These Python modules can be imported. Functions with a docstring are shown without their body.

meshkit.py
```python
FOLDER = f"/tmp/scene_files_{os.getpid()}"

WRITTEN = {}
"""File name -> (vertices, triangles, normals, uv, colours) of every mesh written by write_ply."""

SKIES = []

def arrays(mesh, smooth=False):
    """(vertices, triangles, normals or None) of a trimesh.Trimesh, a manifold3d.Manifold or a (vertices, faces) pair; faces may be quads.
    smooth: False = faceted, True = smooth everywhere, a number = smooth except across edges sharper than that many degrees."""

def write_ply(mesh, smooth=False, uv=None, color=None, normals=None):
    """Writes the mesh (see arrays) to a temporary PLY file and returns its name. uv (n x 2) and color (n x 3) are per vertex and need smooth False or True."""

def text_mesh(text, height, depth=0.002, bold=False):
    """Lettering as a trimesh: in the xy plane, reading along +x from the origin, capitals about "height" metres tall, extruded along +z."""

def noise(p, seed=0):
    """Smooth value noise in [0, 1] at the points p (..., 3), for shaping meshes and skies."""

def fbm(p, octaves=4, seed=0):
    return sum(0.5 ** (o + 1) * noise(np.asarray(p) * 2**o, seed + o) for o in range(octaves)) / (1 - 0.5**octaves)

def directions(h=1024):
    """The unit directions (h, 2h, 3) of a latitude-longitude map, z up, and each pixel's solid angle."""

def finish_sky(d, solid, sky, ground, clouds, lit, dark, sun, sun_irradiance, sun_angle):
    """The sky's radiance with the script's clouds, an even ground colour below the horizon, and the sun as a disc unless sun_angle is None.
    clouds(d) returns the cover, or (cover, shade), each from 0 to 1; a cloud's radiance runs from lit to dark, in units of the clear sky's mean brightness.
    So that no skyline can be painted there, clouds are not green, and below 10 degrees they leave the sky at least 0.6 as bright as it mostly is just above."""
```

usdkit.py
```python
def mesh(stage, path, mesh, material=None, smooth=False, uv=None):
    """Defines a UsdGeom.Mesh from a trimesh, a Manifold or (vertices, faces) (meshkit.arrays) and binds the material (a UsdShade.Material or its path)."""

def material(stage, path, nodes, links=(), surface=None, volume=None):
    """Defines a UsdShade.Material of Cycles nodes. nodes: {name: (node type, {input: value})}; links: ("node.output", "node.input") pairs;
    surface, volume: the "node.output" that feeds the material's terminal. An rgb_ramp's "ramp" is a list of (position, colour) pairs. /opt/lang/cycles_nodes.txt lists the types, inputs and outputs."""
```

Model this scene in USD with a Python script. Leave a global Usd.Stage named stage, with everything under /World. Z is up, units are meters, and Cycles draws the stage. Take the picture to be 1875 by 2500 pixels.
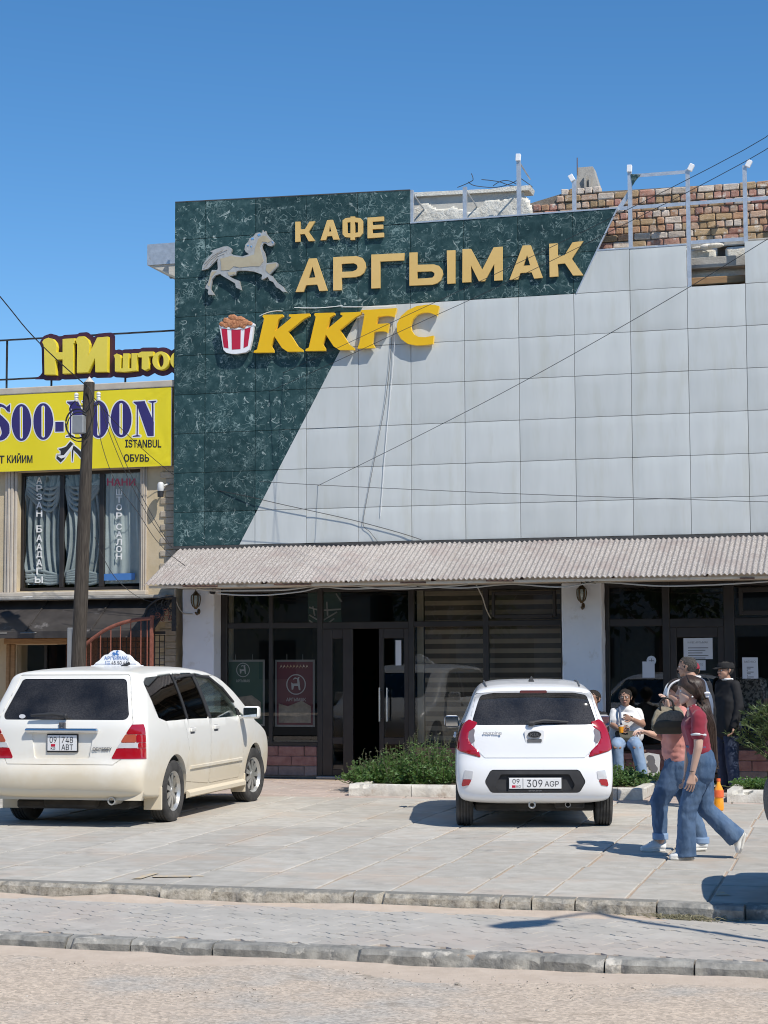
import math, random
import numpy as np, trimesh, shapely, usdkit, meshkit
import manifold3d as m3
from manifold3d import Manifold, CrossSection
from shapely.geometry import Polygon, LineString, Point, box as sbox, MultiPolygon
from shapely.ops import unary_union
from shapely import affinity
from pxr import Usd, UsdGeom, UsdLux, UsdShade, Gf, Sdf
PI = math.pi
R = random.Random(7)
stage = Usd.Stage.CreateInMemory()
UsdGeom.SetStageUpAxis(stage, UsdGeom.Tokens.z); UsdGeom.SetStageMetersPerUnit(stage, 1)
world = UsdGeom.Xform.Define(stage, '/World'); stage.SetDefaultPrim(world.GetPrim())
UsdGeom.Scope.Define(stage, '/World/Looks')

# ---------------------------------------------------------------- camera, sky, sun, exposure
CAM = np.array([0.0, -25.1, 1.66]); YAW, PITCH, ROLL = -0.277322, 0.0824512, -0.0042176
FPX, PW, PH = 4450.0, 1875.0, 2500.0
def ry(v):                                   # rotate camera-space (right, fwd, up) to world
    x, y, z = v
    cr, sr = math.cos(ROLL), math.sin(ROLL)
    x, z = cr * x - sr * z, sr * x + cr * z
    cp, sp = math.cos(PITCH), math.sin(PITCH)
    y, z = cp * y - sp * z, sp * y + cp * z
    c, s = math.cos(YAW), math.sin(YAW)
    return np.array([c * x + s * y, -s * x + c * y, z])
right, fwd, up = ry((1, 0, 0)), ry((0, 1, 0)), ry((0, 0, 1))
cam = UsdGeom.Camera.Define(stage, '/World/camera')
M4 = Gf.Matrix4d(*[float(a) for a in (*right, 0, *up, 0, *(-fwd), 0, *CAM, 1)])
cam.AddTransformOp().Set(M4)
HA = 36.0
cam.CreateHorizontalApertureAttr(HA); cam.CreateVerticalApertureAttr(HA * PH / PW)
cam.CreateFocalLengthAttr(HA * FPX / PW); cam.CreateClippingRangeAttr(Gf.Vec2f(0.1, 5000))
EXPOSURE = 0.30
cam.CreateExposureAttr(EXPOSURE)
SUN = np.array([1.08, -0.81, 1.65]); SUN = SUN / np.linalg.norm(SUN)
dome = UsdLux.DomeLight.Define(stage, '/World/sky')
dome.GetPrim().SetCustomDataByKey('kind', 'structure')
skym = usdkit.material(stage, '/World/Looks/sky_look', {
    'sky': ('sky_texture', {'sky_type': 'single_scattering', 'sun_disc': False, 'sun_elevation': math.asin(SUN[2]), 'sun_rotation': math.atan2(SUN[0], SUN[1]), 'altitude': 1500.0, 'air_density': 1.0, 'aerosol_density': 0.3, 'ozone_density': 2.0}),
    'hs': ('hsv', {'hue': .499, 'saturation': 1.29, 'value': 1.0}),
    'bg': ('background_shader', {'strength': 0.12})}, [('sky.color', 'hs.color'), ('hs.color', 'bg.color')], surface='bg.background')
UsdShade.MaterialBindingAPI.Apply(dome.GetPrim()).Bind(skym)
sun = UsdLux.DistantLight.Define(stage, '/World/sun')
sun.CreateNormalizeAttr(True); sun.CreateIntensityAttr(0.95); sun.CreateAngleAttr(0.5); sun.CreateColorAttr(Gf.Vec3f(1, 0.95, 0.865))
zz = SUN; xx = np.cross([0, 0, 1], zz); xx /= np.linalg.norm(xx); yy = np.cross(zz, xx)
sun.AddTransformOp().Set(Gf.Matrix4d(*[float(a) for a in (*xx, 0, *yy, 0, *zz, 0, 0, 0, 30, 1)]))

# ---------------------------------------------------------------- measuring: sight line of a picture point (1659 wide) met with a real plane
K = PW / 1659.0
def ray(u, v):
    return ry(((u * K - PW / 2) / FPX, 1.0, -(v * K - PH / 2) / FPX))
def F(u, v, y=0.0):
    d = ray(u, v); return CAM + d * ((y - CAM[1]) / d[1])
def G(u, v, z=0.0):
    d = ray(u, v); return CAM + d * ((z - CAM[2]) / d[2])
def FX(u, v, y=0.0): return F(u, v, y)[0]
def FZ(u, v, y=0.0): return F(u, v, y)[2]
def fpoly(pts, y=0.0, crop=None):             # outline on a facade-parallel plane -> shapely polygon in (x, z)
    out = []
    for u, v in pts:
        if crop: u, v = (crop[0] + crop[2] * u) / K, (crop[1] + crop[2] * v) / K
        p = F(u, v, y); out.append((p[0], p[2]))
    return Polygon(out).buffer(0)

# ---------------------------------------------------------------- scene writing
used = {}
def path_for(parent, name):
    base = parent + '/' + name
    n = used.get(base, -1) + 1; used[base] = n
    return base if n == 0 else f'{base}_{n:03d}'
inv = {}
def tagp(p, label=None, cat=None, group=None, kind=None):
    for k, v in (('label', label), ('category', cat), ('group', group), ('kind', kind)):
        if v: p.SetCustomDataByKey(k, v)
    return p
def thing(name, label, cat, loc=(0, 0, 0), rz=0.0, group=None, parent='/World'):
    p = path_for(parent, name)
    x = UsdGeom.Xform.Define(stage, p)
    x.AddTranslateOp().Set(Gf.Vec3d(*[float(a) for a in loc]))
    if rz: x.AddRotateZOp().Set(math.degrees(rz))
    c, s = math.cos(-rz), math.sin(-rz)
    inv[p] = (np.array([[c, -s, 0], [s, c, 0], [0, 0, 1.0]]), np.array(loc, float))
    tagp(x.GetPrim(), label, cat, group)
    return p
def as_tm(m):
    if isinstance(m, trimesh.Trimesh): return m
    if isinstance(m, (list,)): return trimesh.util.concatenate([as_tm(a) for a in m])
    if hasattr(m, 'to_mesh'):
        q = m.to_mesh(); return trimesh.Trimesh(np.array(q.vert_properties[:, :3], float), np.array(q.tri_verts), process=False)
    v, f = np.asarray(m[0], float), np.asarray(m[1])
    if f.shape[1] == 4: f = np.vstack([f[:, [0, 1, 2]], f[:, [0, 2, 3]]])
    return trimesh.Trimesh(v, f, process=False)
def obj(name, mesh, mat, parent='/World', local=False, smooth=False, label=None, cat=None, group=None, kind=None, uv=None):
    m = as_tm(mesh)
    if len(np.unique(m.faces)) < len(m.vertices): m = m.copy(); m.remove_unreferenced_vertices()
    root = parent
    while root not in inv and root.count('/') > 1: root = root.rsplit('/', 1)[0]
    if not local and root in inv:
        rot, loc = inv[root]
        m = trimesh.Trimesh((m.vertices - loc) @ rot.T, m.faces, process=False)
    p = path_for(parent, name)
    usdkit.mesh(stage, p, m, mat, smooth=smooth, uv=uv)
    tagp(stage.GetPrimAtPath(p), label, cat, group, kind)
    return p
def copy_of(src, name, loc, rz, label, cat=None, group=None, scale=None):
    p = path_for('/World', name)
    x = UsdGeom.Xform.Define(stage, p)
    x.GetPrim().GetReferences().AddInternalReference(src); x.GetPrim().SetInstanceable(True)
    x.ClearXformOpOrder()
    x.AddTranslateOp().Set(Gf.Vec3d(*[float(a) for a in loc])); x.AddRotateZOp().Set(math.degrees(rz))
    if scale: x.AddScaleOp().Set(Gf.Vec3f(scale, scale, scale))
    tagp(x.GetPrim(), label, cat, group)
    return p

# ---------------------------------------------------------------- shapes
def bx(x0, x1, y0, y1, z0, z1):
    m = trimesh.creation.box((abs(x1 - x0), abs(y1 - y0), abs(z1 - z0)))
    m.apply_translation(((x0 + x1) / 2, (y0 + y1) / 2, (z0 + z1) / 2)); return m
def cbx(x0, x1, y0, y1, z0, z1, c=0.01):      # box with chamfered edges
    hx, hy, hz = abs(x1 - x0) / 2, abs(y1 - y0) / 2, abs(z1 - z0) / 2
    c = min(c, hx * .45, hy * .45, hz * .45)
    pts = []
    for sx in (-1, 1):
        for sy in (-1, 1):
            for sz in (-1, 1):
                pts += [(sx * hx, sy * (hy - c), sz * (hz - c)), (sx * (hx - c), sy * hy, sz * (hz - c)), (sx * (hx - c), sy * (hy - c), sz * hz)]
    h = trimesh.convex.convex_hull(np.array(pts)); h.apply_translation(((x0 + x1) / 2, (y0 + y1) / 2, (z0 + z1) / 2)); return h
def rough_box(x0, x1, y0, y1, z0, z1, c=0.01, j=0.004, rnd=R):
    m = cbx(x0, x1, y0, y1, z0, z1, c)
    m.vertices = m.vertices + np.array([[rnd.uniform(-j, j) for _ in range(3)] for _ in m.vertices])
    return m
def ex(poly, y_front, depth):                  # (x, z) polygon -> solid from y_front (towards the street) back by depth
    out = []
    for g in getattr(poly, 'geoms', [poly]):
        if g.is_empty or g.area < 1e-7: continue
        m = trimesh.creation.extrude_polygon(g, depth, engine='earcut')
        v = m.vertices
        m = trimesh.Trimesh(np.c_[v[:, 0], y_front + depth - v[:, 2], v[:, 1]], m.faces, process=False)
        out.append(m)
    return trimesh.util.concatenate(out)
def tube(pts, r, n=8, closed=False):
    pts = np.array(pts, float); k = len(pts)
    rad = np.full(k, r) if np.isscalar(r) else np.array(r, float)
    tan = np.gradient(pts, axis=0) if not closed else np.roll(pts, -1, 0) - np.roll(pts, 1, 0)
    tan /= np.linalg.norm(tan, axis=1)[:, None] + 1e-12
    ref = np.array([0, 0, 1.0]) if abs(tan[:, 2]).mean() < .8 else np.array([0, 1.0, 0])
    a = np.cross(tan, ref); a /= np.linalg.norm(a, axis=1)[:, None] + 1e-12
    b = np.cross(a, tan)
    ang = np.arange(n) * 2 * PI / n
    V = (pts[:, None] + rad[:, None, None] * (np.cos(ang)[None, :, None] * a[:, None] + np.sin(ang)[None, :, None] * b[:, None])).reshape(-1, 3)
    f = []
    for i in range(k if closed else k - 1):
        for q in range(n):
            i2 = (i + 1) % k
            f.append((i * n + q, i2 * n + q, i2 * n + (q + 1) % n)); f.append((i * n + q, i2 * n + (q + 1) % n, i * n + (q + 1) % n))
    if not closed:
        V = np.vstack([V, pts[:1], pts[-1:]]); c0, c1 = k * n, k * n + 1
        for q in range(n):
            f.append((c0, q, (q + 1) % n)); f.append((c1, (k - 1) * n + (q + 1) % n, (k - 1) * n + q))
    m = trimesh.Trimesh(V, np.array(f), process=False); m.fix_normals(multibody=False); return m
def sag(a, b, d, n=24):
    a, b = np.array(a, float), np.array(b, float); t = np.linspace(0, 1, n)[:, None]
    p = a + (b - a) * t; p[:, 2] -= 4 * d * (t * (1 - t))[:, 0]; return p
def lathe(prof, n=24, axis='z'):
    m = trimesh.creation.revolve(np.array(prof, float), sections=n)
    if axis == 'x': m.apply_transform(trimesh.transformations.rotation_matrix(PI / 2, (0, 1, 0)))
    if axis == 'y': m.apply_transform(trimesh.transformations.rotation_matrix(-PI / 2, (1, 0, 0)))
    return m
def mv(m, x=0, y=0, z=0, rz=0, rx=0, ryy=0, s=None):
    m = as_tm(m).copy()
    if s is not None: m.apply_scale(s)
    for a, ax in ((rx, (1, 0, 0)), (ryy, (0, 1, 0)), (rz, (0, 0, 1))):
        if a: m.apply_transform(trimesh.transformations.rotation_matrix(a, ax))
    m.apply_translation((x, y, z)); return m
def text_on(s, quad, y, depth=0.003, bold=False, crop=None):
    """lettering fitted to a picture box (x0, y0, x1, y1) on the plane y (its far side), standing depth proud"""
    x0, y0, x1, y1 = quad
    def c(u, v):
        if crop: u, v = (crop[0] + crop[2] * u) / K, (crop[1] + crop[2] * v) / K
        return F(u, v, y)
    a, b, d = c(x0, y1), c(x1, y1), c(x0, y0)
    t = meshkit.text_mesh(s, 1.0, depth=1.0, bold=bold)
    v = t.vertices; lo, hi = v.min(0), v.max(0); q = (v - lo) / (hi - lo)
    ux, uz = b - a, d - a
    P = a + q[:, :1] * ux + q[:, 1:2] * uz
    P[:, 1] = y - q[:, 2] * depth
    return trimesh.Trimesh(P, t.faces, process=False)
def text_box(s, w, h, depth=0.002, bold=False):   # lettering in the x-z plane, centred, facing -y, back at y=0
    t = meshkit.text_mesh(s, 1.0, depth=1.0, bold=bold)
    v = t.vertices; lo, hi = v.min(0), v.max(0); q = (v - lo) / (hi - lo)
    return trimesh.Trimesh(np.c_[(q[:, 0] - .5) * w, -q[:, 2] * depth, (q[:, 1] - .5) * h], t.faces, process=False)
def catmull(pts, n):
    pts = np.array(pts, float); t = np.arange(len(pts))
    from scipy.interpolate import PchipInterpolator
    return PchipInterpolator(t, pts)(np.linspace(0, len(pts) - 1, n))
# ---------------------------------------------------------------- materials
L = {}
def mat(name, c1, c2=None, scale=5.0, rough=0.6, metal=0.0, bump=0.0, bscale=None, detail=4.0, rnd=0.0, spec=0.5, coat=0.0, lo=.35, hi=.65, space='pos', stretch=None, sheen=0.0, c3=None, s3=1.0, lo3=.5, hi3=.7, c4=None, s4=2.0, lo4=.62, hi4=.7, a4=.5):
    """noise-mixed principled material; rnd: brightness change per object; c3: a second, larger scale tint"""
    c2 = c2 if c2 is not None else tuple(min(1, a * 1.18) for a in c1)
    n = {'g': ('geometry', {}) if space == 'pos' else ('texture_coordinate', {}), 'n': ('noise_texture', {'scale': scale, 'detail': detail, 'roughness': .6}),
         'r': ('map_range', {'from_min': lo, 'from_max': hi, 'to_min': 0.0, 'to_max': 1.0, 'clamp': True}),
         'm': ('mix_color', {'blend_type': 'mix', 'a': c1, 'b': c2}),
         'p': ('principled_bsdf', {'roughness': rough, 'metallic': metal, 'specular_ior_level': spec, 'coat_weight': coat, 'sheen_weight': sheen})}
    src = 'g.position' if space == 'pos' else 'g.object'
    l = []
    if stretch:
        n['map'] = ('mapping', {'mapping_type': 'point', 'scale': stretch}); l += [(src, 'map.vector')]; src = 'map.vector'
    l += [(src, 'n.vector'), ('n.fac', 'r.value'), ('r.result', 'm.fac')]
    col = 'm.result'
    if c3 is not None:
        n['n3'] = ('noise_texture', {'scale': s3, 'detail': 5.0, 'roughness': .65}); n['r3'] = ('map_range', {'from_min': lo3, 'from_max': hi3, 'to_min': 0.0, 'to_max': 1.0, 'clamp': True})
        n['m3'] = ('mix_color', {'blend_type': 'mix', 'b': c3}); l += [(src, 'n3.vector'), ('n3.fac', 'r3.value'), ('r3.result', 'm3.fac'), (col, 'm3.a')]; col = 'm3.result'
    if c4 is not None:
        n['n4'] = ('noise_texture', {'scale': s4, 'detail': 6.0, 'roughness': .7}); n['r4'] = ('map_range', {'from_min': lo4, 'from_max': hi4, 'to_min': 0.0, 'to_max': a4, 'clamp': True})
        n['m4'] = ('mix_color', {'blend_type': 'mix', 'b': c4}); l += [(src, 'n4.vector'), ('n4.fac', 'r4.value'), ('r4.result', 'm4.fac'), (col, 'm4.a')]; col = 'm4.result'
    if rnd:
        n['oi'] = ('object_info', {}); n['rr'] = ('map_range', {'from_min': 0.0, 'from_max': 1.0, 'to_min': 1 - rnd, 'to_max': 1 + rnd})
        n['h'] = ('hsv', {}); l += [('oi.random', 'rr.value'), ('rr.result', 'h.value'), (col, 'h.color')]; col = 'h.color'
    l += [(col, 'p.base_color')]
    if bump:
        n['bn'] = ('noise_texture', {'scale': bscale or scale * 4, 'detail': 5.0, 'roughness': .65}); n['b'] = ('bump', {'strength': min(1.0, bump), 'distance': 0.01 * max(1, bump)})
        l += [(src, 'bn.vector'), ('bn.fac', 'b.height'), ('b.normal', 'p.normal')]
    m = usdkit.material(stage, '/World/Looks/' + name, n, l, surface='p.BSDF'); L[name] = m; return m
def glass(name, tint=(.8, .85, .85), rough=0.0, boost=1.0):
    n = {'lw': ('layer_weight', {'blend': .5}), 'pw': ('math', {'math_type': 'power', 'value2': 5.0}), 'k': ('math', {'math_type': 'multiply_add', 'value2': .9 * min(boost, 1.1), 'value3': .042 * boost, 'use_clamp': True}), 't': ('transparent_bsdf', {'color': tint}), 'g': ('glossy_bsdf', {'color': (1, 1, 1), 'roughness': rough}), 'mx': ('mix_closure', {})}
    l = [('lw.facing', 'pw.value1'), ('pw.value', 'k.value1'), ('k.value', 'mx.fac'), ('t.BSDF', 'mx.closure1'), ('g.BSDF', 'mx.closure2')]
    L[name] = usdkit.material(stage, '/World/Looks/' + name, n, l, surface='mx.closure')
    return L[name]
def roadmat():
    n = {'g': ('geometry', {}), 'n1': ('noise_texture', {'scale': .9, 'detail': 6.0, 'roughness': .65}), 'c1': ('rgb_ramp', {'ramp': [(.36, (.56, .455, .35)), (.52, (.53, .435, .34)), (.62, (.48, .42, .35)), (.74, (.43, .405, .36))]}),
         'v': ('voronoi_texture', {'scale': 55.0, 'randomness': 1.0}), 'hv': ('separate_xyz', {}), 'vr': ('map_range', {'from_min': 0.0, 'from_max': 1.0, 'to_min': .72, 'to_max': 1.22}), 'hs': ('hsv', {}),
         'n2': ('noise_texture', {'scale': 160.0, 'detail': 4.0, 'roughness': .8}), 'k': ('map_range', {'from_min': .3, 'from_max': .7, 'to_min': .8, 'to_max': 1.18}), 'mu': ('math', {'math_type': 'multiply'}),
         'mp': ('mapping', {'mapping_type': 'point', 'scale': (1.0, 1.8, 1.0)}), 'n3': ('noise_texture', {'scale': 1.5, 'detail': 2.0}), 'r3': ('map_range', {'from_min': .67, 'from_max': .73, 'to_min': 0.0, 'to_max': .55, 'clamp': True}), 'm3': ('mix_color', {'blend_type': 'mix', 'b': (.20, .16, .11)}),
         'p': ('principled_bsdf', {'roughness': .97}), 'b': ('bump', {'strength': .6, 'distance': .004}), 'ad': ('math', {'math_type': 'add'})}
    l = [('g.position', 'n1.vector'), ('n1.fac', 'c1.fac'), ('g.position', 'v.vector'), ('v.color', 'hv.vector'), ('hv.x', 'vr.value'), ('g.position', 'n2.vector'), ('n2.fac', 'k.value'), ('vr.result', 'mu.value1'), ('k.result', 'mu.value2'), ('mu.value', 'hs.value'), ('c1.color', 'hs.color'), ('g.position', 'mp.vector'), ('mp.vector', 'n3.vector'), ('n3.fac', 'r3.value'), ('r3.result', 'm3.fac'), ('hs.color', 'm3.a'), ('m3.result', 'p.base_color'), ('n2.fac', 'ad.value1'), ('hv.x', 'ad.value2'), ('ad.value', 'b.height'), ('b.normal', 'p.normal')]
    L['dirt_road'] = usdkit.material(stage, '/World/Looks/dirt_road', n, l, surface='p.BSDF')
roadmat()
mat('dust', (.50, .405, .315), (.56, .46, .365), scale=9, rough=1, bump=.6, bscale=60)
mat('slab', (.41, .38, .325), (.50, .468, .41), scale=5.5, rough=.92, bump=.55, bscale=55, rnd=.09, c3=(.47, .395, .32), s3=1.1, lo3=.5, hi3=.68, c4=(.19, .18, .165), s4=1.9, lo4=.57, hi4=.72, a4=.5)
mat('slab_pink', (.43, .34, .285), (.49, .40, .34), scale=3.5, rough=.9, bump=.35, bscale=60, rnd=.08, c3=(.50, .43, .36), s3=.7, lo3=.5, hi3=.7)
mat('bedding', (.40, .30, .22), (.48, .37, .28), scale=6, rough=1, bump=.5, bscale=70)
mat('paver', (.42, .392, .345), (.48, .447, .395), scale=3, rough=.9, bump=.25, bscale=80, rnd=.05, c3=(.45, .385, .33), s3=.6, lo3=.45, hi3=.7, c4=(.2, .19, .175), s4=2.5, lo4=.58, hi4=.72, a4=.45)
def kerbmat():
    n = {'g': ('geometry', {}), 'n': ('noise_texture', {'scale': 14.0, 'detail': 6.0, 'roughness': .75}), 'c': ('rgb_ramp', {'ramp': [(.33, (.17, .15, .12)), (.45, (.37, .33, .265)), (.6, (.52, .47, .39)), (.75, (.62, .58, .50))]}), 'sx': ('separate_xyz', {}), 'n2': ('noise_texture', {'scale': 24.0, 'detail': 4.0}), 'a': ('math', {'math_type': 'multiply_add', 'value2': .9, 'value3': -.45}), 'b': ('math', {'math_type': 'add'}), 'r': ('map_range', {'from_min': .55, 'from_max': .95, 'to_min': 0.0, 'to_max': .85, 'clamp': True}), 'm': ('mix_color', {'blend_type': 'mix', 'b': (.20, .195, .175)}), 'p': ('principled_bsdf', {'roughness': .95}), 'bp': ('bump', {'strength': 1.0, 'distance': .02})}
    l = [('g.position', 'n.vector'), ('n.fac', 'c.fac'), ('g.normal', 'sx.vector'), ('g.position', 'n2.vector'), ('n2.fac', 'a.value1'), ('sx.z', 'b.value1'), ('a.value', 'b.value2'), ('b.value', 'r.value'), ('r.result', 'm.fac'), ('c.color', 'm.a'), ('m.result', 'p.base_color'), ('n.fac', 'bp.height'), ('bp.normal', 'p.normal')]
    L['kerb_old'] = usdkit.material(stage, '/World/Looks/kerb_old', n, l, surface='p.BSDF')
kerbmat()
mat('kerb_grey', (.20, .20, .19), (.30, .29, .27), scale=8, rough=.9, bump=.7, bscale=40, rnd=.08, c3=(.40, .37, .32), s3=4, lo3=.58, hi3=.68)
mat('kerb_white', (.50, .47, .41), (.66, .63, .56), scale=8, rough=.9, bump=.9, bscale=30, rnd=.05, c3=(.40, .33, .26), s3=3.0, lo3=.55, hi3=.68)
mat('white_paint', (.74, .75, .78), (.80, .81, .83), scale=2, rough=.8, bump=.4, bscale=30, c3=(.62, .60, .57), s3=3.5, lo3=.6, hi3=.72)
mat('plaster', (.66, .62, .53), (.80, .77, .69), scale=18, rough=.95, bump=1.4, bscale=34)
mat('plaster_smooth', (.55, .52, .46), (.64, .61, .54), scale=4, rough=.95, bump=.4, bscale=25)
mat('concrete', (.30, .28, .25), (.40, .38, .34), scale=6, rough=.95, bump=.7, bscale=40)
mat('mortar', (.19, .16, .13), (.27, .24, .20), scale=14, rough=1, bump=.8, bscale=60)
for i, (a, b) in enumerate([((.38, .215, .125), (.47, .29, .18)), ((.38, .19, .14), (.46, .27, .21)), ((.37, .25, .135), (.46, .33, .20)), ((.50, .41, .33), (.66, .58, .50)), ((.43, .28, .19), (.54, .39, .29)), ((.32, .14, .11), (.40, .21, .17))]):
    mat(f'brick_{"abcdef"[i]}', a, b, scale=11, rough=.95, bump=.9, bscale=50, rnd=.12, c3=(.62, .55, .47), s3=9, lo3=.56, hi3=.66)
mat('plinth_brick', (.21, .095, .08), (.29, .155, .13), scale=9, rough=.75, bump=.7, bscale=40, rnd=.15)
mat('plinth_grey', (.19, .15, .135), (.27, .21, .19), scale=9, rough=.8, bump=.7, bscale=40, rnd=.12)
mat('dark_frame', (.020, .016, .014), (.030, .025, .022), scale=3, rough=.38)
mat('door_frame', (.026, .019, .016), (.036, .028, .024), scale=4, rough=.35)
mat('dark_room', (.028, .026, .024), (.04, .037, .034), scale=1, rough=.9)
mat('backing', (.05, .05, .05), (.07, .07, .07), scale=3, rough=.9)
mat('galvanised', (.48, .50, .53), (.60, .62, .65), scale=14, rough=.42, metal=.55, bump=.15, c3=(.34, .27, .2), s3=3.0, lo3=.66, hi3=.74)
mat('canopy_sheet', (.21, .185, .165), (.50, .46, .43), scale=55, rough=.95, bump=.5, bscale=70, lo=.38, hi=.62, c3=(.30, .25, .23), s3=2.2, lo3=.5, hi3=.72, rnd=.05)
mat('beige_beam', (.60, .53, .43), (.68, .61, .51), scale=5, rough=.85, c3=(.38, .32, .25), s3=4, lo3=.58, hi3=.7)
mat('gold_letter', (.70, .46, .15), (.74, .50, .185), scale=2, rough=.45)
mat('yellow_letter', (.82, .47, .003), (.84, .50, .005), scale=2, rough=.35)
mat('yellow_side', (.95, .60, .05), (.98, .66, .1), scale=2, rough=.4)
mat('sign_white', (.82, .82, .83), (.86, .86, .87), scale=3, rough=.4)
mat('sign_red', (.47, .012, .04), (.5, .016, .05), scale=3, rough=.4)
mat('chicken', (.36, .125, .05), (.58, .27, .13), scale=45, rough=.7, bump=.8, bscale=80)
mat('horse_gold', (.46, .38, .25), (.52, .45, .31), scale=4, rough=.4, metal=.15)
mat('horse_silver', (.46, .43, .39), (.56, .54, .50), scale=18, rough=.35, metal=.35, bump=.3)
mat('mirror_chip', (.8, .8, .82), (.9, .9, .9), scale=3, rough=.06, metal=1.0)
mat('beige_wall', (.52, .42, .27), (.58, .48, .33), scale=3, rough=.95, bump=.3, bscale=40, c3=(.42, .34, .23), s3=1.5, lo3=.55, hi3=.72)
mat('beige_dark', (.36, .29, .21), (.42, .34, .25), scale=3, rough=.95, bump=.3, bscale=40)
mat('stone_trim', (.46, .40, .33), (.53, .47, .39), scale=5, rough=.85, bump=.15)
mat('veneer_brick', (.40, .34, .26), (.47, .41, .33), scale=9, rough=.9, bump=.4, rnd=.1)
mat('wood_trim', (.30, .17, .075), (.38, .23, .11), scale=7, rough=.65, stretch=(1, 1, 6))
mat('banner_yellow', (.76, .63, .012), (.79, .66, .02), scale=1.2, rough=.5)
mat('navy_print', (.03, .022, .13), (.036, .027, .15), scale=2, rough=.5)
mat('black_print', (.02, .02, .024), (.028, .028, .03), scale=2, rough=.5)
mat('blue_print', (.05, .16, .42), (.06, .18, .45), scale=2, rough=.5)
mat('red_print', (.40, .05, .10), (.44, .06, .12), scale=2, rough=.5)
mat('white_print', (.72, .72, .70), (.76, .76, .74), scale=2, rough=.6)
mat('grey_print', (.16, .16, .17), (.2, .2, .21), scale=2, rough=.6)
mat('purple_back', (.052, .013, .032), (.065, .018, .04), scale=2, rough=.4)
mat('sign_lemon', (.74, .60, .07), (.77, .63, .09), scale=2, rough=.4)
mat('sign_lemon_side', (.80, .66, .04), (.85, .7, .05), scale=2, rough=.4)
mat('dark_iron', (.02, .02, .022), (.035, .032, .03), scale=20, rough=.6, bump=.3)
mat('rust_iron', (.20, .065, .042), (.29, .10, .065), scale=22, rough=.75, bump=.4)
mat('old_iron', (.10, .05, .035), (.19, .10, .07), scale=30, rough=.8, bump=.5)
mat('pole_wood', (.035, .028, .022), (.085, .07, .056), scale=9, rough=.95, bump=1.2, bscale=18, stretch=(6, 6, .5))
mat('pole_cut', (.5, .46, .4), (.6, .55, .48), scale=20, rough=.9)
mat('grey_box', (.24, .25, .255), (.29, .30, .305), scale=5, rough=.5, metal=.2)
mat('porcelain', (.75, .74, .70), (.8, .79, .75), scale=4, rough=.25)
mat('curtain', (.10, .125, .135), (.30, .34, .345), scale=2.4, rough=.8, lo=.3, hi=.7, stretch=(6, 1, .6))
mat('curtain_pale', (.33, .37, .38), (.44, .48, .48), scale=1.5, rough=.8)
mat('awning_metal', (.030, .026, .024), (.055, .048, .044), scale=4, rough=.55, c3=(.15, .14, .135), s3=2.5, lo3=.6, hi3=.68)
mat('teal_cloth', (.06, .22, .25), (.08, .26, .29), scale=2, rough=.8)
mat('cable', (.018, .018, .02), (.025, .025, .027), scale=2, rough=.6)
mat('cable_pale', (.42, .37, .30), (.48, .43, .36), scale=2, rough=.7)
mat('cable_white', (.75, .75, .74), (.8, .8, .79), scale=2, rough=.5)
mat('bronze', (.085, .06, .03), (.15, .105, .055), scale=25, rough=.45, metal=.6)
mat('camera_white', (.6, .6, .58), (.65, .65, .63), scale=4, rough=.5)
mat('blind_band', (.25, .20, .145), (.29, .235, .17), scale=3, rough=.9)
mat('blind_sheer', (.07, .056, .043), (.09, .072, .056), scale=3, rough=.9)
mat('inner_beige', (.3, .26, .2), (.34, .3, .23), scale=3, rough=.9)
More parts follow.
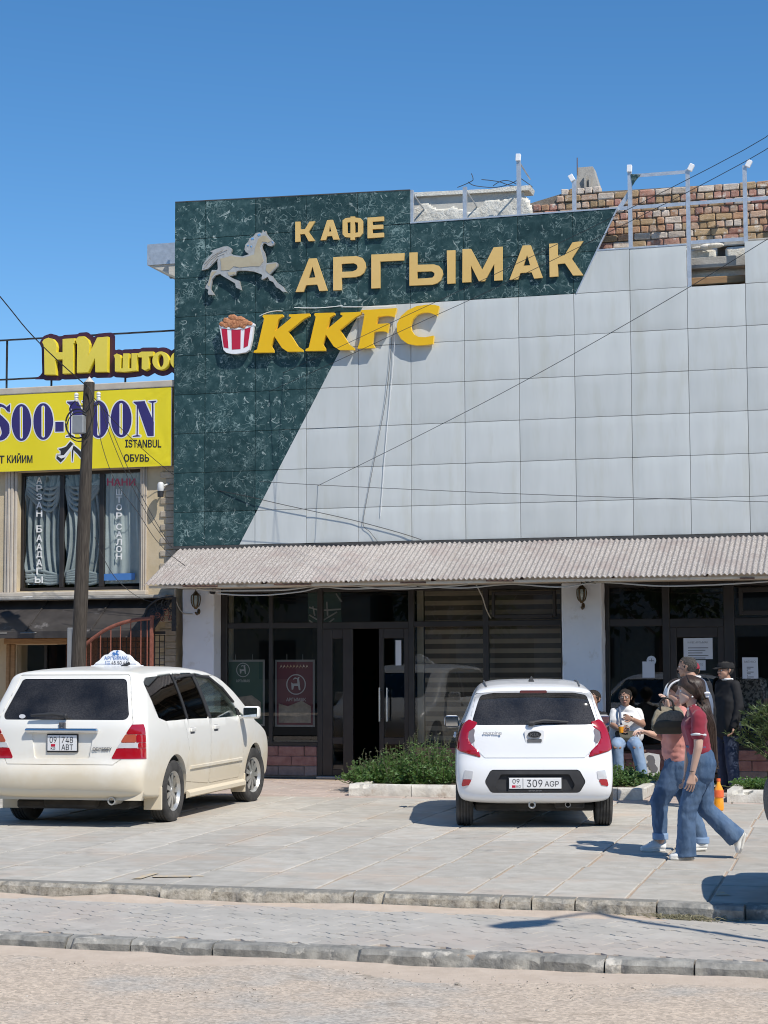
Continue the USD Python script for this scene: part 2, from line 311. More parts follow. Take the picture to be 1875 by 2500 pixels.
mat('poster_green', (.016, .055, .038), (.02, .065, .046), scale=3, rough=.4)
mat('poster_red', (.105, .02, .03), (.125, .025, .036), scale=3, rough=.4)
mat('poster_rim', (.20, .195, .185), (.24, .235, .22), scale=3, rough=.5)
mat('poster_motif', (.36, .36, .36), (.4, .4, .39), scale=3, rough=.5)
mat('poster_pale', (.2, .17, .13), (.33, .28, .22), scale=9, rough=.5)
mat('paper', (.62, .63, .66), (.68, .69, .72), scale=3, rough=.8)
mat('steel_handle', (.5, .5, .5), (.58, .58, .58), scale=3, rough=.25, metal=1.0)
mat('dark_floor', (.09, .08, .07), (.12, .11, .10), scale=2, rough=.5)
mat('leaf_green', (.040, .095, .028), (.085, .16, .05), scale=6, rough=.55, rnd=.1)
mat('stem_green', (.07, .09, .03), (.12, .13, .05), scale=6, rough=.7)
mat('soil', (.10, .075, .055), (.16, .12, .09), scale=9, rough=1, bump=.8)
mat('dry_grass', (.30, .25, .15), (.42, .36, .22), scale=9, rough=.9)
glass('shop_glass', (.84, .85, .83), boost=1.5)
glass('window_glass', (.92, .95, .94), boost=1.3)
# green marble-print cladding: dark teal with pale curved fibres of two sizes
def marble():
    n = {'g': ('geometry', {}), 'mp': ('mapping', {'mapping_type': 'point', 'scale': (1, 0.0, 1)})}
    l = [('g.position', 'mp.vector')]
    n['base'] = ('noise_texture', {'scale': 7.0, 'detail': 6.0, 'roughness': .7}); l += [('mp.vector', 'base.vector')]
    n['col'] = ('rgb_ramp', {'ramp': [(0.3, (.014, .038, .041)), (.5, (.025, .060, .063)), (.66, (.052, .098, .10)), (.8, (.10, .155, .155))]}); l += [('base.fac', 'col.fac')]
    last = 'col.color'
    for i, (sc, w, mask_sc, mlo, mhi, c, off, dist) in enumerate([(3.6, .012, 6.0, .585, .625, (.42, .50, .475), 0.0, 1.6), (3.1, .013, 5.0, .59, .63, (.38, .45, .43), 9.3, 1.2), (9.0, .030, 3.0, .51, .66, (.22, .31, .30), 3.1, .9), (16.0, .05, 2.2, .52, .70, (.19, .27, .26), 6.7, 1.0), (13.0, .05, 8.0, .56, .64, (.25, .34, .33), 17.7, 1.5)]):
        a, b, cc, d, e = f'na{i}', f'nb{i}', f'nc{i}', f'nd{i}', f'ne{i}'
        n[f'o{i}'] = ('mapping', {'mapping_type': 'point', 'location': (off, 0, off * 1.7)}); l += [('mp.vector', f'o{i}.vector')]
        n[a] = ('noise_texture', {'scale': sc, 'detail': 1.0, 'roughness': .4, 'distortion': dist}); l += [(f'o{i}.vector', a + '.vector')]
        n[b] = ('math', {'math_type': 'subtract', 'value2': .5}); n[cc] = ('math', {'math_type': 'absolute'}); l += [(a + '.fac', b + '.value1'), (b + '.value', cc + '.value1')]
        n[d] = ('map_range', {'from_min': 0.0, 'from_max': w, 'to_min': 1.0, 'to_max': 0.0, 'clamp': True}); l += [(cc + '.value', d + '.value')]
        n[e] = ('noise_texture', {'scale': mask_sc, 'detail': 1.0}); l += [(f'o{i}.vector', e + '.vector')]
        n[f'mr{i}'] = ('map_range', {'from_min': mlo, 'from_max': mhi, 'to_min': 0.0, 'to_max': .9, 'clamp': True}); l += [(e + '.fac', f'mr{i}.value')]
        n[f'mm{i}'] = ('math', {'math_type': 'multiply'}); l += [(d + '.result', f'mm{i}.value1'), (f'mr{i}.result', f'mm{i}.value2')]
        n[f'mc{i}'] = ('mix_color', {'blend_type': 'mix', 'b': c}); l += [(f'mm{i}.value', f'mc{i}.fac'), (last, f'mc{i}.a')]; last = f'mc{i}.result'
    n['oi'] = ('object_info', {}); n['rr'] = ('map_range', {'from_min': 0.0, 'from_max': 1.0, 'to_min': .82, 'to_max': 1.22}); n['hv'] = ('hsv', {}); l += [('oi.random', 'rr.value'), ('rr.result', 'hv.value'), (last, 'hv.color')]
    n['p'] = ('principled_bsdf', {'roughness': .45, 'specular_ior_level': .22}); l += [('hv.color', 'p.base_color')]
    L['marble'] = usdkit.material(stage, '/World/Looks/marble', n, l, surface='p.BSDF')
marble()
# pale silver cladding, faintly stained in vertical streaks
mat('silver_panel', (.53, .55, .535), (.59, .61, .595), scale=1.5, rough=.38, spec=.5, rnd=.05, lo=.3, hi=.7, stretch=(3.0, 1, .5), c3=(.49, .495, .44), s3=1.2, lo3=.52, hi3=.8, c4=(.40, .39, .34), s4=2.2, lo4=.6, hi4=.75, a4=.3)
# ---------------------------------------------------------------- ground, paving, kerbs
def sheet(x0, x1, y0, y1, z, nx=1, ny=1, amp=0.0, sc=.7, seed=1):
    xs, ys = np.linspace(x0, x1, nx + 1), np.linspace(y0, y1, ny + 1)
    X, Y = np.meshgrid(xs, ys); Z = np.full_like(X, z)
    if amp: Z = Z + amp * (meshkit.fbm(np.stack([X * sc, Y * sc, X * 0], -1), 4, seed) - .5)
    V = np.stack([X, Y, Z], -1).reshape(-1, 3); i = np.arange(nx * ny); r, c = i // nx, i % nx
    a = r * (nx + 1) + c
    return trimesh.Trimesh(V, np.vstack([np.c_[a, a + 1, a + nx + 2], np.c_[a, a + nx + 2, a + nx + 1]]), process=False)
KY, KY2 = -12.30, -14.22            # street faces of the upper and the lower kerb
ZL, ZR = -0.10, -0.175              # lower pavement, road
obj('ground', sheet(-600, 600, -600, 900, -0.22), L['dirt_road'], kind='structure')
obj('road', sheet(-14, 8, -25.8, KY2 + .03, ZR, 240, 120, .035, 1.1, 3), L['dirt_road'], kind='structure', smooth=True)
obj('road_beyond', trimesh.util.concatenate([sheet(-120, -14, -34, KY2 + .03, ZR - .003), sheet(8, 120, -34, KY2 + .03, ZR - .003), sheet(-14, 8, -34, -25.8, ZR - .003)]), L['dirt_road'], kind='structure')
lower = obj('lower_pavement', cbx(-40, 40, KY2 + .08, KY + .06, -0.4, ZL - .012, .002), L['bedding'], kind='structure')
park = obj('parking_ground', bx(-40, 40, KY + .11, 0.35, -0.4, -0.012), L['bedding'], kind='structure')
# concrete slabs of the parking strip, rows about a metre deep, joints lightly recessed
rs = random.Random(11)
sa = math.radians(1.6); sc_, ss_ = math.cos(sa), math.sin(sa)
SW, SD = .575, .98
def slab_mesh(x0, x1, y0, y1, zt, rnd, gap=.007):
    j = .004
    zz = [zt + rnd.uniform(-.0042, .0042) for _ in range(4)]
    top = [(x0 + gap + rnd.uniform(0, j), y0 + gap + rnd.uniform(0, j)), (x1 - gap - rnd.uniform(0, j), y0 + gap + rnd.uniform(0, j)), (x1 - gap - rnd.uniform(0, j), y1 - gap - rnd.uniform(0, j)), (x0 + gap + rnd.uniform(0, j), y1 - gap - rnd.uniform(0, j))]
    cx, cy = (x0 + x1) / 2, (y0 + y1) / 2; b = .008
    V = [(x, y, z) for (x, y), z in zip([(cx + (x - cx) * (1 - b / (x1 - x0) * 2), cy + (y - cy) * (1 - b / (y1 - y0) * 2)) for x, y in top], zz)]
    V += [(x, y, z - .006) for (x, y), z in zip(top, zz)] + [(x, y, zt - .05) for x, y in top]
    f = [(0, 1, 2, 3)]
    for k in range(4):
        q = (k + 1) % 4; f += [(4 + k, 4 + q, q, k), (8 + k, 8 + q, 4 + q, 4 + k)]
    return (np.array(V), np.array(f))
pieces = []
y = KY + .13; row = 0
while y < -0.35:
    d = SD if y < -4.2 else .33
    w = SW if y < -4.2 else .5
    off = (row % 2) * .0 + rs.uniform(-.03, .03) if y < -4.2 else (row % 2) * w * .5
    x = -14.0 + off + (y - KY) * -.0
    while x < 3.5:
        if y + d > -0.34: dd = -0.34 - y
        else: dd = d
        near = math.hypot(x - 0, y + 25.1); P = np.array([x + w / 2, y + dd / 2, 0]) - CAM
        inview = abs((P @ right) / (P @ fwd)) < .235
        pieces.append((near if inview else near + 100, x, y, w, dd, y >= -4.2)); x += w
    y += d; row += 1
pieces.sort()
far = []
for i, (n_, x, y, w, d, pink) in enumerate(pieces):
    m = as_tm(slab_mesh(x, x + w, y, y + d, 0, rs))
    v = m.vertices; dy = v[:, 1] - KY
    m = trimesh.Trimesh(np.c_[v[:, 0] + dy * ss_ * 0 + dy * math.tan(sa) * -1, v[:, 1], v[:, 2]], m.faces, process=False)
    if i < 290 and n_ < 100: obj('slab', m, L['slab_pink'] if pink else L['slab'], park)
    else: far.append((m, pink))
for pk in (False, True):
    ms = [a for a, b in far if b == pk]
    obj('small_paving' if pk else 'outer_slabs', ms, L['slab_pink' if pk else 'slab'], park, kind='stuff')
# painted line remnants on the slabs
def paint(pts, name, mt, label): obj(name, [as_tm((np.array([(*G(u, v)[:2], .0055) for u, v in q]), np.array([[0, 1, 2, 3]]))) for q in pts], mt, kind='structure')
mat('line_paint', (.60, .46, .27), (.46, .42, .36), scale=22, rough=.92, lo=.4, hi=.6)
paint([[(283, 1899), (305, 1899), (345, 1887), (330, 1887)], [(330, 1893), (440, 1892), (440, 1895), (330, 1896)], [(1545, 1936), (1578, 1936), (1562, 1927), (1550, 1928)]], 'bay_marking', L['line_paint'], '')
if 0: paint([[(60, 1853), (600, 1864), (600, 1866), (60, 1855)], [(640, 1865), (1000, 1868), (1000, 1870), (640, 1867)]], 'faded_line', L['line_paint'], '')
# zigzag pavers of the lower pavement
pv = []
px, py = .25, .135
ang = math.radians(-24)
ca, sn = math.cos(ang), math.sin(ang)
def zig(cx, cy):
    g_, s = .0014, .014
    xs_ = [(-.5 + q / 8) * px for q in range(9)]; wv = [0, s, 0, -s, 0, s, 0, -s, 0]
    lim = lambda a: max(-px / 2 + g_, min(px / 2 - g_, a))
    pts = [(lim(a), -py / 2 + g_ + b) for a, b in zip(xs_, wv)] + [(lim(a), py / 2 - g_ + b) for a, b in list(zip(xs_, wv))[::-1]]
    return [(cx + ca * a - sn * b, cy + sn * a + ca * b) for a, b in pts]
for i in range(-60, 60):
    for j in range(-60, 60):
        a, b = i * px + (j % 2) * px / 2, j * py
        cx, cy = -3.2 + ca * a - sn * b, (KY + KY2) / 2 + sn * a + ca * b
        if -11 < cx < 3 and KY2 + .21 < cy < KY - .02: pv.append((cx, cy))
def pscore(p):
    P = np.array([p[0], p[1], ZL]) - CAM
    return P @ P + (1000 if abs(P @ right / (P @ fwd)) > .215 else 0)
pv.sort(key=pscore)
rest = []
for i, (cx, cy) in enumerate(pv):
    pts = zig(cx, cy); n = len(pts)
    t = [rs.uniform(-.002, .002) for _ in range(2)]
    zt = ZL + rs.uniform(-.0025, .0015)
    c = np.mean(pts, 0)
    V = [(*(c + (np.array(p) - c) * .985), zt + t[0] * (p[0] - cx) * 10 + t[1] * (p[1] - cy) * 10) for p in pts] + [(*p, zt - .003) for p in pts] + [(*p, zt - .04) for p in pts] + [(*c, zt)]
    f = [(k, (k + 1) % n, 3 * n) for k in range(n)]
    for q in (0, n):
        f += [(q + n + k, q + n + (k + 1) % n, q + (k + 1) % n) for k in range(n)] + [(q + n + k, q + (k + 1) % n, q + k) for k in range(n)]
    m = trimesh.Trimesh(np.array(V), np.array(f), process=False)
    if i < 300: obj('paver', m, L['paver'], lower)
    else: rest.append(m)
obj('outer_pavers', rest, L['paver'], lower, kind='stuff')
# dust drifts against the kerbs
for nm, y0, y1, z0, sd in (('kerb_dust', KY - .34, KY - .005, ZL, 5), ('road_dust', KY2 - .55, KY2 - .05, ZR + .004, 8)):
    s = sheet(-11, 3, y0, y1, z0, 260, 8)
    v = s.vertices.copy(); t = (v[:, 1] - y0) / (y1 - y0)
    nz = meshkit.fbm(np.c_[v[:, 0] * 1.6, v[:, 1] * 3, v[:, 0] * 0], 4, sd)
    v[:, 2] += -.012 + .055 * t ** 1.5 * nz * (1.0 if nm == 'kerb_dust' else .8)
    obj(nm, trimesh.Trimesh(v, s.faces, process=False), L['dust'], kind='structure', smooth=True)
mat('kerb_chipped', (.19, .185, .168), (.34, .325, .29), scale=11, rough=.95, bump=1.0, bscale=30, rnd=.08, c3=(.55, .51, .44), s3=5, lo3=.56, hi3=.64)
# kerb stones: worn upper row, darker lower row
def kerb(name, spans, y_face, depth, z0, z1, mts, parent, seed, tilt=None, worn=1.0):
    rk = random.Random(seed)
    for i, (a, b) in enumerate(spans):
        n = max(4, int((b - a) / .03))
        prof = [(0, z0), (0, z1 - .03), (.028, z1), (depth, z1), (depth, z0)]
        rows = []
        dyv = 0 if tilt is None else tilt(i)
        for k in range(n + 1):
            x = a + .006 + (b - a - .012) * k / n
            nz = meshkit.fbm(np.array([[x * 6.0, seed, 0.0], [x * 13, seed + 5, 1.0], [x * 3, seed + 9, 2.0]]), 4, seed)
            e = worn * (.05 * max(0, nz[0] - .42) * 2.2)
            chip = worn * max(0, nz[1] - .60) * .16
            pr = [(0 + e, z0), (e * .7 + nz[1] * .01, z0 + (z1 - z0) * .5), (e + chip * .6, z1 - .034 - chip), (.03 + e + chip, z1 - .004 - chip * .4 - nz[2] * .006), (depth, z1 - .002), (depth, z0)]
            rows.append([(x, y_face + yy + dyv * (k / n), zz) for yy, zz in pr])
        V = np.array(rows).reshape(-1, 3); m_ = 6; f = []
        for k in range(n):
            for q in range(m_ - 1):
                f.append((k * m_ + q, (k + 1) * m_ + q, (k + 1) * m_ + q + 1, k * m_ + q + 1))
        f.append((0, 1, 2, 3)); f.append((0, 3, 4, 5)); o = n * m_
        f.append((o + 3, o + 2, o + 1, o)); f.append((o + 5, o + 4, o + 3, o))
        obj('kerb_stone', (V, np.array(f)), mts[i % len(mts)] if not callable(mts) else mts(i), parent, smooth=35)
def spans(x0, x1, breaks):
    b = [x0] + breaks + [x1]; return list(zip(b[:-1], b[1:]))
ku = UsdGeom.Xform.Define(stage, '/World/upper_kerb'); tagp(ku.GetPrim(), kind='structure')
upb = [-9.6, -7.3, -5.4, -3.9, G(1042, 1960)[0], G(1108, 1965)[0], G(1210, 1966)[0], G(1397, 1970)[0], G(1597, 1975)[0], .1, 1.1]
kerb('upper', spans(-14, 5, upb), KY, .14, -.3, .005, lambda i: L['kerb_old'] if i < 8 else L['kerb_chipped'], '/World/upper_kerb', 3, tilt=lambda i: -.09 if i == 8 else (-.02 if i > 8 else 0), worn=1.3)
kl = UsdGeom.Xform.Define(stage, '/World/lower_kerb'); tagp(kl.GetPrim(), kind='structure')
lob = [-8.6, G(130, 2030, ZL)[0], G(275, 2035, ZL)[0], G(460, 2040, ZL)[0], G(1300, 2080, ZL)[0], G(1497, 2085, ZL)[0], .0, 1.0]
kerb('lower', spans(-14, 5, lob), KY2, .15, -.35, ZL + .01, [L['kerb_chipped']], '/World/lower_kerb', 9, worn=1.2)
# loose stones and litter on the road
rp = random.Random(5); st = []
for _ in range(1600):
    u, v = rp.uniform(-40, 1700), 2075 + 160 * rp.random() ** .8
    p = G(u, v, ZR); s = rp.uniform(.002, .007) * (2.4 if rp.random() < .04 else 1)
    m = trimesh.creation.icosahedron(); m.apply_scale((s, s * rp.uniform(.6, 1), s * .6)); m.apply_translation((p[0], p[1], p[2] + s * .1)); st.append(m)
mat('pebble', (.25, .22, .18), (.6, .54, .46), scale=40, rough=.95, lo=.4, hi=.6)
obj('road_gravel', st, L['pebble'], kind='stuff')
# ---------------------------------------------------------------- cafe building
GX = lambda c: -8.319 + .793 * c
GZ = lambda k: 3.306 + .5871 * k
cafe = thing('cafe_building', 'two-storey cafe clad in pale silver and green marble-patterned panels', 'building', (-4, .3, 0))
XL, XR = GX(-2.62), 3.6
sl1a, sl1b = F(513, 1184), F(785, 660); sl2a, sl2b = F(1242, 640), F(1330, 457)
def on(a, b, z): t = (z - a[2]) / (b[2] - a[2]); return a[0] + (b[0] - a[0]) * t
z6, z7, z8, zb, zt = GZ(6), GZ(7), GZ(8), GZ(.15), 8.49
green = Polygon([(XL, zb), (on(sl1a, sl1b, zb), zb), (on(sl1a, sl1b, z6), z6), (on(sl2a, sl2b, z6), z6), (on(sl2a, sl2b, z8), z8), (GX(2), z8), (GX(2), zt), (XL, zt + .09)])
white = Polygon([(on(sl1a, sl1b, zb), zb), (XR, zb), (XR, z7), (GX(8), z7), (GX(8), z6), (GX(7), z6), (GX(7), z7), (on(sl2a, sl2b, z7), z7), (on(sl2a, sl2b, z6), z6), (on(sl1a, sl1b, z6), z6)])
rc = random.Random(21)
def pillow(x0, x1, z0, z1, y, bulge, n=8):
    xs, zs = np.linspace(x0, x1, n + 1), np.linspace(z0, z1, n + 1)
    X, Z = np.meshgrid(xs, zs); U, W = np.meshgrid(np.linspace(-1, 1, n + 1), np.linspace(-1, 1, n + 1))
    tx, tz = rc.uniform(-.0022, .0022), rc.uniform(-.0022, .0022)
    Y = y - bulge * ((1 - U ** 4) * (1 - W ** 4)) + tx * U + tz * W + .004 * ((np.abs(U) > .99) | (np.abs(W) > .99))
    V = np.stack([X, Y, Z], -1).reshape(-1, 3); V2 = V.copy(); V2[:, 1] = y + .03
    i = np.arange(n * n); a = (i // n) * (n + 1) + i % n
    f = [np.c_[a, a + 1, a + n + 2], np.c_[a, a + n + 2, a + n + 1]]
    per = list(range(n + 1)) + [(k + 1) * (n + 1) + n for k in range(n)] + [n * (n + 1) + n - 1 - k for k in range(n)] + [(n - 1 - k) * (n + 1) for k in range(n - 1)]
    o = len(V); s = []
    for q in range(len(per)):
        p0, p1 = per[q], per[(q + 1) % len(per)]; s += [(p0, o + p0, o + p1), (p0, o + p1, p1)]
    return trimesh.Trimesh(np.vstack([V, V2]), np.vstack(f + [np.array(s)]), process=False)
for c in range(-3, 16):
    for k in range(0, 10):
        cell = sbox(GX(c) + .0035, GZ(k) + .0035, GX(c + 1) - .0035, GZ(k + 1) - .0035)
        for reg, nm, mt, th in ((white, 'silver_panel', 'silver_panel', .03), (green, 'green_panel', 'marble', .028)):
            p = cell.intersection(reg if nm != 'silver_panel' else reg.buffer(-.002, join_style=2))
            if p.is_empty or p.area < .004: continue
            b = p.bounds
            if abs(p.area - (b[2] - b[0]) * (b[3] - b[1])) < 1e-5:
                obj(nm, pillow(b[0], b[2], b[1], b[3], 0, rc.uniform(.0015, .0045) if th == .03 else .0015), L[mt], cafe, smooth=40)
            else: obj(nm, ex(p, rc.uniform(-.001, .001), .03), L[mt], cafe)
back = unary_union([green, white]).buffer(-.01)
obj('cladding_backing', ex(back, .032, .02), L['backing'], cafe)
# trims of cut metal along the edges of the green field
def bar(name, p, q, w, y0, y1, mt, par, c=.003):
    p, q = np.array(p, float), np.array(q, float); d = q - p; n = np.array([-d[1], d[0]]) / np.hypot(*d) * w / 2
    return obj(name, ex(Polygon([p + n, q + n, q - n, p - n]), y0, y1 - y0), mt, par)
bar('edge_trim', (on(sl2a, sl2b, z6), z6), (on(sl2a, sl2b, z8), z8), .018, -.006, .03, L['galvanised'], cafe)
bar('edge_trim', (GX(2) + .0, z8 + .008), (on(sl2a, sl2b, z8), z8 + .008), .022, -.005, .03, L['galvanised'], cafe)
bar('edge_trim', (GX(-2.62), zt + .098), (GX(2), zt + .008), .016, -.003, .05, L['backing'], cafe)
bar('edge_trim', (on(sl2a, sl2b, z7), z7 + .01), (GX(7), z7 + .01), .02, -.004, .03, L['galvanised'], cafe)
obj('base_flashing', bx(XL, XR, -.012, .05, zb - .05, zb - .004), L['backing'], cafe)
# side return of the screen wall and the building's body behind it
body = obj('upper_wall', [bx(XL + .02, XR, .40, .62, 2.72, 7.28), bx(XL + .02, XL + .2, .62, 11, 2.9, 6.9), bx(XR - .2, XR, .62, 11, 0, 7.28), bx(XL + .02, XR, 11, 11.2, 0, 6.9)], L['plaster_smooth'], cafe)
obj('screen_side', bx(XL - .002, XL + .03, .031, .40, zb, zt), L['backing'], cafe)
obj('roof', bx(XL + .02, XR, .66, 11.5, 6.86, 7.0), L['concrete'], cafe)
# roof eave with metal fascia sticking out on the left behind the screen
e0, e1 = F(318, 528, .7), F(318, 573, .7)
eave = obj('roof_eave', bx(e0[0], XL + .3, .70, 9, e1[2], e0[2]), L['galvanised'], cafe)
obj('eave_soffit', ex(Polygon([(e0[0] + .03, e1[2]), (XL + .02, e1[2]), (XL + .02, e1[2] - .34)]), .72, 8), L['plaster_smooth'], eave)
for q in range(4): obj('soffit_batten', bx(e0[0], XL, .70 - .006 * 1 + 1.0 * q + .9, .75 + 1.0 * q + .9, e1[2] - .02, e1[2] + .003), L['concrete'], eave)
# parapet: rough plaster at left, bare brick at right, behind the missing panels
YP = .45
par = obj('parapet_wall', ex(Polygon([(GX(1.5), 6.9), (XR, 6.9), (XR, FZ(1659, 398, YP) - .04), (FX(1212, 418, YP), FZ(1212, 418, YP)), (FX(1140, 440, YP), FZ(1140, 440, YP)), (GX(1.5), FZ(1000, 425, YP))]), YP + .02, .2), L['mortar'], cafe)
zt0, zt1 = FZ(895, 424, YP), FZ(1120, 412, YP)
xa, xb, xc = GX(1.8), FX(1133, 420, YP), FX(1160, 470, YP)
plp = Polygon([(xa, z8 - .3), (xc + .05, z8 - .3), (xc, z8 + .05), (xc - .1, z8 + .17), (xb - .02, z8 + .26), (xb, zt1), (xa, zt0)])
obj('plaster_coat', ex(plp, YP - .012, .03), L['plaster_smooth'], par)
# knobbly render on the lower part
def knob(poly, y, seed, amp=.02, step=.025):
    x0, z0, x1, z1 = poly.bounds; nx, nz = max(2, int((x1 - x0) / step)), max(2, int((z1 - z0) / step))
    X, Z = np.meshgrid(np.linspace(x0, x1, nx + 1), np.linspace(z0, z1, nz + 1))
    Y = y - amp * meshkit.fbm(np.stack([X * 16, Z * 16, X * 0], -1), 3, seed)
    V = np.stack([X, Y, Z], -1).reshape(-1, 3); ins = shapely.contains_xy(poly, V[:, 0], V[:, 2])
    V[~ins, 1] = y + .03
    i = np.arange(nx * nz); a = (i // nx) * (nx + 1) + i % nx
    f = np.vstack([np.c_[a, a + 1, a + nx + 2], np.c_[a, a + nx + 2, a + nx + 1]])
    f = f[ins[f].any(1)]
    return trimesh.Trimesh(V, f, process=False)
zk = z8 + .41
kp = Polygon([(xa, z8 - .2), (xc, z8 - .2), (xc - .02, z8 + .04), (xb + .05, z8 + .34)] + [(xb + .05 - (xb - xa) * t, zk - .06 + .07 * math.sin(t * 9) + .05 * math.sin(t * 23) - .06 * t) for t in np.linspace(.08, .98, 14)] + [(xa, zk - .12)])
obj('rough_render', knob(kp, YP - .014, 4), L['plaster'], par, smooth=True)
cop = [(xa, zt0 - .02), (xb + .08, zt1 - .02), (xb + .1, zt1 + .05), (xb - .25, zt1 + .055), (xb - .5, zt1 + .04), (xa, zt0 + .045)]
obj('coping', ex(Polygon(cop), YP - .07, .34), L['plaster'], par)
# bricks one by one
topv = [(1130, 434), (1175, 436), (1205, 434), (1213, 414), (1232, 407), (1300, 404), (1312, 415), (1365, 410), (1500, 402), (1659, 395), (1730, 391), (1800, 387)]
tops = [(FX(u, v, YP), FZ(u, v, YP)) for u, v in topv]
tx_, tz_ = zip(*tops)
zbase = FZ(1420, 531, YP); rowh = .104; xend = FX(1760, 450, YP); nb = 0
rb = random.Random(33); bm = [L[f'brick_{c}'] for c in 'abcdef']; wts = [5, 4, 5, 3, 4, 1]
for r in range(14):
    z0 = zbase + r * rowh; header = r % 2 == 0 and r != 0
    x = FX(1100, 450, YP) + rb.uniform(-.1, 0)
    while x < xend:
        w = rb.uniform(.112, .125) if (header or rb.random() < .22) else rb.uniform(.228, .245)
        zm = np.interp(x + w / 2, tx_, tz_)
        xlim = xb - .06 if z0 > z8 + .22 else xc - .15
        if z0 + rowh * .6 < zm and x > xlim and nb < 300:
            mt = rb.choices(bm, wts)[0]
            if z0 > np.interp(x, tx_, tz_) - .13 and rb.random() < .5: mt = L['brick_d']
            obj('brick', rough_box(x, x + w - .013, YP - .012 + rb.uniform(-.012, .012), YP + .12, z0, z0 + rowh - .014, .012, .005, rb), mt, par); nb += 1
        x += w
# broken mortar bed and ledge under the bricks
obj('ledge', rough_box(GX(4.5), XR, YP - .1, YP + .2, zbase - .085, zbase - .012, .01, .004), L['concrete'], par)
obj('ledge_crumbs', [mv(trimesh.creation.icosphere(subdivisions=1), FX(u, v, .1), .1 + rb.uniform(0, .2), FZ(u, v, .1), s=(rb.uniform(.05, .13), .05, rb.uniform(.02, .045))) for u, v in [(1312, 541), (1322, 538), (1332, 542), (1345, 541), (1350, 538), (1372, 541), (1395, 539), (1404, 537), (1412, 541), (1430, 539), (1470, 537), (1450, 540), (1505, 530), (1525, 528), (1545, 527)]], L['plaster'], par, kind='stuff', smooth=True)
# what shows in the gap left by the missing panel
x0, x1 = GX(7) - .05, GX(8) + .05
obj('gap_beam', rough_box(x0, x1, .22, .40, z6 + .30, z6 + .45, .01, .003), L['concrete'], par)
obj('gap_render', [knob(Polygon([(x0, z6 + .43), (x0 + .42, z6 + .45), (x0 + .44, z6 + .60), (x0, z6 + .60)]), .33, 8), knob(Polygon([(x0 + .56, z6 + .43), (x1, z6 + .45), (x1, z6 + .60), (x0 + .55, z6 + .58)]), .33, 9), knob(Polygon([(x0, z6 + .17), (x1, z6 + .18), (x1, z6 + .30), (x0, z6 + .30)]), .39, 10)], L['plaster'], par, smooth=True)
obj('gap_board', rough_box(x0, x1, .20, .38, z6 + .06, z6 + .165, .01, .003), L['wood_trim'], par)
# concrete stub with a reinforcing bar on the roof
sx0, sx1 = FX(1247, 404, .75), FX(1299, 404, .75); s0 = FZ(1270, 405, .75) - .1; s1 = FZ(1270, 363, .75)
stub = thing('concrete_stub', 'grey tapered concrete stub rising above the brick parapet', 'concrete stub', ((sx0 + sx1) / 2, .75, s0))
obj('block', trimesh.convex.convex_hull(np.array([(sx0, .6, s0), (sx1, .6, s0), (sx0, 1.0, s0), (sx1, 1.0, s0), (sx0 + .02, .68, s1), (sx1 - .11, .68, s1), (sx0 + .02, .95, s1), (sx1 - .11, .95, s1)])), L['concrete'], stub)
obj('front_rib', [rough_box(sx0 + .13, sx0 + .16, .57, .62, s0, s1 - .12, .004), rough_box(sx0 + .2, sx0 + .225, .57, .62, s0, s1 - .16, .004)], L['concrete'], stub)
obj('bar', tube([(sx0 + .015, .66, s0), (sx0 + .02, .66, s1 + .14)], .007, 6), L['old_iron'], stub)
# ---------------------------------------------------------------- steel posts and rails that carried the upper panels
frm = thing('steel_framework', 'galvanised posts and rails left standing where upper cladding panels are missing', 'steel frame', (GX(5), 0.03, z7))
def post(u, v0, v1, w=.055, y=.045, cap=True):
    a, b = F(u, v0, y), F(u, v1, y)
    x = a[0]; m = [bx(x - w / 2, x + w / 2, y - .02, y - .016, b[2], a[2]), bx(x - w / 2, x - w / 2 + .004, y - .016, y + .04, b[2], a[2]), bx(x + w / 2 - .004, x + w / 2, y - .016, y + .04, b[2], a[2])]
    p = obj('post', m, L['galvanised'], frm)
    return x, a[2]
xs = []
for u, v0, v1 in ((889, 411, 482), (1004, 404, 474), (1120, 344, 466), (1240, 388, 459), (1360, 368, 545), (1485, 366, 621), (1608, 358, 525), (1735, 350, 520)):
    xs.append(post(u, v0, v1))
for i, dx in ((2, .0), (4, .0), (5, .05), (6, .06), (3, -.03)):
    x, z = xs[i]
    obj('bent_tab', mv(cbx(-.035, .035, -.03, .03, -.05, .05, .006), x + dx, .03, z + .02, ryy=(.5 if dx > 0 else (-.5 if dx < 0 else .05))), L['sign_white'], frm)
for i in (0, 1, 2):
    x, z = xs[i]; obj('stay', tube([(x + .01, .05, z - .04), (x + .09, YP - .02, z - .2)], .012, 6), L['galvanised'], frm)
def rail(xa, xb, z, w=.05, y=.03): obj('rail', [bx(xa, xb, y, y + .004, z - w / 2, z + w / 2), bx(xa, xb, y + .004, y + .04, z + w / 2 - .004, z + w / 2)], L['galvanised'], frm)
p0, p1 = F(1365, 378), F(1480, 371)
rail(xs[4][0] + .03, xs[5][0] - .03, (p0[2] + p1[2]) / 2)
for i, j in ((4, 5), (5, 6), (6, 7)): rail(xs[i][0] + .03, xs[j][0] - .03, z8 + .005)
rail(on(sl2a, sl2b, z8), xs[4][0] - .03, z8 + .005)
rail(xs[5][0] + .03, xs[6][0] - .03, z7 + .04)
bar('brace', (FX(1334, 452), FZ(1334, 452)), (FX(1358, 415), FZ(1358, 415)), .06, .05, .056, L['galvanised'], frm)
gus = fpoly([(1362, 376), (1384, 377), (1372, 392), (1366, 402)], .02)
obj('gusset', ex(gus, .018, .006), L['marble'], frm)
wire = thing('reinforcing_wire', 'tangle of bent rusty wires on the plastered parapet', 'wire', F(1060, 400, .5))
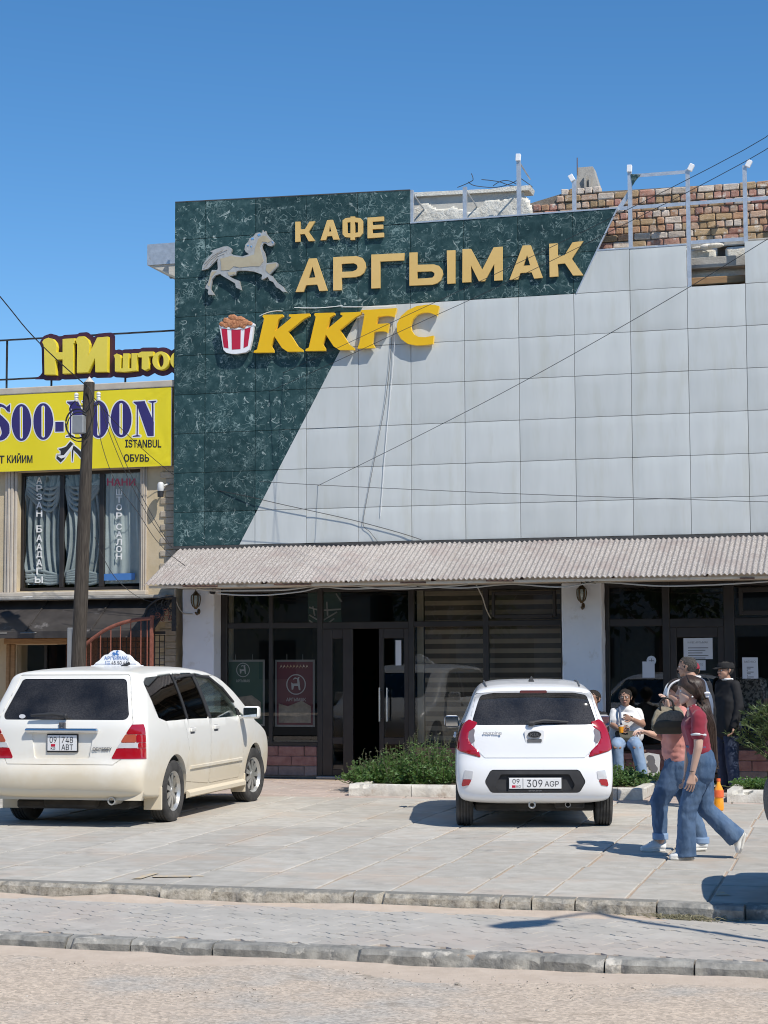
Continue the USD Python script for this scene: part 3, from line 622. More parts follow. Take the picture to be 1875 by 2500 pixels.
for pts in ([(988, 405), (1012, 395), (1022, 388), (1018, 375)], [(1012, 393), (1030, 402), (1070, 405), (1100, 398), (1118, 388)], [(1040, 388), (1075, 392), (1100, 400), (1125, 404)], [(1065, 402), (1090, 390), (1115, 398)], [(1124, 385), (1140, 396), (1150, 404)]):
    q = np.array([F(u, v, .5 + .05 * math.sin(u)) for u, v in pts]); obj('strand', tube(catmull(q, 16), .006, 5), L['dark_iron'], wire)

# ---------------------------------------------------------------- ground floor
YS = .22
zs = 2.76
obj('lintel_beam', cbx(XL + .1, XR, -.10, .39, zs, 3.02, .01), L['beige_beam'], cafe)
pil = []
for x0, x1 in ((FX(394, 1300, -.06), FX(462, 1300, -.06)), (FX(1213, 1300, -.06), FX(1299, 1300, -.06)), (3.0, 3.6)):
    mshp = cbx(x0, x1, -.06, .5, 0, zs - .004, .015)
    m = mshp.subdivide_to_size(.12); m = trimesh.Trimesh(m.vertices, m.faces)
    m.vertices[:, 0] += .008 * (meshkit.noise(m.vertices * 6, 3) - .5) * 2
    obj('pillar', m, L['white_paint'], cafe, smooth=30); pil.append((x0, x1))
# storefront metal frames, described by picture columns
def fr(u0, u1, v0, v1, y0=YS, d=.08, name='window_frame', mt='dark_frame', par=None, dy=0):
    xa, xb = FX(u0, 1500, YS), FX(u1, 1500, YS); za, zb_ = v0, v1
    return obj(name, cbx(xa, xb, y0 + dy, y0 + d + dy, za, zb_, .006), L[mt], par or cafe)
zT0, zT1 = 2.17, 2.25
zP = .455
def pane(x0, x1, z0, z1, y=YS + .035, par=None, name='pane', mt='shop_glass'):
    return obj(name, (np.array([(x0, y, z0), (x1, y, z0), (x1, y, z1), (x0, y, z1)]), np.array([[0, 1, 2, 3]])), L[mt], par or cafe)
U = lambda u: FX(u, 1500, YS)
xA, xD0, xD1, xB = pil[0][1], U(688), U(890), pil[1][0]
# left bay
for (x0, x1, z0, z1, dy) in [(xA, xA + .10, .0, zs, 0), (U(580), U(588), zP, zs, .004), (xD0 - .02, xD0 + .06, 0, zs, -.004), (xD1 - .05, xD1 + .03, 0, zs, -.004), (U(1044), U(1056), zP, zs, .004), (xB - .07, xB, 0, zs, 0)]:
    obj('window_frame', cbx(x0, x1, YS + dy, YS + .08 + dy, z0, z1, .006), L['dark_frame'], cafe)
for (x0, x1, z0, z1) in [(xA + .1, xD0 - .02, zT0, zT1), (xD0 + .06, xD1 - .05, zT0 - .02, zT1), (xD1 + .03, xB - .07, zT0, zT1), (xA + .1, xD0 - .02, zP, zP + .06), (xD1 + .03, xB - .07, zP, zP + .06), (xA + .1, xD0 - .02, zs - .07, zs), (xD0 + .06, xD1 - .05, zs - .07, zs), (xD1 + .03, xB - .07, zs - .07, zs)]:
    obj('window_frame', cbx(x0, x1, YS + .008, YS + .07, z0, z1, .006), L['dark_frame'], cafe)
# small opening window upper right of the bay
hw = [(U(1064), U(1070)), (U(1196), U(1203))]
for a, b in hw: obj('vent_frame', cbx(a, b, YS - .012, YS + .05, zT1 + .05, zs - .1, .006), L['dark_frame'], cafe)
obj('vent_frame', cbx(hw[0][1], hw[1][0], YS - .012, YS + .05, zT1 + .03, zT1 + .08, .006), L['dark_frame'], cafe)
obj('vent_frame', cbx(hw[0][1], hw[1][0], YS - .012, YS + .05, zs - .15, zs - .1, .006), L['dark_frame'], cafe)
for x0, x1 in ((xA + .1, U(580)), (U(588), xD0 - .02), (xD1 + .03, U(1044)), (U(1056), xB - .07)):
    pane(x0, x1, zP + .06, zT0); pane(x0, x1, zT1, zs - .07)
pane(xD0 + .06, xD1 - .05, zT1, zs - .07)
# brick plinths
def plinth(x0, x1, seed):
    rr = random.Random(seed); obj('plinth', bx(x0, x1, YS + .03, YS + .2, 0, zP - .01), L['mortar'], cafe)
    pth = used and f'{cafe}/plinth' + ('' if used[cafe + '/plinth'] == 0 else f"_{used[cafe + '/plinth']:03d}")
    for r in range(3):
        x = x0 + .002 - (r % 2) * .2
        z0 = .03 + r * .143
        while x < x1 - .01:
            a, b = max(x, x0 + .002), min(x + .40, x1 - .002)
            if b - a > .04: obj('plinth_brick', rough_box(a, b - .008, YS + .004 + rr.uniform(-.004, .004), YS + .1, z0, z0 + .137, .008, .003, rr), L['plinth_grey' if r == 0 else 'plinth_brick'], pth)
            x += .40
plinth(xA + .1, xD0 - .022, 1); plinth(xD1 + .032, xB - .07, 2)
# double door: left leaf shut, right leaf open a little way in the frame
def leaf(x0, x1, y, glass_w, z0, z1, name, handle=None, extra=None):
    o = obj(name, [cbx(x0, x0 + glass_w, y, y + .06, z0, z1, .006), cbx(x1 - glass_w, x1, y, y + .06, z0, z1, .006), cbx(x0 + glass_w, x1 - glass_w, y + .002, y + .058, z0, z0 + .1, .006), cbx(x0 + glass_w, x1 - glass_w, y + .002, y + .058, z0 + .46, z0 + .56 + .3 * 0, .006), cbx(x0 + glass_w, x1 - glass_w, y + .002, y + .058, z1 - .14, z1, .006)], L['door_frame'], cafe)
    obj('door_glass', (np.array([(x0 + glass_w, y + .028, z0 + .1), (x1 - glass_w, y + .028, z0 + .1), (x1 - glass_w, y + .028, z1 - .14), (x0 + glass_w, y + .028, z1 - .14)]), np.array([[0, 1, 2, 3]])), L['shop_glass'], o)
    return o
xd = [xD0 + .06, U(762), U(818), xD1 - .05]
dl = leaf(xd[0], xd[1], YS + .0, .15, .03, zT0 - .02, 'door_leaf')
dr = leaf(xd[2], xd[3], YS + .015, .07, .03, zT0 - .02, 'door_leaf')
for u in (822, 838):
    x = U(u); obj('door_handle', [tube([(x, YS - .05, .82), (x, YS - .05, 1.3)], .014, 8), tube([(x, YS - .05, .86), (x, YS + .03, .86)], .01, 6), tube([(x, YS - .05, 1.26), (x, YS + .03, 1.26)], .01, 6)], L['steel_handle'], dr, smooth=40)
obj('door_notice', bx(U(855), U(867), YS - .003, YS + .012, 1.62, 1.98), L['paper'], dr)
obj('door_sill', cbx(xd[0] - .06, xd[3] + .05, YS - .12, YS + .1, 0.0, .028, .008), L['concrete'], cafe)
# right bay
xE = pil[1][1]; xF = 3.0
r_m = [U(1433), U(1461), U(1556), U(1586)]
for (x0, x1, z0, z1, dy) in [(xE, xE + .06, 0, zs, 0), (r_m[0], r_m[0] + .1, 0, zs, -.004), (r_m[3] - .12, r_m[3] + .02, 0, zs, -.004), (1.2, 1.28, zP, zs, 0), (2.92, 3.0, 0, zs, 0)]:
    obj('window_frame', cbx(x0, x1, YS + dy, YS + .08 + dy, z0, z1, .006), L['dark_frame'], cafe)
for (x0, x1, z0, z1) in [(xE + .06, r_m[0], zT0 - .02, zT1), (r_m[0] + .1, r_m[3] - .12, zT0 - .04, zT1), (r_m[3] + .02, 2.92, zT0 - .02, zT1), (xE + .06, r_m[0], zP, zP + .06), (r_m[3] + .02, 2.92, zP, zP + .06), (xE + .06, r_m[0], zs - .07, zs), (r_m[0] + .1, r_m[3] - .12, zs - .07, zs), (r_m[3] + .02, 2.92, zs - .07, zs)]:
    obj('window_frame', cbx(x0, x1, YS + .008, YS + .07, z0, z1, .006), L['dark_frame'], cafe)
for (x0, x1) in ((xE + .06, r_m[0]), (r_m[3] + .02, 1.2), (1.28, 2.92)):
    pane(x0, x1, zP + .06, zT0 - .02); pane(x0, x1, zT1, zs - .07)
pane(r_m[0] + .1, r_m[3] - .12, zT1, zs - .07)
plinth(xE + .06, r_m[0], 3); plinth(r_m[3] + .02, 2.92, 4)
d2 = leaf(r_m[0] + .1, r_m[3] - .12, YS + .01, .09, .03, zT0 - .04, 'door_leaf')
vx0, vx1 = U(1600), U(1600) + 1.0
for (a, b, z0, z1) in ((vx0, vx0 + .05, zT1 + .04, zs - .1), (vx1 - .05, vx1, zT1 + .04, zs - .1), (vx0 + .05, vx1 - .05, zT1 + .04, zT1 + .1), (vx0 + .05, vx1 - .05, zs - .16, zs - .1)):
    obj('vent_frame', cbx(a, b, YS - .012, YS + .05, z0, z1, .006), L['dark_frame'], cafe)
# interior shell
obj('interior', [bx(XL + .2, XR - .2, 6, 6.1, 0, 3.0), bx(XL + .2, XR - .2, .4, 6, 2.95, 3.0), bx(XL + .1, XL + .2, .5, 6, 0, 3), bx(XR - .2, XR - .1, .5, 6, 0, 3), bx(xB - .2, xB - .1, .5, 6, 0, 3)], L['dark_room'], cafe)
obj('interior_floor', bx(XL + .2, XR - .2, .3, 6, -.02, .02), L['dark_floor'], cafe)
obj('inner_post', bx(U(478), U(490), .42, .5, .5, 2.95), L['inner_beige'], cafe)
obj('inner_post', bx(U(894), U(908), .42, .5, .5, 2.95), L['inner_beige'], cafe)
# striped blind
bl0, bl1 = U(911), U(1207)
for i, (a, b) in enumerate(((bl0, U(1046)), (U(1052), bl1))):
    bl = thing('roller_blind', ['wide striped day-and-night blind behind the glass beside the open door', 'striped blind behind the window pane left of the middle pillar'][i], 'blind', ((a + b) / 2, .42, 1.6))
    bands = 17
    for k in range(bands):
        z1 = 2.82 - k * .138
        obj('band', bx(a, b, .42, .424, z1 - .066, z1), L['blind_band'], bl)
        obj('sheer_strip', bx(a, b, .421, .423, z1 - .138, z1 - .066), L['blind_sheer'], bl)
# ---------------------------------------------------------------- corrugated canopy
PC, ZC0, ZC1 = 1.27, 3.345, 2.775
cx0 = F(385, 1188)[0]
pitch, amp = .072, .0125
edges = [cx0 + .00] + [cx0 + q for q in (1.05, 2.12, 3.2, 4.28, 5.35, 6.42)] + [FX(1540, 1165), FX(1680, 1165), -.6, .5, 1.6, 2.7, 3.6]
edges = sorted(e for e in edges)
rcn = random.Random(4)
for i, (a, b) in enumerate(zip(edges[:-1], edges[1:])):
    lift = (i % 2) * .006 + rcn.uniform(0, .003); ext = rcn.uniform(-.015, .02)
    n = max(8, int((b - a + .03) / pitch * 8)); xs_ = np.linspace(a, b + .03, n + 1)
    h = amp * np.sin(xs_ / pitch * 2 * PI); nyy = 6
    top = []
    for t in np.linspace(0, 1, nyy):
        yy = -.01 - (PC + ext) * t; zz = ZC0 + (ZC1 - ZC0) * t
        wob = .006 * (meshkit.noise(np.c_[xs_ * 1.5, xs_ * 0 + t * 3, xs_ * 0 + i], 4) - .5)
        top.append(np.c_[xs_, np.full(n + 1, yy), zz + h + lift + wob])
    top = np.array(top); bot = top - np.array([0, 0, .007])
    V = np.vstack([top.reshape(-1, 3), bot.reshape(-1, 3)]); o = nyy * (n + 1); f = []
    for r in range(nyy - 1):
        for c in range(n):
            q = r * (n + 1) + c
            f += [(q, q + n + 1, q + n + 2, q + 1), (o + q + 1, o + q + n + 2, o + q + n + 1, o + q)]
    for c in range(n):
        q = (nyy - 1) * (n + 1) + c; f.append((q, o + q, o + q + 1, q + 1))
    for r in range(nyy - 1):
        q = r * (n + 1); f.append((q, o + q, o + q + n + 1, q + n + 1)); q += n; f.append((q + n + 1, o + q + n + 1, o + q, q))
    obj('canopy_sheet', (V, np.array(f)), L['canopy_sheet'], cafe, smooth=50)
obj('canopy_batten', [cbx(cx0 + .05, XR, -PC + .06, -PC + .10, ZC1 - .055, ZC1 - .018, .004), cbx(cx0 + .05, XR, -.7, -.65, ZC1 + .19, ZC1 + .23, .004)], L['beige_beam'], cafe)
for q in range(11):
    x = cx0 + .5 + q * 1.22; s = (ZC1 - ZC0) / PC
    obj('canopy_rafter', trimesh.convex.convex_hull(np.array([(x + dx, y, ZC0 - s * y - d) for dx in (0, .05) for y in (-.02, -PC + .12) for d in (.03, .09)])), L['old_iron'], cafe)
for u0, u1, v in ((592, 672, 1262), (865, 920, 1258), (1050, 1110, 1254), (1598, 1630, 1249), (395, 470, 1266)):
    a, b = F(u0, v, -PC + .02), F(u1, v, -PC + .02); obj('loose_batten', tube([a, b], .013, 6), L['old_iron'], cafe)
# ---------------------------------------------------------------- lettering on the cafe front
C1, C2, C3, C6, C950 = (520, 720, .18083), (800, 720, .18083), (480, 540, .15069), (600, 350, .48222), (950, 350, .55756)
def holed(out, holes, y, crop):
    p = fpoly(out, y, crop)
    for h in holes: p = p.difference(fpoly(h, y, crop))
    return p
yk = -.105
K1 = [(548, 780), (555, 752), (595, 735), (690, 320), (668, 290), (680, 268), (940, 262), (942, 290), (885, 325), (838, 490), (1060, 305), (1022, 288), (1026, 262), (1303, 250), (1303, 283), (1225, 322), (1015, 495), (1140, 688), (1207, 735), (1205, 765), (1005, 766), (930, 715), (825, 555), (785, 690), (818, 742), (815, 776)]
KF = [(403, 724), (408, 702), (430, 640), (497, 262), (478, 240), (445, 228), (448, 205), (930, 176), (898, 303), (868, 288), (800, 280), (678, 295), (657, 393), (832, 380), (805, 515), (785, 495), (735, 488), (630, 498), (600, 650), (632, 700), (630, 715)]
KC = [(1505, 150), (1475, 285), (1440, 262), (1370, 238), (1290, 238), (1210, 265), (1155, 320), (1120, 410), (1130, 480), (1170, 535), (1230, 568), (1320, 570), (1430, 548), (1420, 660), (1330, 675), (1200, 682), (1080, 660), (990, 595), (935, 500), (935, 390), (985, 290), (1080, 205), (1200, 150), (1330, 132), (1440, 132)]
sg = thing('letter_sign', 'big yellow raised italic KKFC letters with a chicken bucket board in front', 'sign', F(850, 710, -.05))
for pts, cr in ((K1, C1), ([(a + 697, b - 23) for a, b in K1], C1), (KF, C2), (KC, C2)):
    p = fpoly(pts, yk, cr).buffer(.004).buffer(-.004)
    o = obj('letter', ex(p, yk, .012), L['yellow_letter'], sg)
    obj('letter_side', ex(p.buffer(-.002), yk + .0125, .06), L['yellow_side'], o)
    obj('spacer', [bx(c.x - .012, c.x + .012, yk + .07, -.001, c.y - .012 + d, c.y + .012 + d) for c in [p.representative_point()] for d in (0,)], L['galvanised'], o)
bk = [(80, 415), (95, 470), (140, 740), (180, 780), (250, 794), (310, 796), (440, 775), (490, 740), (520, 620), (545, 430), (555, 395), (540, 370), (430, 345), (405, 300), (380, 290)]
bk_b = fpoly([(80, 415), (120, 375), (150, 330), (230, 280), (280, 262), (330, 290), (385, 288), (415, 320), (440, 350), (500, 355), (555, 385), (557, 412), (545, 430), (520, 620), (490, 740), (440, 775), (310, 796), (250, 794), (180, 780), (140, 740), (95, 470)], yk, C1)
bo = obj('bucket_board', ex(bk_b, yk, .065), L['sign_white'], sg)
for q in ([(112, 455), (190, 462), (208, 722), (145, 708)], [(248, 466), (375, 462), (370, 730), (255, 738)], [(428, 455), (508, 435), (470, 690), (412, 718)]):
    obj('stripe', ex(fpoly(q, yk - .003, C1), yk - .003, .0025), L['sign_red'], bo)
obj('bucket_rim', ex(fpoly([(80, 412), (95, 405), (160, 432), (320, 446), (450, 430), (545, 385), (552, 405), (455, 452), (320, 468), (160, 454), (88, 432)], yk - .008, C1), yk - .008, .007), L['sign_white'], bo)
rch = random.Random(6)
for u, v, s in ((130, 395, 50), (190, 350, 62), (260, 300, 55), (250, 385, 75), (330, 395, 70), (370, 330, 62), (430, 380, 66), (490, 385, 48), (180, 415, 50), (320, 325, 50), (280, 420, 55), (400, 415, 55)):
    p = F((C1[0] + C1[2] * u) / K, (C1[1] + C1[2] * v) / K, yk); m = trimesh.creation.icosphere(subdivisions=2)
    m.vertices *= (1 + .5 * (meshkit.noise(m.vertices * 2.2, int(u)) - .5))[:, None]
    k_ = s * .18083 / 176
    obj('chicken_piece', mv(m, p[0], yk - .004, p[2], ryy=rch.uniform(-.6, .6), s=(k_ * 1.1, .018, k_ * .72)), L['chicken'], bo, smooth=True)
obj('sign_wire', [tube(sag(F(610, 672, -.03), F(560, 683, -.03), -.03), .006, 5), tube(sag(F(636, 664, -.04), F(740, 660, -.04), .02), .006, 5), tube(sag(F(740, 663, -.05), F(855, 661, -.05), .004), .006, 5)], L['cable_white'], sg)

yl = -.045
cs = thing('cafe_sign', 'gold raised Cyrillic letters naming the cafe with a running horse emblem', 'sign', F(850, 570, -.03))
def golds(lst, cr):
    for out, holes in lst:
        p = holed(out, holes, yl, cr); o = obj('letter', ex(p, yl, .03), L['gold_letter'], cs)
        c = p.representative_point(); obj('spacer', bx(c.x - .01, c.x + .01, yl + .031, -.001, c.y - .01, c.y + .01), L['galvanised'], o)
golds([([(252, 752), (320, 583), (357, 581), (413, 745), (372, 747), (362, 714), (305, 718), (292, 751)], [[(338, 622), (352, 678), (317, 682)]]),
 ([(442, 576), (560, 570), (590, 580), (604, 603), (608, 630), (598, 655), (578, 670), (550, 677), (485, 680), (485, 742), (442, 744)], [[(485, 610), (545, 606), (562, 614), (566, 628), (560, 640), (540, 648), (485, 651)]]),
 ([(635, 563), (803, 555), (800, 592), (680, 598), (680, 732), (635, 734)], []),
 ([(828, 553), (868, 551), (868, 615), (950, 612), (978, 620), (994, 640), (998, 662), (988, 692), (970, 707), (945, 715), (828, 720)], [[(868, 650), (940, 647), (955, 656), (955, 668), (945, 680), (868, 685)]]),
 ([(1018, 542), (1060, 540), (1060, 708), (1020, 711)], []),
 ([(1097, 535), (1140, 534), (1197, 640), (1255, 526), (1300, 523), (1300, 692), (1257, 695), (1258, 610), (1210, 697), (1180, 698), (1140, 618), (1140, 702), (1096, 704)], []),
 ([(1335, 690), (1402, 517), (1442, 515), (1503, 680), (1460, 684), (1447, 652), (1390, 656), (1378, 688)], [[(1405, 620), (1440, 617), (1424, 565)]]),
 ([(250, 397), (275, 396), (275, 435), (300, 434), (322, 396), (352, 394), (318, 448), (350, 493), (318, 495), (298, 458), (275, 460), (275, 497), (250, 499)], []),
 ([(378, 490), (412, 388), (440, 387), (473, 486), (443, 487), (437, 468), (412, 470), (405, 489)], [[(420, 447), (433, 446), (426, 417)]]),
 ([(490, 390), (505, 378), (530, 376), (530, 370), (552, 370), (552, 376), (580, 378), (592, 392), (592, 455), (578, 472), (552, 475), (552, 488), (530, 489), (530, 476), (503, 474), (490, 460)], [[(514, 400), (530, 398), (530, 455), (514, 453)], [(552, 398), (568, 400), (568, 450), (552, 454)]]),
 ([(616, 376), (698, 370), (698, 392), (642, 396), (642, 414), (694, 411), (694, 432), (642, 434), (642, 455), (698, 452), (698, 474), (616, 480)], [])], C6)
golds([([(700, 440), (738, 437), (738, 492), (768, 490), (803, 433), (850, 428), (800, 505), (850, 577), (805, 578), (770, 525), (738, 528), (740, 582), (703, 585)], [])], C950)
hp = [(85, 795), (95, 720), (140, 640), (215, 560), (265, 510), (215, 490), (300, 455), (430, 412), (500, 403), (550, 430), (575, 465), (550, 520), (600, 548), (740, 570), (850, 535), (800, 500), (775, 460), (790, 380), (840, 325), (855, 280), (920, 245), (950, 200), (1010, 180), (1060, 190), (1072, 140), (1088, 185), (1120, 155), (1130, 205), (1190, 275), (1260, 350), (1250, 380), (1205, 405), (1155, 395), (1125, 360), (1085, 355), (1060, 400), (1065, 450), (1100, 510), (1120, 600), (1120, 680), (1290, 665), (1320, 690), (1310, 730), (1185, 860), (1170, 870), (1220, 885), (1300, 990), (1400, 1060), (1430, 1115), (1465, 1150), (1390, 1140), (1340, 1095), (1290, 1070), (1240, 985), (1180, 960), (1150, 900), (1075, 945), (1050, 945), (1060, 880), (1050, 860), (930, 815), (800, 800), (680, 800), (645, 815), (630, 865), (530, 895), (620, 940), (690, 965), (705, 1040), (725, 1115), (640, 1075), (620, 1005), (520, 945), (400, 875), (385, 850), (300, 880), (250, 940), (230, 1060), (225, 1100), (290, 1195), (190, 1190), (180, 1150), (190, 1110), (140, 1085), (150, 1045), (185, 990), (225, 840), (250, 790), (335, 790), (345, 760), (335, 650), (350, 600), (250, 700), (180, 770)]
yh = -.07
hpoly = fpoly(hp, yh, C3)
hb = obj('horse_emblem', ex(hpoly, yh, .045), L['horse_silver'], cs)
inner = fpoly([(380, 610), (560, 560), (760, 590), (930, 540), (950, 420), (1000, 280), (1080, 230), (1130, 240), (1200, 320), (1150, 350), (1060, 330), (1020, 420), (1060, 560), (1080, 650), (1020, 730), (880, 730), (700, 750), (600, 730), (530, 790), (400, 800), (395, 700)], yh - .006, C3).intersection(hpoly.buffer(-.02))
obj('horse_body_sheet', ex(inner, yh - .006, .0055), L['horse_gold'], hb)
for q in ([(1130, 700), (1290, 680), (1290, 730), (1170, 850), (1120, 800)], [(500, 830), (630, 820), (610, 860), (520, 880)], [(240, 820), (320, 810), (240, 900), (200, 1060), (180, 1040)]): obj('horse_leg_sheet', ex(fpoly(q, yh - .005, C3).intersection(hpoly.buffer(-.012)), yh - .005, .0045), L['horse_gold'], hb)
obj('tail_strand', [tube([F((C3[0] + C3[2] * a) / K, (C3[1] + C3[2] * b) / K, yh - .004) for a, b in q], .006, 5) for q in ([(120, 760), (230, 620), (360, 520), (500, 460)], [(130, 690), (260, 560), (420, 470)], [(230, 690), (330, 570), (450, 520)])], L['horse_silver'], hb)
obj('mirror_piece', [ex(fpoly(q, yh - .006, C3), yh - .006, .005) for q in ([(985, 215), (1030, 195), (1040, 225), (1000, 240)], [(880, 275), (925, 262), (930, 292), (890, 298)], [(815, 385), (850, 382), (840, 410)], [(868, 395), (905, 400), (890, 428)], [(1215, 315), (1250, 345), (1240, 360)])], L['mirror_chip'], hb)
# ---------------------------------------------------------------- neighbouring shop building on the left
YW = .17
nb_ = thing('curtain_shop_building', 'two-storey beige rendered building with tall curtained window beside the cafe', 'building', (-13, YW, 0))
xw0, xw1 = -24.0, XL - .015
wx0, wx1 = FX(38, 1150, YW), FX(303, 1150, YW); wz0, wz1 = FZ(170, 1275, YW), FZ(170, 1016, YW)
gx0, gx1, gz1 = FX(36, 1450, YW), FX(150, 1450, YW), FZ(90, 1393, YW)
zr = FZ(200, 842, YW)
wl = sbox(xw0, 0, xw1, zr).difference(sbox(wx0, wz0, wx1, wz1)).difference(sbox(gx0, .5, gx1, gz1)).difference(sbox(-12.35, 0, -10.75, 2.30))
wall = obj('front_wall', ex(wl, YW, .35), L['beige_wall'], nb_)
obj('rear_walls', [bx(xw0, xw1, 9, 9.2, 0, zr), bx(xw0, xw0 + .2, YW + .35, 9, 0, zr)], L['beige_wall'], nb_)
obj('roof', bx(xw0, xw1, YW + .02, 9.2, zr, zr + .05), L['concrete'], nb_)
cz0 = FZ(0, 853, YW - .1)
obj('cornice', cbx(xw0, xw1, YW - .13, YW + .1, zr - .03, zr + .07, .01), L['stone_trim'], nb_)
obj('room_shell', [bx(xw0 + 1, xw1 - .1, 4, 4.1, 0, zr - .1), bx(xw0 + 1, xw1 - .1, YW + .36, 4, 2.5, 2.6), bx(xw0 + 1, xw1 - .1, YW + .36, 4, zr - .2, zr - .1), bx(xw1 - .1, xw1 - .05, YW + .36, 4, 0, zr - .1), bx(-16, -15.9, YW + .36, 4, 0, zr - .1)], L['dark_room'], nb_)
# window: frame, mullions, panes, curtains, stone casing
win = obj('window', [cbx(wx0, wx1, YW + .10, YW + .16, wz1 - .05, wz1, .005), cbx(wx0, wx1, YW + .10, YW + .16, wz0, wz0 + .05, .005), cbx(wx0, wx0 + .05, YW + .104, YW + .156, wz0 + .05, wz1 - .05, .005), cbx(wx1 - .05, wx1, YW + .104, YW + .156, wz0 + .05, wz1 - .05, .005)], L['dark_frame'], nb_)
mu = [(FX(122, 1150, YW), FX(131, 1150, YW)), (FX(208, 1150, YW), FX(218, 1150, YW))]
for a, b in mu: obj('mullion', cbx(a, b, YW + .10, YW + .16, wz0 + .05, wz1 - .05, .006), L['dark_frame'], win)
cells = [(wx0 + .05, mu[0][0]), (mu[0][1], mu[1][0]), (mu[1][1], wx1 - .05)]
for a, b in cells: obj('pane', (np.array([(a, YW + .128, wz0 + .05), (b, YW + .128, wz0 + .05), (b, YW + .128, wz1 - .05), (a, YW + .128, wz1 - .05)]), np.array([[0, 1, 2, 3]])), L['window_glass'], win)
def drape(x0, x1, z0, z1, y, folds, seed, amp=.05, nx=90, nz=40, swag=None):
    X, Z = np.meshgrid(np.linspace(x0, x1, nx + 1), np.linspace(z0, z1, nz + 1)); T = (Z - z0) / (z1 - z0); S = (X - x0) / (x1 - x0)
    ph = folds * 2 * PI * (S + (swag or 0) * np.sin(T * PI) * .35 + .02 * np.sin(T * 7 + seed))
    Y = y + amp * np.sin(ph) + amp * .6 * np.sin(ph * 2.3 + seed) * T
    V = np.stack([X, Y, Z], -1).reshape(-1, 3); i = np.arange(nx * nz); a = (i // nx) * (nx + 1) + i % nx
    return trimesh.Trimesh(V, np.vstack([np.c_[a, a + 1, a + nx + 2], np.c_[a, a + nx + 2, a + nx + 1]]), process=False)
mat('curtain_grey', (.20, .23, .24), (.33, .36, .37), scale=2.0, rough=.75)
obj('curtain', drape(cells[0][0], cells[0][1], wz0 + .1, wz1 - .05, YW + .185, 6, 1, .04, swag=.6), L['curtain_grey'], win, smooth=True)
obj('curtain', drape(cells[1][0], cells[1][1], wz0 + .1, wz1 - .05, YW + .185, 6, 2, .04, swag=-.5), L['curtain_grey'], win, smooth=True)
obj('net_curtain', drape(cells[2][0], cells[2][1], wz0 + .1, wz1 - .05, YW + .165, 4, 3, .012), L['curtain_pale'], win, smooth=True)
for (cx_, i) in ((cells[0], 0), (cells[1], 1)):     # swags gathered across the top and heaped cloth at the sill
    for q in range(5):
        a, b = cx_[0] + .02, cx_[1] - .02
        m = tube(catmull([(a, YW + .165, wz1 - .1 - q * .05), ((a + b) / 2 + .1 * (1 - 2 * i), YW + .165, wz1 - .25 - q * .085), (b, YW + .165, wz1 - .14 - q * .03)], 14), .028, 7)
        obj('swag_fold', m, L['curtain_grey'], win, smooth=True)
    for q in range(6):
        a, b = cx_[0] + .02, cx_[1] - .02; rr = random.Random(q + i * 9)
        m = tube(catmull([(a, YW + .165, wz0 + .12 + .04 * rr.random() + q * .03), (a + (b - a) * .35, YW + .165, wz0 + .10 + q * .035 + .06 * rr.random()), (a + (b - a) * .7, YW + .165, wz0 + .09 + q * .03 + .05 * rr.random()), (b, YW + .165, wz0 + .14 + q * .02)], 18), .026, 7)
        obj('heaped_fold', m, L['curtain_grey'], win, smooth=True)
CW = (0, 1120, .25919)
yg = YW + .122
def col_text(s, zc, ys, hw, hh, mt, nm):
    for ch, yy in zip(s, ys): obj(nm, text_on(ch, (zc - hw, yy - hh, zc + hw, yy + hh), yg, .002, True, CW), L[mt], win)
col_text('АРЗАН', 370, (205, 278, 358, 437, 515), 28, 31, 'white_print', 'glass_letter')
col_text('БААДАГЫ', 370, (660, 748, 828, 905, 980, 1058), 28, 33, 'white_print', 'glass_letter')
obj('glass_letter', text_on('Ы', (328, 1108, 405, 1170), yg, .002, True, CW), L['white_print'], win)
col_text('ШТОРСАЛОН', 1122, (315, 385, 457, 535, 640, 712, 783, 850, 920), 28, 29, 'white_print', 'glass_letter')
obj('glass_letter', text_on('НАНИ', (1008, 185, 1275, 255), yg, .002, True, CW), L['red_print'], win)
obj('glass_strip', ex(fpoly([(975, 1085), (1270, 1075), (1270, 1140), (975, 1148)], yg, CW), yg, .002), L['blue_print'], win)
# stone casing: stepped pilaster strips left and right, sill
for (a, b) in ((FX(11, 1150, YW), wx0), (wx1, FX(318, 1150, YW))):
    w = (b - a) / 4
    for q in range(4): obj('casing_strip', cbx(a + q * w + .004, a + (q + 1) * w - .004, YW - .03 - .02 * (q in (1, 2)), YW + .14, wz0 - .02, wz1 + .02, .008), L['stone_trim'], nb_)
obj('window_head', cbx(FX(11, 1150, YW), FX(318, 1150, YW), YW - .03, YW + .14, wz1 + .021, wz1 + .1, .008), L['stone_trim'], nb_)
obj('window_sill', [cbx(FX(6, 1150, YW), FX(322, 1150, YW), YW - .12, YW + .14, wz0 - .09, wz0 - .022, .012), cbx(FX(12, 1150, YW), FX(316, 1150, YW), YW - .07, YW + .1, wz0 - .15, wz0 - .092, .012)], L['stone_trim'], nb_)
obj('side_trim', cbx(-16, FX(11, 1150, YW) - .004, YW - .008, YW + .02, wz0 - .15, wz0 + .0, .004), L['beige_dark'], nb_)
# brick veneer at the corner next to the cafe
rv = random.Random(8)
for r in range(34):
    z = 1.3 + r * .098; a = xw1 - (.17 if r % 2 else .26)
    if z > 4.55: break
    obj('veneer_brick', rough_box(a, xw1 - .002, YW - .022, YW + .02, z, z + .088, .006, .003, rv), L['veneer_brick'], nb_)
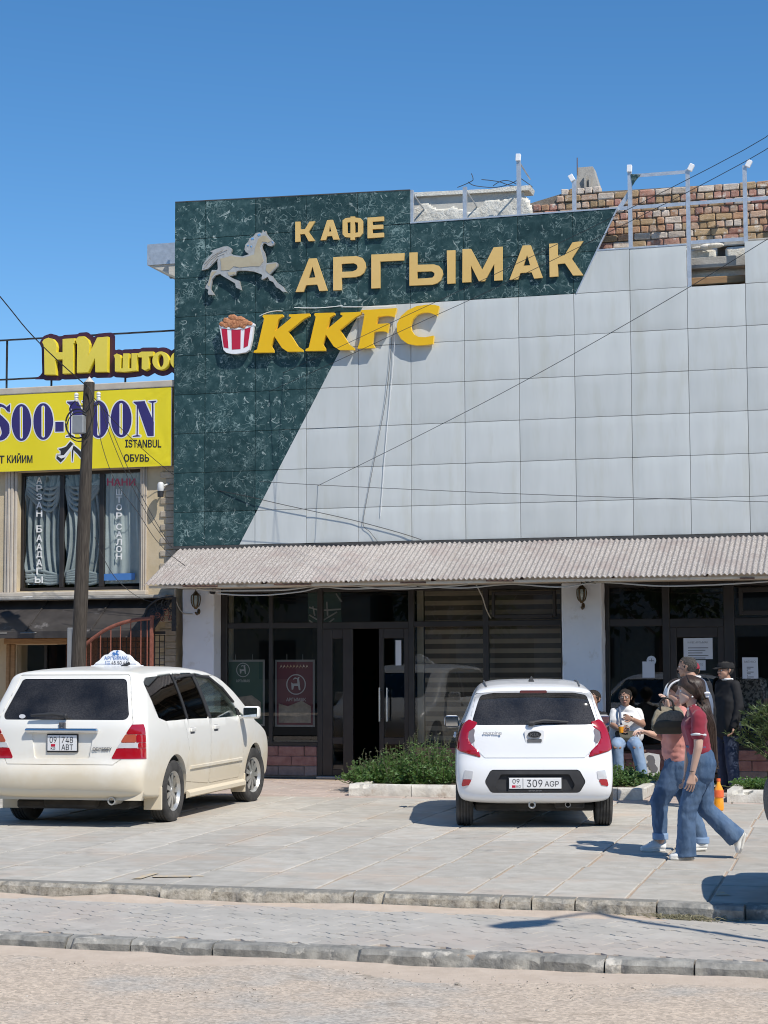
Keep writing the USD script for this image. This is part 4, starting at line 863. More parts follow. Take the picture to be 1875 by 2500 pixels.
# lower openings: shop door with wood trim
obj('shop_door', (np.array([(gx0, YW + .15, .5), (gx1, YW + .15, .5), (gx1, YW + .15, gz1), (gx0, YW + .15, gz1)]), np.array([[0, 1, 2, 3]])), L['shop_glass'], nb_)
obj('door_bar', cbx(FX(88, 1450, YW), FX(94, 1450, YW), YW + .10, YW + .149, .5, gz1, .005), L['dark_frame'], nb_)
obj('door_trim', [cbx(gx0 - .16, gx0 - .10, YW - .05, YW + .1, 0, gz1 + .01, .01), cbx(gx0 - .10, gx0 - .02, YW - .03, YW + .1, 0, gz1 + .01, .01), cbx(gx0 - .2, gx1 + .2, YW - .05, YW + .1, gz1 + .012, gz1 + .10, .01), cbx(gx0 - .24, gx1 + .24, YW - .09, YW + .1, gz1 + .102, gz1 + .17, .01)], L['wood_trim'], nb_)
for u in (30, 110): obj('trim_bracket', cbx(FX(u, 1380, YW), FX(u + 16, 1380, YW), YW - .08, YW + .05, gz1 + .172, gz1 + .33, .01), L['wood_trim'], nb_)
obj('side_door', bx(-12.35, -10.75, YW + .3, YW + .34, 0, 2.30), L['old_iron'], nb_)
# dark sheet-metal awning over the shop door
za1, za0 = FZ(150, 1296, YW), FZ(150, 1366, YW - .75)
aw = thing('shop_awning', 'dark dusty sheet-metal awning under the curtained window', 'awning', (-13, 0, za0))
axs = [-16.0, -14.6, -13.55, -12.5, -11.45, XL - .06]
for a, b in zip(axs[:-1], axs[1:]):
    V = np.array([(a + .004, YW - .002, za1), (b - .004, YW - .002, za1), (b - .004, YW - .75, za0 + .02), (a + .004, YW - .75, za0 + .02)]); V2 = V - np.array([0, 0, .012])
    obj('sheet', (np.vstack([V, V2]), np.array([(0, 3, 2, 1), (4, 5, 6, 7), (0, 1, 5, 4), (1, 2, 6, 5), (2, 3, 7, 6), (3, 0, 4, 7)])), L['awning_metal'], aw)
    obj('seam', tube([(b, YW - .01, za1 + .012), (b, YW - .75, za0 + .032)], .012, 6), L['awning_metal'], aw)
obj('fascia', bx(axs[0], axs[-1], YW - .77, YW - .752, za0 - .08, za0 + .02), L['awning_metal'], aw)
obj('patch', [mv(bx(-.13, .13, -.25, .25, -.002, .002), x, YW - .57, za0 + .13, rx=math.atan2(za1 - za0 - .02, .748)) for x in (FX(12, 1345, -.4), FX(75, 1345, -.4))], L['concrete'], aw)
obj('upper_ledge', cbx(-16, XL - .06, YW - .3, YW - .004, za1 + .0, za1 + .05, .01), L['concrete'], aw)
# ---------------------------------------------------------------- yellow banner
YB = .0
CB = (0, 940, .25919)
bn = thing('shoe_shop_banner', 'large yellow vinyl banner lettered in navy for a shoe shop', 'banner', F(150, 930, YB))
bx0, bx1 = F(-150, 860, YB)[0], XL - .05
bzt, bzb = F(200, 845, YB)[2], F(200, 1012, YB)[2]
nx, nz = 90, 30
X, Z = np.meshgrid(np.linspace(bx0, bx1, nx + 1), np.linspace(bzb, bzt, nz + 1))
S, T = (X - bx0) / (bx1 - bx0), (Z - bzb) / (bzt - bzb)
dc = np.hypot((1 - S) * (bx1 - bx0), T * (bzt - bzb)); ang_ = np.arctan2(T * (bzt - bzb), (1 - S) * (bx1 - bx0))
Y = YB + .012 * np.exp(-dc / .35) * np.sin(ang_ * 16) * np.clip(dc * 6, 0, 1) + .004 * np.sin(X * 5 + Z * 2) + .006 * np.sin(X * 2.1)
dc2 = np.hypot((1 - S) * (bx1 - bx0), (1 - T) * (bzt - bzb)); Y = Y + .008 * np.exp(-dc2 / .3) * np.sin(np.arctan2(1 - T, 1 - S + 1e-6) * 20) * np.clip(dc2 * 6, 0, 1)
V = np.stack([X, Y, Z], -1).reshape(-1, 3); i = np.arange(nx * nz); a = (i // nx) * (nx + 1) + i % nx
Yc_ = Y.copy(); xs_c, zs_c = np.linspace(bx0, bx1, nx + 1), np.linspace(bzb, bzt, nz + 1)
from scipy.interpolate import RegularGridInterpolator
Yci = RegularGridInterpolator((zs_c, xs_c), Yc_, bounds_error=False, fill_value=0.0)
def on_cloth(m, h):                            # lay flat print onto the rippled vinyl, h proud of it
    m = as_tm(m); v, f = trimesh.remesh.subdivide_to_size(m.vertices, m.faces, .09)
    y0 = m.vertices[:, 1].max(); v = v.copy(); v[:, 1] = Yci(np.c_[v[:, 2], v[:, 0]]) - h + (v[:, 1] - y0) * .4
    return trimesh.Trimesh(v, f, process=False)
cl = trimesh.Trimesh(np.vstack([V, V + np.array([0, .004, 0])]), np.vstack([np.c_[a, a + 1, a + nx + 2], np.c_[a, a + nx + 2, a + nx + 1], np.c_[a + len(V), a + nx + 2 + len(V), a + 1 + len(V)], np.c_[a + len(V), a + nx + 1 + len(V), a + nx + 2 + len(V)]]), process=False)
cloth = obj('cloth', cl, L['banner_yellow'], bn, smooth=True)
obj('banner_frame', [bx(bx0, bx1, .03, .06, bzt - .03, bzt), bx(bx0, bx1, .03, .06, bzb, bzb + .03), bx(bx1 - .03, bx1, .032, .058, bzb + .03, bzt - .03)] + [bx(x, x + .03, .06, YW, bzt - .03, bzt) for x in np.arange(bx0 + .4, bx1, 1.1)], L['galvanised'], bn)
yb_ = YB - .014
def ell(cx, cy, rx, ry, n=48): return [(cx + rx * math.cos(t), cy + ry * math.sin(t)) for t in np.linspace(0, 2 * PI, n, endpoint=False)]
def rr_(cx, cy, rx, ry): return [(cx - rx, cy - ry + rx), (cx - rx * .7, cy - ry + rx * .3), (cx, cy - ry), (cx + rx * .7, cy - ry + rx * .3), (cx + rx, cy - ry + rx), (cx + rx, cy + ry - rx), (cx + rx * .7, cy + ry - rx * .3), (cx, cy + ry), (cx - rx * .7, cy + ry - rx * .3), (cx - rx, cy + ry - rx)]
def pr(p, mt, nm='printed_letter', halo=True):
    if halo: obj('pale_outline', on_cloth(ex(p.buffer(.018), yb_ + .002, .002), .001), L['white_print'], cloth)
    return obj(nm, on_cloth(ex(p, yb_ - .002, .002), .003), L[mt], cloth)
for cx_, cy_, rx_, ry_2, sl in ((200, 352, 92, 173, 15), (407, 343, 93, 172, 17), (925, 322, 96, 175, 15), (1138, 318, 97, 172, 17)):
    pr(holed(ell(cx_, cy_, rx_, ry_2), [rr_(cx_, cy_, sl, ry_2 - 20)], yb_, CB), 'navy_print')
pr(fpoly([(520, 348), (598, 346), (598, 437), (520, 439)], yb_, CB), 'navy_print')
def enn(x): return unary_union([fpoly([(a + x, b) for a, b in q], yb_, CB) for q in ([(0, 155), (105, 149), (105, 156), (190, 345), (190, 478), (132, 480), (32, 190), (0, 163)], [(30, 170), (40, 170), (40, 470), (64, 476), (64, 483), (-8, 487), (-8, 480), (28, 470)], [(140, 151), (212, 147), (212, 154), (186, 166), (188, 470), (176, 470), (172, 166), (140, 158)])])
pr(enn(1255), 'navy_print'); pr(enn(628).buffer(0), 'navy_print')
sp_ = [(70, 240), (40, 205), (0, 190), (-40, 215), (-50, 270), (0, 330), (40, 380), (50, 440), (20, 495), (-20, 510), (-60, 490), (-85, 440)]
wd = [10, 12, 16, 34, 40, 44, 44, 38, 26, 16, 12, 10]
q = catmull(sp_, 40); w_ = np.interp(np.linspace(0, 1, 40), np.linspace(0, 1, 12), wd)
pr(unary_union([fpoly(ell(a, b, c, c * .8, 16), yb_, CB) for (a, b), c in zip(q, w_)] + [fpoly([(92, 180), (90, 255), (78, 255), (60, 205)], yb_, CB)]), 'navy_print')
for s, qd in (('ISTANBUL', (1176, 513, 1516, 588)), ('ОБУВЬ', (1164, 650, 1402, 722)), ('КИЙИМ', (65, 640, 304, 733)), ('БУТ', (-118, 664, 40, 738))):
    obj('printed_word', on_cloth(text_on(s, qd, yb_ + .001, .003, True, CB), .002), L['black_print'], cloth)
pr(fpoly([(660, 530), (690, 555), (640, 640), (600, 700), (570, 730), (530, 690), (535, 655), (570, 655), (570, 620), (548, 600), (580, 595), (620, 580)], yb_, CB), 'black_print', 'shoe_print')
obj('shoe_stripe', on_cloth(ex(fpoly([(535, 665), (600, 660), (650, 600), (685, 555), (660, 620), (610, 680), (575, 692)], yb_ - .004, CB), yb_ - .004, .0015), .0055), L['white_print'], cloth)
pr(fpoly([(690, 568), (720, 590), (775, 640), (810, 690), (820, 720), (780, 715), (730, 650), (690, 610), (682, 720), (676, 720), (675, 620)], yb_, CB), 'black_print', 'shoe_print')
# ---------------------------------------------------------------- rooftop sign
YR = .02
clipx = sbox(-60, 0, XL - .012, 20)
CR = (80, 790, .21097)
rs_ = thing('rooftop_sign', 'pale yellow Cyrillic letters on a dark purple backing above the roof edge', 'sign', F(240, 770, YR))
lets = [holed([(108, 215), (130, 180), (180, 163), (235, 178), (268, 220), (280, 270), (276, 330), (345, 330), (345, 178), (485, 168), (486, 222), (472, 235), (470, 578), (345, 582), (345, 415), (262, 420), (270, 594), (135, 592), (130, 300), (125, 250)], [], YR, CR),
 holed([(490, 185), (530, 150), (590, 145), (640, 185), (660, 240), (652, 340), (640, 372), (745, 160), (870, 150), (865, 560), (722, 562), (720, 405), (640, 566), (510, 572), (512, 240)], [], YR, CR),
 holed([(935, 365), (970, 346), (1010, 360), (1022, 400), (1017, 515), (1040, 515), (1045, 345), (1112, 343), (1108, 515), (1140, 515), (1142, 341), (1210, 341), (1205, 545), (1060, 562), (950, 556), (950, 400)], [], YR, CR),
 holed([(1215, 345), (1255, 325), (1395, 323), (1395, 375), (1345, 382), (1345, 520), (1300, 546), (1260, 522), (1262, 392), (1215, 390)], [], YR, CR),
 holed(ell(1480, 430, 97, 108), [ell(1480, 430, 34, 72)], YR, CR),
 holed(ell(1690, 425, 100, 108), [ell(1700, 425, 36, 72)], YR, CR)]
for p in lets:
    p = p.intersection(clipx)
    if p.is_empty: continue
    o = obj('letter', ex(p.buffer(-.004), YR - .007, .01), L['sign_lemon'], rs_)
    obj('letter_side', ex(p, YR + .004, .07), L['sign_lemon_side'], o)
bkp = unary_union(lets).buffer(.075).union(fpoly([(0, 635), (60, 590), (100, 540), (120, 470), (200, 560), (180, 635)], YR, CR)).buffer(.03).buffer(-.03).intersection(clipx)
obj('backing_plate', ex(bkp, YR + .076, .02), L['purple_back'], rs_)
zA, zB = F(5, 735, YR + .1)[2], F(5, 820, YR + .1)[2]
fx0, fx1 = F(-120, 760, YR)[0], XL - .014
for z in (zA, zB): obj('frame_rail', bx(fx0, fx1, YR + .10, YR + .125, z - .012, z + .012), L['dark_iron'], rs_)
for u in (-80, 6, 103, 183, 263, 371): 
    x = F(u, 760, YR)[0]; obj('frame_post', bx(x - .012, x + .012, YR + .126, YR + .15, zr + .071, (zA if u in (-80, 6, 371) else zB) + .012), L['dark_iron'], rs_)
# ---------------------------------------------------------------- pole, gate, posts
yp = -1.7
pt, pb = F(193, 826, yp), F(170, 1420, yp)
dpl = (pb - pt) / (pb[2] - pt[2]); p0 = pt + dpl * (0 - pt[2])
pole = thing('utility_pole', 'weathered wooden utility pole carrying a grey meter box and insulators', 'utility pole', p0)
zz_ = np.linspace(0, pt[2], 40); cen = np.array([p0 + dpl * z for z in zz_])
rad = np.interp(zz_, [0, pt[2]], [.115, .078])
m = tube(cen, rad, 16); m.vertices[:, :2] += .012 * (meshkit.noise(m.vertices * np.array([14, 14, 1.5]), 3) - .5)[:, None]
obj('trunk', m, L['pole_wood'], pole, smooth=60)
obj('cap', mv(trimesh.creation.cone(radius=.077, height=.09, sections=14), *(pt - np.array([0, 0, .005]))), L['pole_cut'], pole)
def P(u, v, y=yp): return F(u, v, y)
bxp = P(170, 917, yp - .16)
obj('meter_box', cbx(bxp[0] - .085, bxp[0] + .085, yp - .2, yp - .09, bxp[2] - .13, bxp[2] + .13, .012), L['grey_box'], pole)
for u, v, s in ((165, 858, -1), (213, 856, 1)):
    q = P(u, v); c = np.array([np.interp(q[2] - .1, zz_, cen[:, 0]), yp, q[2] - .1])
    o = obj('insulator', mv(lathe([(0, -.06), (.028, -.06), (.032, -.03), (.02, -.02), (.036, 0), (.022, .012), (.034, .035), (.02, .06), (0, .065)], 14), *q), L['porcelain'], pole, smooth=40)
    obj('insulator_hook', tube(catmull([c, c + np.array([s * .1, 0, -.03]), q + np.array([0, 0, -.1]), q], 12), .01, 6), L['dark_iron'], o)
lp = [P(168 + 26 * math.cos(t), 915 + 30 * math.sin(t) * 1.05, yp - .12) for t in np.linspace(.3, 5.4, 28)]
obj('cable_coil', [tube(lp, .012, 6), tube([q + np.array([.03, -.02, -.05]) for q in lp], .008, 6)], L['cable'], pole)
for pts in ([(200, 862), (208, 880), (200, 905), (190, 930)], [(163, 866), (150, 885), (160, 900), (158, 930)], [(190, 835), (200, 860), (185, 890), (182, 940)]):
    obj('drop_wire', tube(catmull([P(u, v, yp - .12) for u, v in pts], 16), .007, 5), L['cable'], pole)
gp0 = F(155, 1440, -1.1); gp1 = F(155, 1356, -1.1)
gpo = thing('gate_post', 'grey painted square metal post left of the wooden pole foot', 'post', (gp0[0], -1.1, 0))
obj('shaft', cbx(gp0[0] - .055, gp0[0] + .055, -1.15, -1.05, 0, gp1[2], .008), L['grey_box'], gpo); obj('flange', bx(gp0[0] + .03, gp0[0] + .075, -1.16, -1.151, 0, gp1[2] - .01), L['galvanised'], gpo)
rp0, rp1 = F(173, 1440, -1.0), F(173, 1352, -1.0)
rpo = thing('rusty_post', 'flaking rusty channel post beside the grey metal post', 'post', (rp0[0], -1.0, 0))
mat('flaking', (.09, .05, .04), (.45, .44, .42), scale=9, rough=.8, lo=.48, hi=.54)
obj('web', bx(rp0[0] - .04, rp0[0] + .04, -1.0, -.99, 0, rp1[2]), L['flaking'], rpo); obj('lip', bx(rp0[0] + .035, rp0[0] + .045, -1.05, -1.0, 0, rp1[2] + .1), L['flaking'], rpo)
obj('lip', bx(rp0[0] - .05, rp0[0] - .04, -1.05, -1.0, 0, rp1[2] + .1), L['rust_iron'], rpo)
yg2 = -.95
gt = thing('arched_gate', 'rust red arched iron gate with vertical bars between pole and cafe', 'gate', (F(280, 1440, yg2)[0], yg2, 0))
arc = catmull([F(u, v, yg2) for u, v in ((181, 1396), (205, 1376), (235, 1357), (270, 1344), (300, 1338), (328, 1336))], 24)
obj('arch_bar', tube(arc, .027, 8), L['rust_iron'], gt, smooth=50)
for u in (183, 328): 
    q = F(u, 1390 if u == 183 else 1330, yg2); obj('stile', bx(q[0] - .022, q[0] + .022, yg2 - .02, yg2 + .02, .05, q[2]), L['rust_iron'], gt)
for u in (196, 217, 239, 260, 282, 304, 318):
    x = F(u, 1400, yg2)[0]; z = np.interp(x, arc[:, 0], arc[:, 2]); obj('bar', tube([(x, yg2, .1), (x, yg2, z)], .009, 6), L['rust_iron'], gt)
obj('bottom_rail', bx(F(183, 1440, yg2)[0] + .023, F(328, 1440, yg2)[0] - .023, yg2 - .018, yg2 + .018, .1, .14), L['rust_iron'], gt)
ym = -.35
mg = thing('mesh_gate', 'dark iron grid gate with scrollwork behind the red arched gate', 'gate', (F(330, 1400, ym)[0], ym, 0))
a_, b_ = F(212, 1400, ym)[0], XL + .02
for x in np.arange(a_, b_, .075): obj('upright', bx(x - .005, x + .005, ym - .005, ym + .005, .05, 2.08), L['dark_iron'], mg)
for z in np.arange(.2, 2.1, .085): obj('crossbar', bx(a_, b_, ym + .006, ym + .014, z - .005, z + .005), L['dark_iron'], mg)
obj('top_rail', bx(a_, b_, ym - .02, ym + .02, 2.09, 2.13), L['dark_iron'], mg)
x = F(376, 1300, ym)[0]; obj('stile', bx(x - .03, x + .03, ym - .02, ym + .02, 2.131, F(370, 1290, ym)[2]), L['dark_iron'], mg)
oc = catmull([F(u, v, ym) for u, v in ((312, 1338), (316, 1318), (330, 1302), (350, 1292), (374, 1289))], 20)
obj('scroll_rim', tube(oc, .016, 6), L['dark_iron'], mg)
def spiral(u, v, r, turns, s, ph=0): return [F(u + r * (1 - t * .8) * math.cos(ph + s * t * turns * 2 * PI), v + r * (1 - t * .8) * math.sin(ph + s * t * turns * 2 * PI), ym) for t in np.linspace(0, 1, 30)]
for u, v, r, s, ph in ((330, 1318, 8, 1, 0), (346, 1310, 8, -1, 1), (362, 1304, 8, 1, 2), (340, 1328, 7, -1, 2), (358, 1324, 9, 1, 4), (330, 1334, 6, 1, 3), (368, 1318, 6, -1, 0), (352, 1336, 6, 1, 1), (366, 1334, 6, -1, 2)):
    obj('scroll', tube(spiral(u, v, r, 1.3, s, ph), .007, 5), L['rust_iron'] if v > 1320 else L['dark_iron'], mg)
for u in (336, 350, 364): obj('scroll_stem', tube(catmull([F(u, 1340, ym), F(u + 4, 1322, ym), F(u - 1, 1306, ym), F(u + 3, 1295, ym)], 12), .008, 5), L['dark_iron'], mg)
# spotlight / camera on the neighbour's wall, tube lamp on the ledge
q = F(347, 1053, YW - .15)
cm = thing('security_camera', 'small white and black security camera on the beige wall', 'security camera', q)
obj('head', mv(lathe([(0, -.06), (.04, -.055), (.05, -.02), (.05, .05), (.03, .08), (0, .085)], 14), *q), L['camera_white'], cm, smooth=40); obj('lens', mv(lathe([(0, -.05), (.045, -.05), (.05, .03), (0, .04)], 14), q[0], q[1], q[2] - .09), L['black_print'], cm, smooth=40); obj('bracket', tube([q + np.array([.02, .02, .02]), (q[0] + .08, YW, q[2] + .07)], .015, 6), L['camera_white'], cm)
q0, q1 = F(49, 1291, YW - .25), F(70, 1290, YW - .25)
tl = thing('tube_lamp', 'short white tube lamp lying on the ledge under the curtained window', 'lamp', q0)
obj('tube', tube([q0, q1], .018, 8), L['sign_white'], tl, smooth=40); obj('holder', tube([q1 + np.array([.01, 0, 0]), q1 + np.array([.13, 0, 0])], .015, 8), L['black_print'], tl)
# ---------------------------------------------------------------- cars
from scipy.interpolate import PchipInterpolator
mat('car_white', (.80, .80, .80), (.82, .82, .82), scale=2, rough=.28, coat=.6, spec=.5)
def dusty_paint():
    n = {'g': ('geometry', {}), 's': ('separate_xyz', {}), 'n': ('noise_texture', {'scale': 2.2, 'detail': 5.0, 'roughness': .65}),
         'zr': ('map_range', {'from_min': .95, 'from_max': .35, 'to_min': -.25, 'to_max': .75, 'clamp': False}), 'a': ('math', {'math_type': 'add'}), 'k': ('map_range', {'from_min': .42, 'from_max': 1.05, 'to_min': 0.0, 'to_max': .85, 'clamp': True}),
         'm': ('mix_color', {'blend_type': 'mix', 'a': (.80, .78, .72), 'b': (.61, .52, .37)}), 'p': ('principled_bsdf', {'coat_weight': .35, 'coat_roughness': .15}), 'rg': ('map_range', {'from_min': 0.0, 'from_max': .85, 'to_min': .32, 'to_max': .8})}
    l = [('g.position', 's.vector'), ('g.position', 'n.vector'), ('s.z', 'zr.value'), ('zr.result', 'a.value1'), ('n.fac', 'a.value2'), ('a.value', 'k.value'), ('k.result', 'm.fac'), ('m.result', 'p.base_color'), ('k.result', 'rg.value'), ('rg.result', 'p.roughness')]
    L['car_cream'] = usdkit.material(stage, '/World/Looks/car_cream', n, l, surface='p.BSDF')
dusty_paint()
mat('car_dark', (.02, .022, .026), (.03, .032, .036), scale=2, rough=.3, coat=.5)
mat('black_plastic', (.022, .022, .024), (.034, .034, .036), scale=6, rough=.6, bump=.1)
mat('grey_plastic', (.10, .10, .105), (.13, .13, .135), scale=6, rough=.55)
mat('rubber', (.032, .031, .030), (.075, .07, .064), scale=7, rough=.9, bump=.3, bscale=60, lo=.42, hi=.7)
mat('alloy', (.50, .49, .46), (.58, .57, .54), scale=6, rough=.35, metal=.7, c3=(.36, .31, .23), s3=4, lo3=.5, hi3=.7)
mat('lamp_red', (.34, .004, .012), (.38, .006, .016), scale=5, rough=.12, coat=1.0)
mat('lamp_dark_red', (.12, .004, .01), (.16, .006, .014), scale=5, rough=.12, coat=1.0)
mat('lamp_amber', (.42, .085, .045), (.46, .10, .055), scale=5, rough=.12, coat=1.0)
mat('lamp_clear', (.55, .55, .56), (.62, .62, .63), scale=9, rough=.12, coat=1.0)
mat('lamp_grey', (.20, .17, .17), (.25, .21, .21), scale=9, rough=.12, coat=1.0)
mat('chrome', (.7, .71, .73), (.75, .76, .78), scale=5, rough=.12, metal=1.0)
mat('plate_white', (.72, .72, .72), (.76, .76, .76), scale=5, rough=.4)
mat('seat_cloth', (.07, .065, .06), (.10, .095, .088), scale=9, rough=.9)
mat('mirror_glass', (.55, .6, .66), (.6, .65, .7), scale=2, rough=.03, metal=1.0)
mat('underbody', (.02, .019, .018), (.045, .04, .035), scale=5, rough=.95)
glass('privacy_glass', (.10, .10, .11), boost=1.6, rough=.02)
glass('clear_glass', (.78, .83, .81), boost=1.6)
def dusty_glass():
    n = {'g': ('geometry', {}), 'n': ('noise_texture', {'scale': 70.0, 'detail': 5.0, 'roughness': .75}), 'n2': ('noise_texture', {'scale': 2.6, 'detail': 3.0}), 'r': ('map_range', {'from_min': .40, 'from_max': .85, 'to_min': 0.10, 'to_max': .30, 'clamp': True}), 'r2': ('map_range', {'from_min': .3, 'from_max': .7, 'to_min': .2, 'to_max': 1.0, 'clamp': True}), 'mm': ('math', {'math_type': 'multiply'}),
         'f': ('layer_weight', {'blend': .5}), 'pw': ('math', {'math_type': 'power', 'value2': 5.0}), 'k': ('math', {'math_type': 'multiply_add', 'value2': .9, 'value3': .05, 'use_clamp': True}), 't': ('transparent_bsdf', {'color': (.1, .1, .11)}), 'gl': ('glossy_bsdf', {'color': (1, 1, 1), 'roughness': .05}), 'd': ('diffuse_bsdf', {'color': (.30, .28, .27)}), 'm1': ('mix_closure', {}), 'm2': ('mix_closure', {})}
    l = [('g.position', 'n.vector'), ('g.position', 'n2.vector'), ('n.fac', 'r.value'), ('n2.fac', 'r2.value'), ('r.result', 'mm.value1'), ('r2.result', 'mm.value2'), ('f.facing', 'pw.value1'), ('pw.value', 'k.value1'), ('k.value', 'm1.fac'), ('t.BSDF', 'm1.closure1'), ('gl.BSDF', 'm1.closure2'), ('mm.value', 'm2.fac'), ('m1.closure', 'm2.closure1'), ('d.BSDF', 'm2.closure2')]
    L['dusty_glass'] = usdkit.material(stage, '/World/Looks/dusty_glass', n, l, surface='m2.closure')
dusty_glass()
def to_mf(V, Fc):
    m = Manifold(m3.Mesh(vert_properties=np.asarray(V, np.float32), tri_verts=np.asarray(Fc, np.uint32)))
    return m
class Body:
    """closed car body: side silhouette (y, z, rounding depth) swept to half widths W(z) * plan(y), mirrored"""
    def __init__(s, sil, wz, plan, spine, N=300, n_rear=3.6):
        ar = sum(sil[i - 1][0] * sil[i][1] - sil[i][0] * sil[i - 1][1] for i in range(len(sil)))
        if ar < 0: sil = sil[::-1]
        s.sil, s.wz, s.plan, s.spine, s.N, s.nr = sil, PchipInterpolator(*zip(*wz)), plan, spine, N, n_rear
        s.zl, s.zh = wz[0][0], wz[-1][0]
    def W(s, y, z): return s.wz(np.clip(z, s.zl, s.zh)) * s.plan(y)
    def mesh(s, inset=0.0):
        P = np.array([p[:2] for p in s.sil], float); b = np.array([p[2] for p in s.sil], float)
        Pc = np.vstack([P, P[:1]]); d = np.r_[0, np.cumsum(np.linalg.norm(np.diff(Pc, axis=0), axis=1))]
        t = np.linspace(0, d[-1], s.N, endpoint=False)
        # smooth closed curve through the points (centripetal-ish: linear + gaussian rounding)
        y, z, bb = (np.interp(t, d, np.r_[q, q[:1]]) for q in (P[:, 0], P[:, 1], b))
        kw = 4; kern = np.exp(-np.linspace(-2, 2, 2 * kw + 1) ** 2); kern /= kern.sum()
        sm = lambda q: np.convolve(np.r_[q[-kw:], q, q[:kw]], kern, 'valid')
        y, z, bb = sm(y), sm(z), sm(sm(bb))
        (ya, za), (yb, zb_) = s.spine
        ts = np.clip(((y - ya) * (yb - ya) + (z - za) * (zb_ - za)) / ((yb - ya) ** 2 + (zb_ - za) ** 2), 0, 1)
        sy, sz = ya + (yb - ya) * ts, za + (zb_ - za) * ts
        dy, dz = sy - y, sz - z; ln = np.hypot(dy, dz); dy, dz = dy / ln, dz / ln
        y, z = y + dy * inset, z + dz * inset; ln = ln - inset; bb = np.minimum(bb, ln * .85)
        rings = []
        n = s.nr
        for th in np.r_[np.linspace(0, .9, 8), np.linspace(1.0, PI / 2, 9)]:
            xi = math.sin(th) ** (2 / n) if th > 0 else 0.0; dd = 1 - max(0.0, math.cos(th)) ** (2 / n)
            yy, zz = y + dy * bb * dd, z + dz * bb * dd
            rings.append(np.c_[(s.W(yy, zz) - inset) * xi, yy, zz])
        for q in (.12, .25, .4, .55, .7, .85, .93):
            dd = bb + (ln - bb) * q; yy, zz = y + dy * dd, z + dz * dd
            rings.append(np.c_[s.W(yy, zz) - inset, yy, zz])
        N, k = s.N, len(rings)
        Rr = np.array(rings)                               # right half
        Lh = Rr[1:].copy(); Lh[..., 0] *= -1
        V = np.vstack([Rr.reshape(-1, 3), Lh.reshape(-1, 3)])
        def idx(side, r): return (np.arange(N) if r == 0 else (np.arange(N) + r * N if side > 0 else np.arange(N) + k * N + (r - 1) * N))
        f = []
        for side in (1, -1):
            for r in range(k - 1):
                a, c = idx(side, r), idx(side, r + 1); a2, c2 = np.roll(a, -1), np.roll(c, -1)
                q = np.r_[np.c_[a, a2, c2], np.c_[a, c2, c]]
                f.append(q if side > 0 else q[:, ::-1])
            last = idx(side, k - 1); pts = V[last][:, 1:]
            area = .5 * np.sum(pts[:, 0] * np.roll(pts[:, 1], -1) - np.roll(pts[:, 0], -1) * pts[:, 1])
            order = last if area > 0 else last[::-1]
            tri = np.array(m3.triangulate([V[order][:, 1:].astype(np.float32)]))
            tri = order[tri]
            f.append(tri)
            s._cap = (side, len(f) - 1)
            if side > 0: capR = len(f) - 1
            else: capL = len(f) - 1
        # orient: the mapping (y, z) counter clockwise faces +x
        f[capL] = f[capL][:, ::-1]
        F_ = np.vstack(f)
        m = trimesh.Trimesh(V, F_, process=False)
        if m.volume < 0: F_ = F_[:, ::-1]
        M_ = to_mf(V, F_)
        if M_.is_empty() or M_.volume() <= 0:
            m = trimesh.Trimesh(V, F_, process=False); m.fix_normals(); M_ = to_mf(m.vertices, m.faces)
        return M_
def prism_x(pts, x0, x1, r=0.0):
    p = pts if isinstance(pts, Polygon) else Polygon(pts)
    while r and p.buffer(-r).is_empty: r *= .4
    if r: p = p.buffer(-r).buffer(r, 6)
    ms = []
    for g in getattr(p, 'geoms', [p]):
        cs = CrossSection([np.array(g.exterior.coords[:-1])] + [np.array(h.coords[:-1]) for h in g.interiors], m3.FillRule.EvenOdd)
        ms.append(cs.extrude(x1 - x0).transform(np.array([[0, 0, 1, x0], [1, 0, 0, 0], [0, 1, 0, 0]], float)))
    out = ms[0]
    for q in ms[1:]: out = out + q
    return out
def prism_y(pts, y0, y1, r=0.0):
    p = pts if isinstance(pts, Polygon) else Polygon(pts)
    while r and p.buffer(-r).is_empty: r *= .4
    if r: p = p.buffer(-r).buffer(r, 6)
    ms = []
    for g in getattr(p, 'geoms', [p]):
        cs = CrossSection([np.array(g.exterior.coords[:-1])] + [np.array(h.coords[:-1]) for h in g.interiors], m3.FillRule.EvenOdd)
        ms.append(cs.extrude(y1 - y0).transform(np.array([[1, 0, 0, 0], [0, 0, -1, y1], [0, 1, 0, 0]], float)))
    out = ms[0]
    for q in ms[1:]: out = out + q
    return out
def mir(pts): return [(-a, b) for a, b in pts][::-1]
def cyl_x(y, z, r, x0, x1, n=48): return Manifold.cylinder(x1 - x0, r, r, n).transform(np.array([[0, 0, 1, x0], [1, 0, 0, y], [0, 1, 0, z]], float))
def ring_poly(pts, w=.005, r=.02): p = Polygon(pts).buffer(-r).buffer(r); return p.buffer(w / 2).difference(p.buffer(-w / 2))
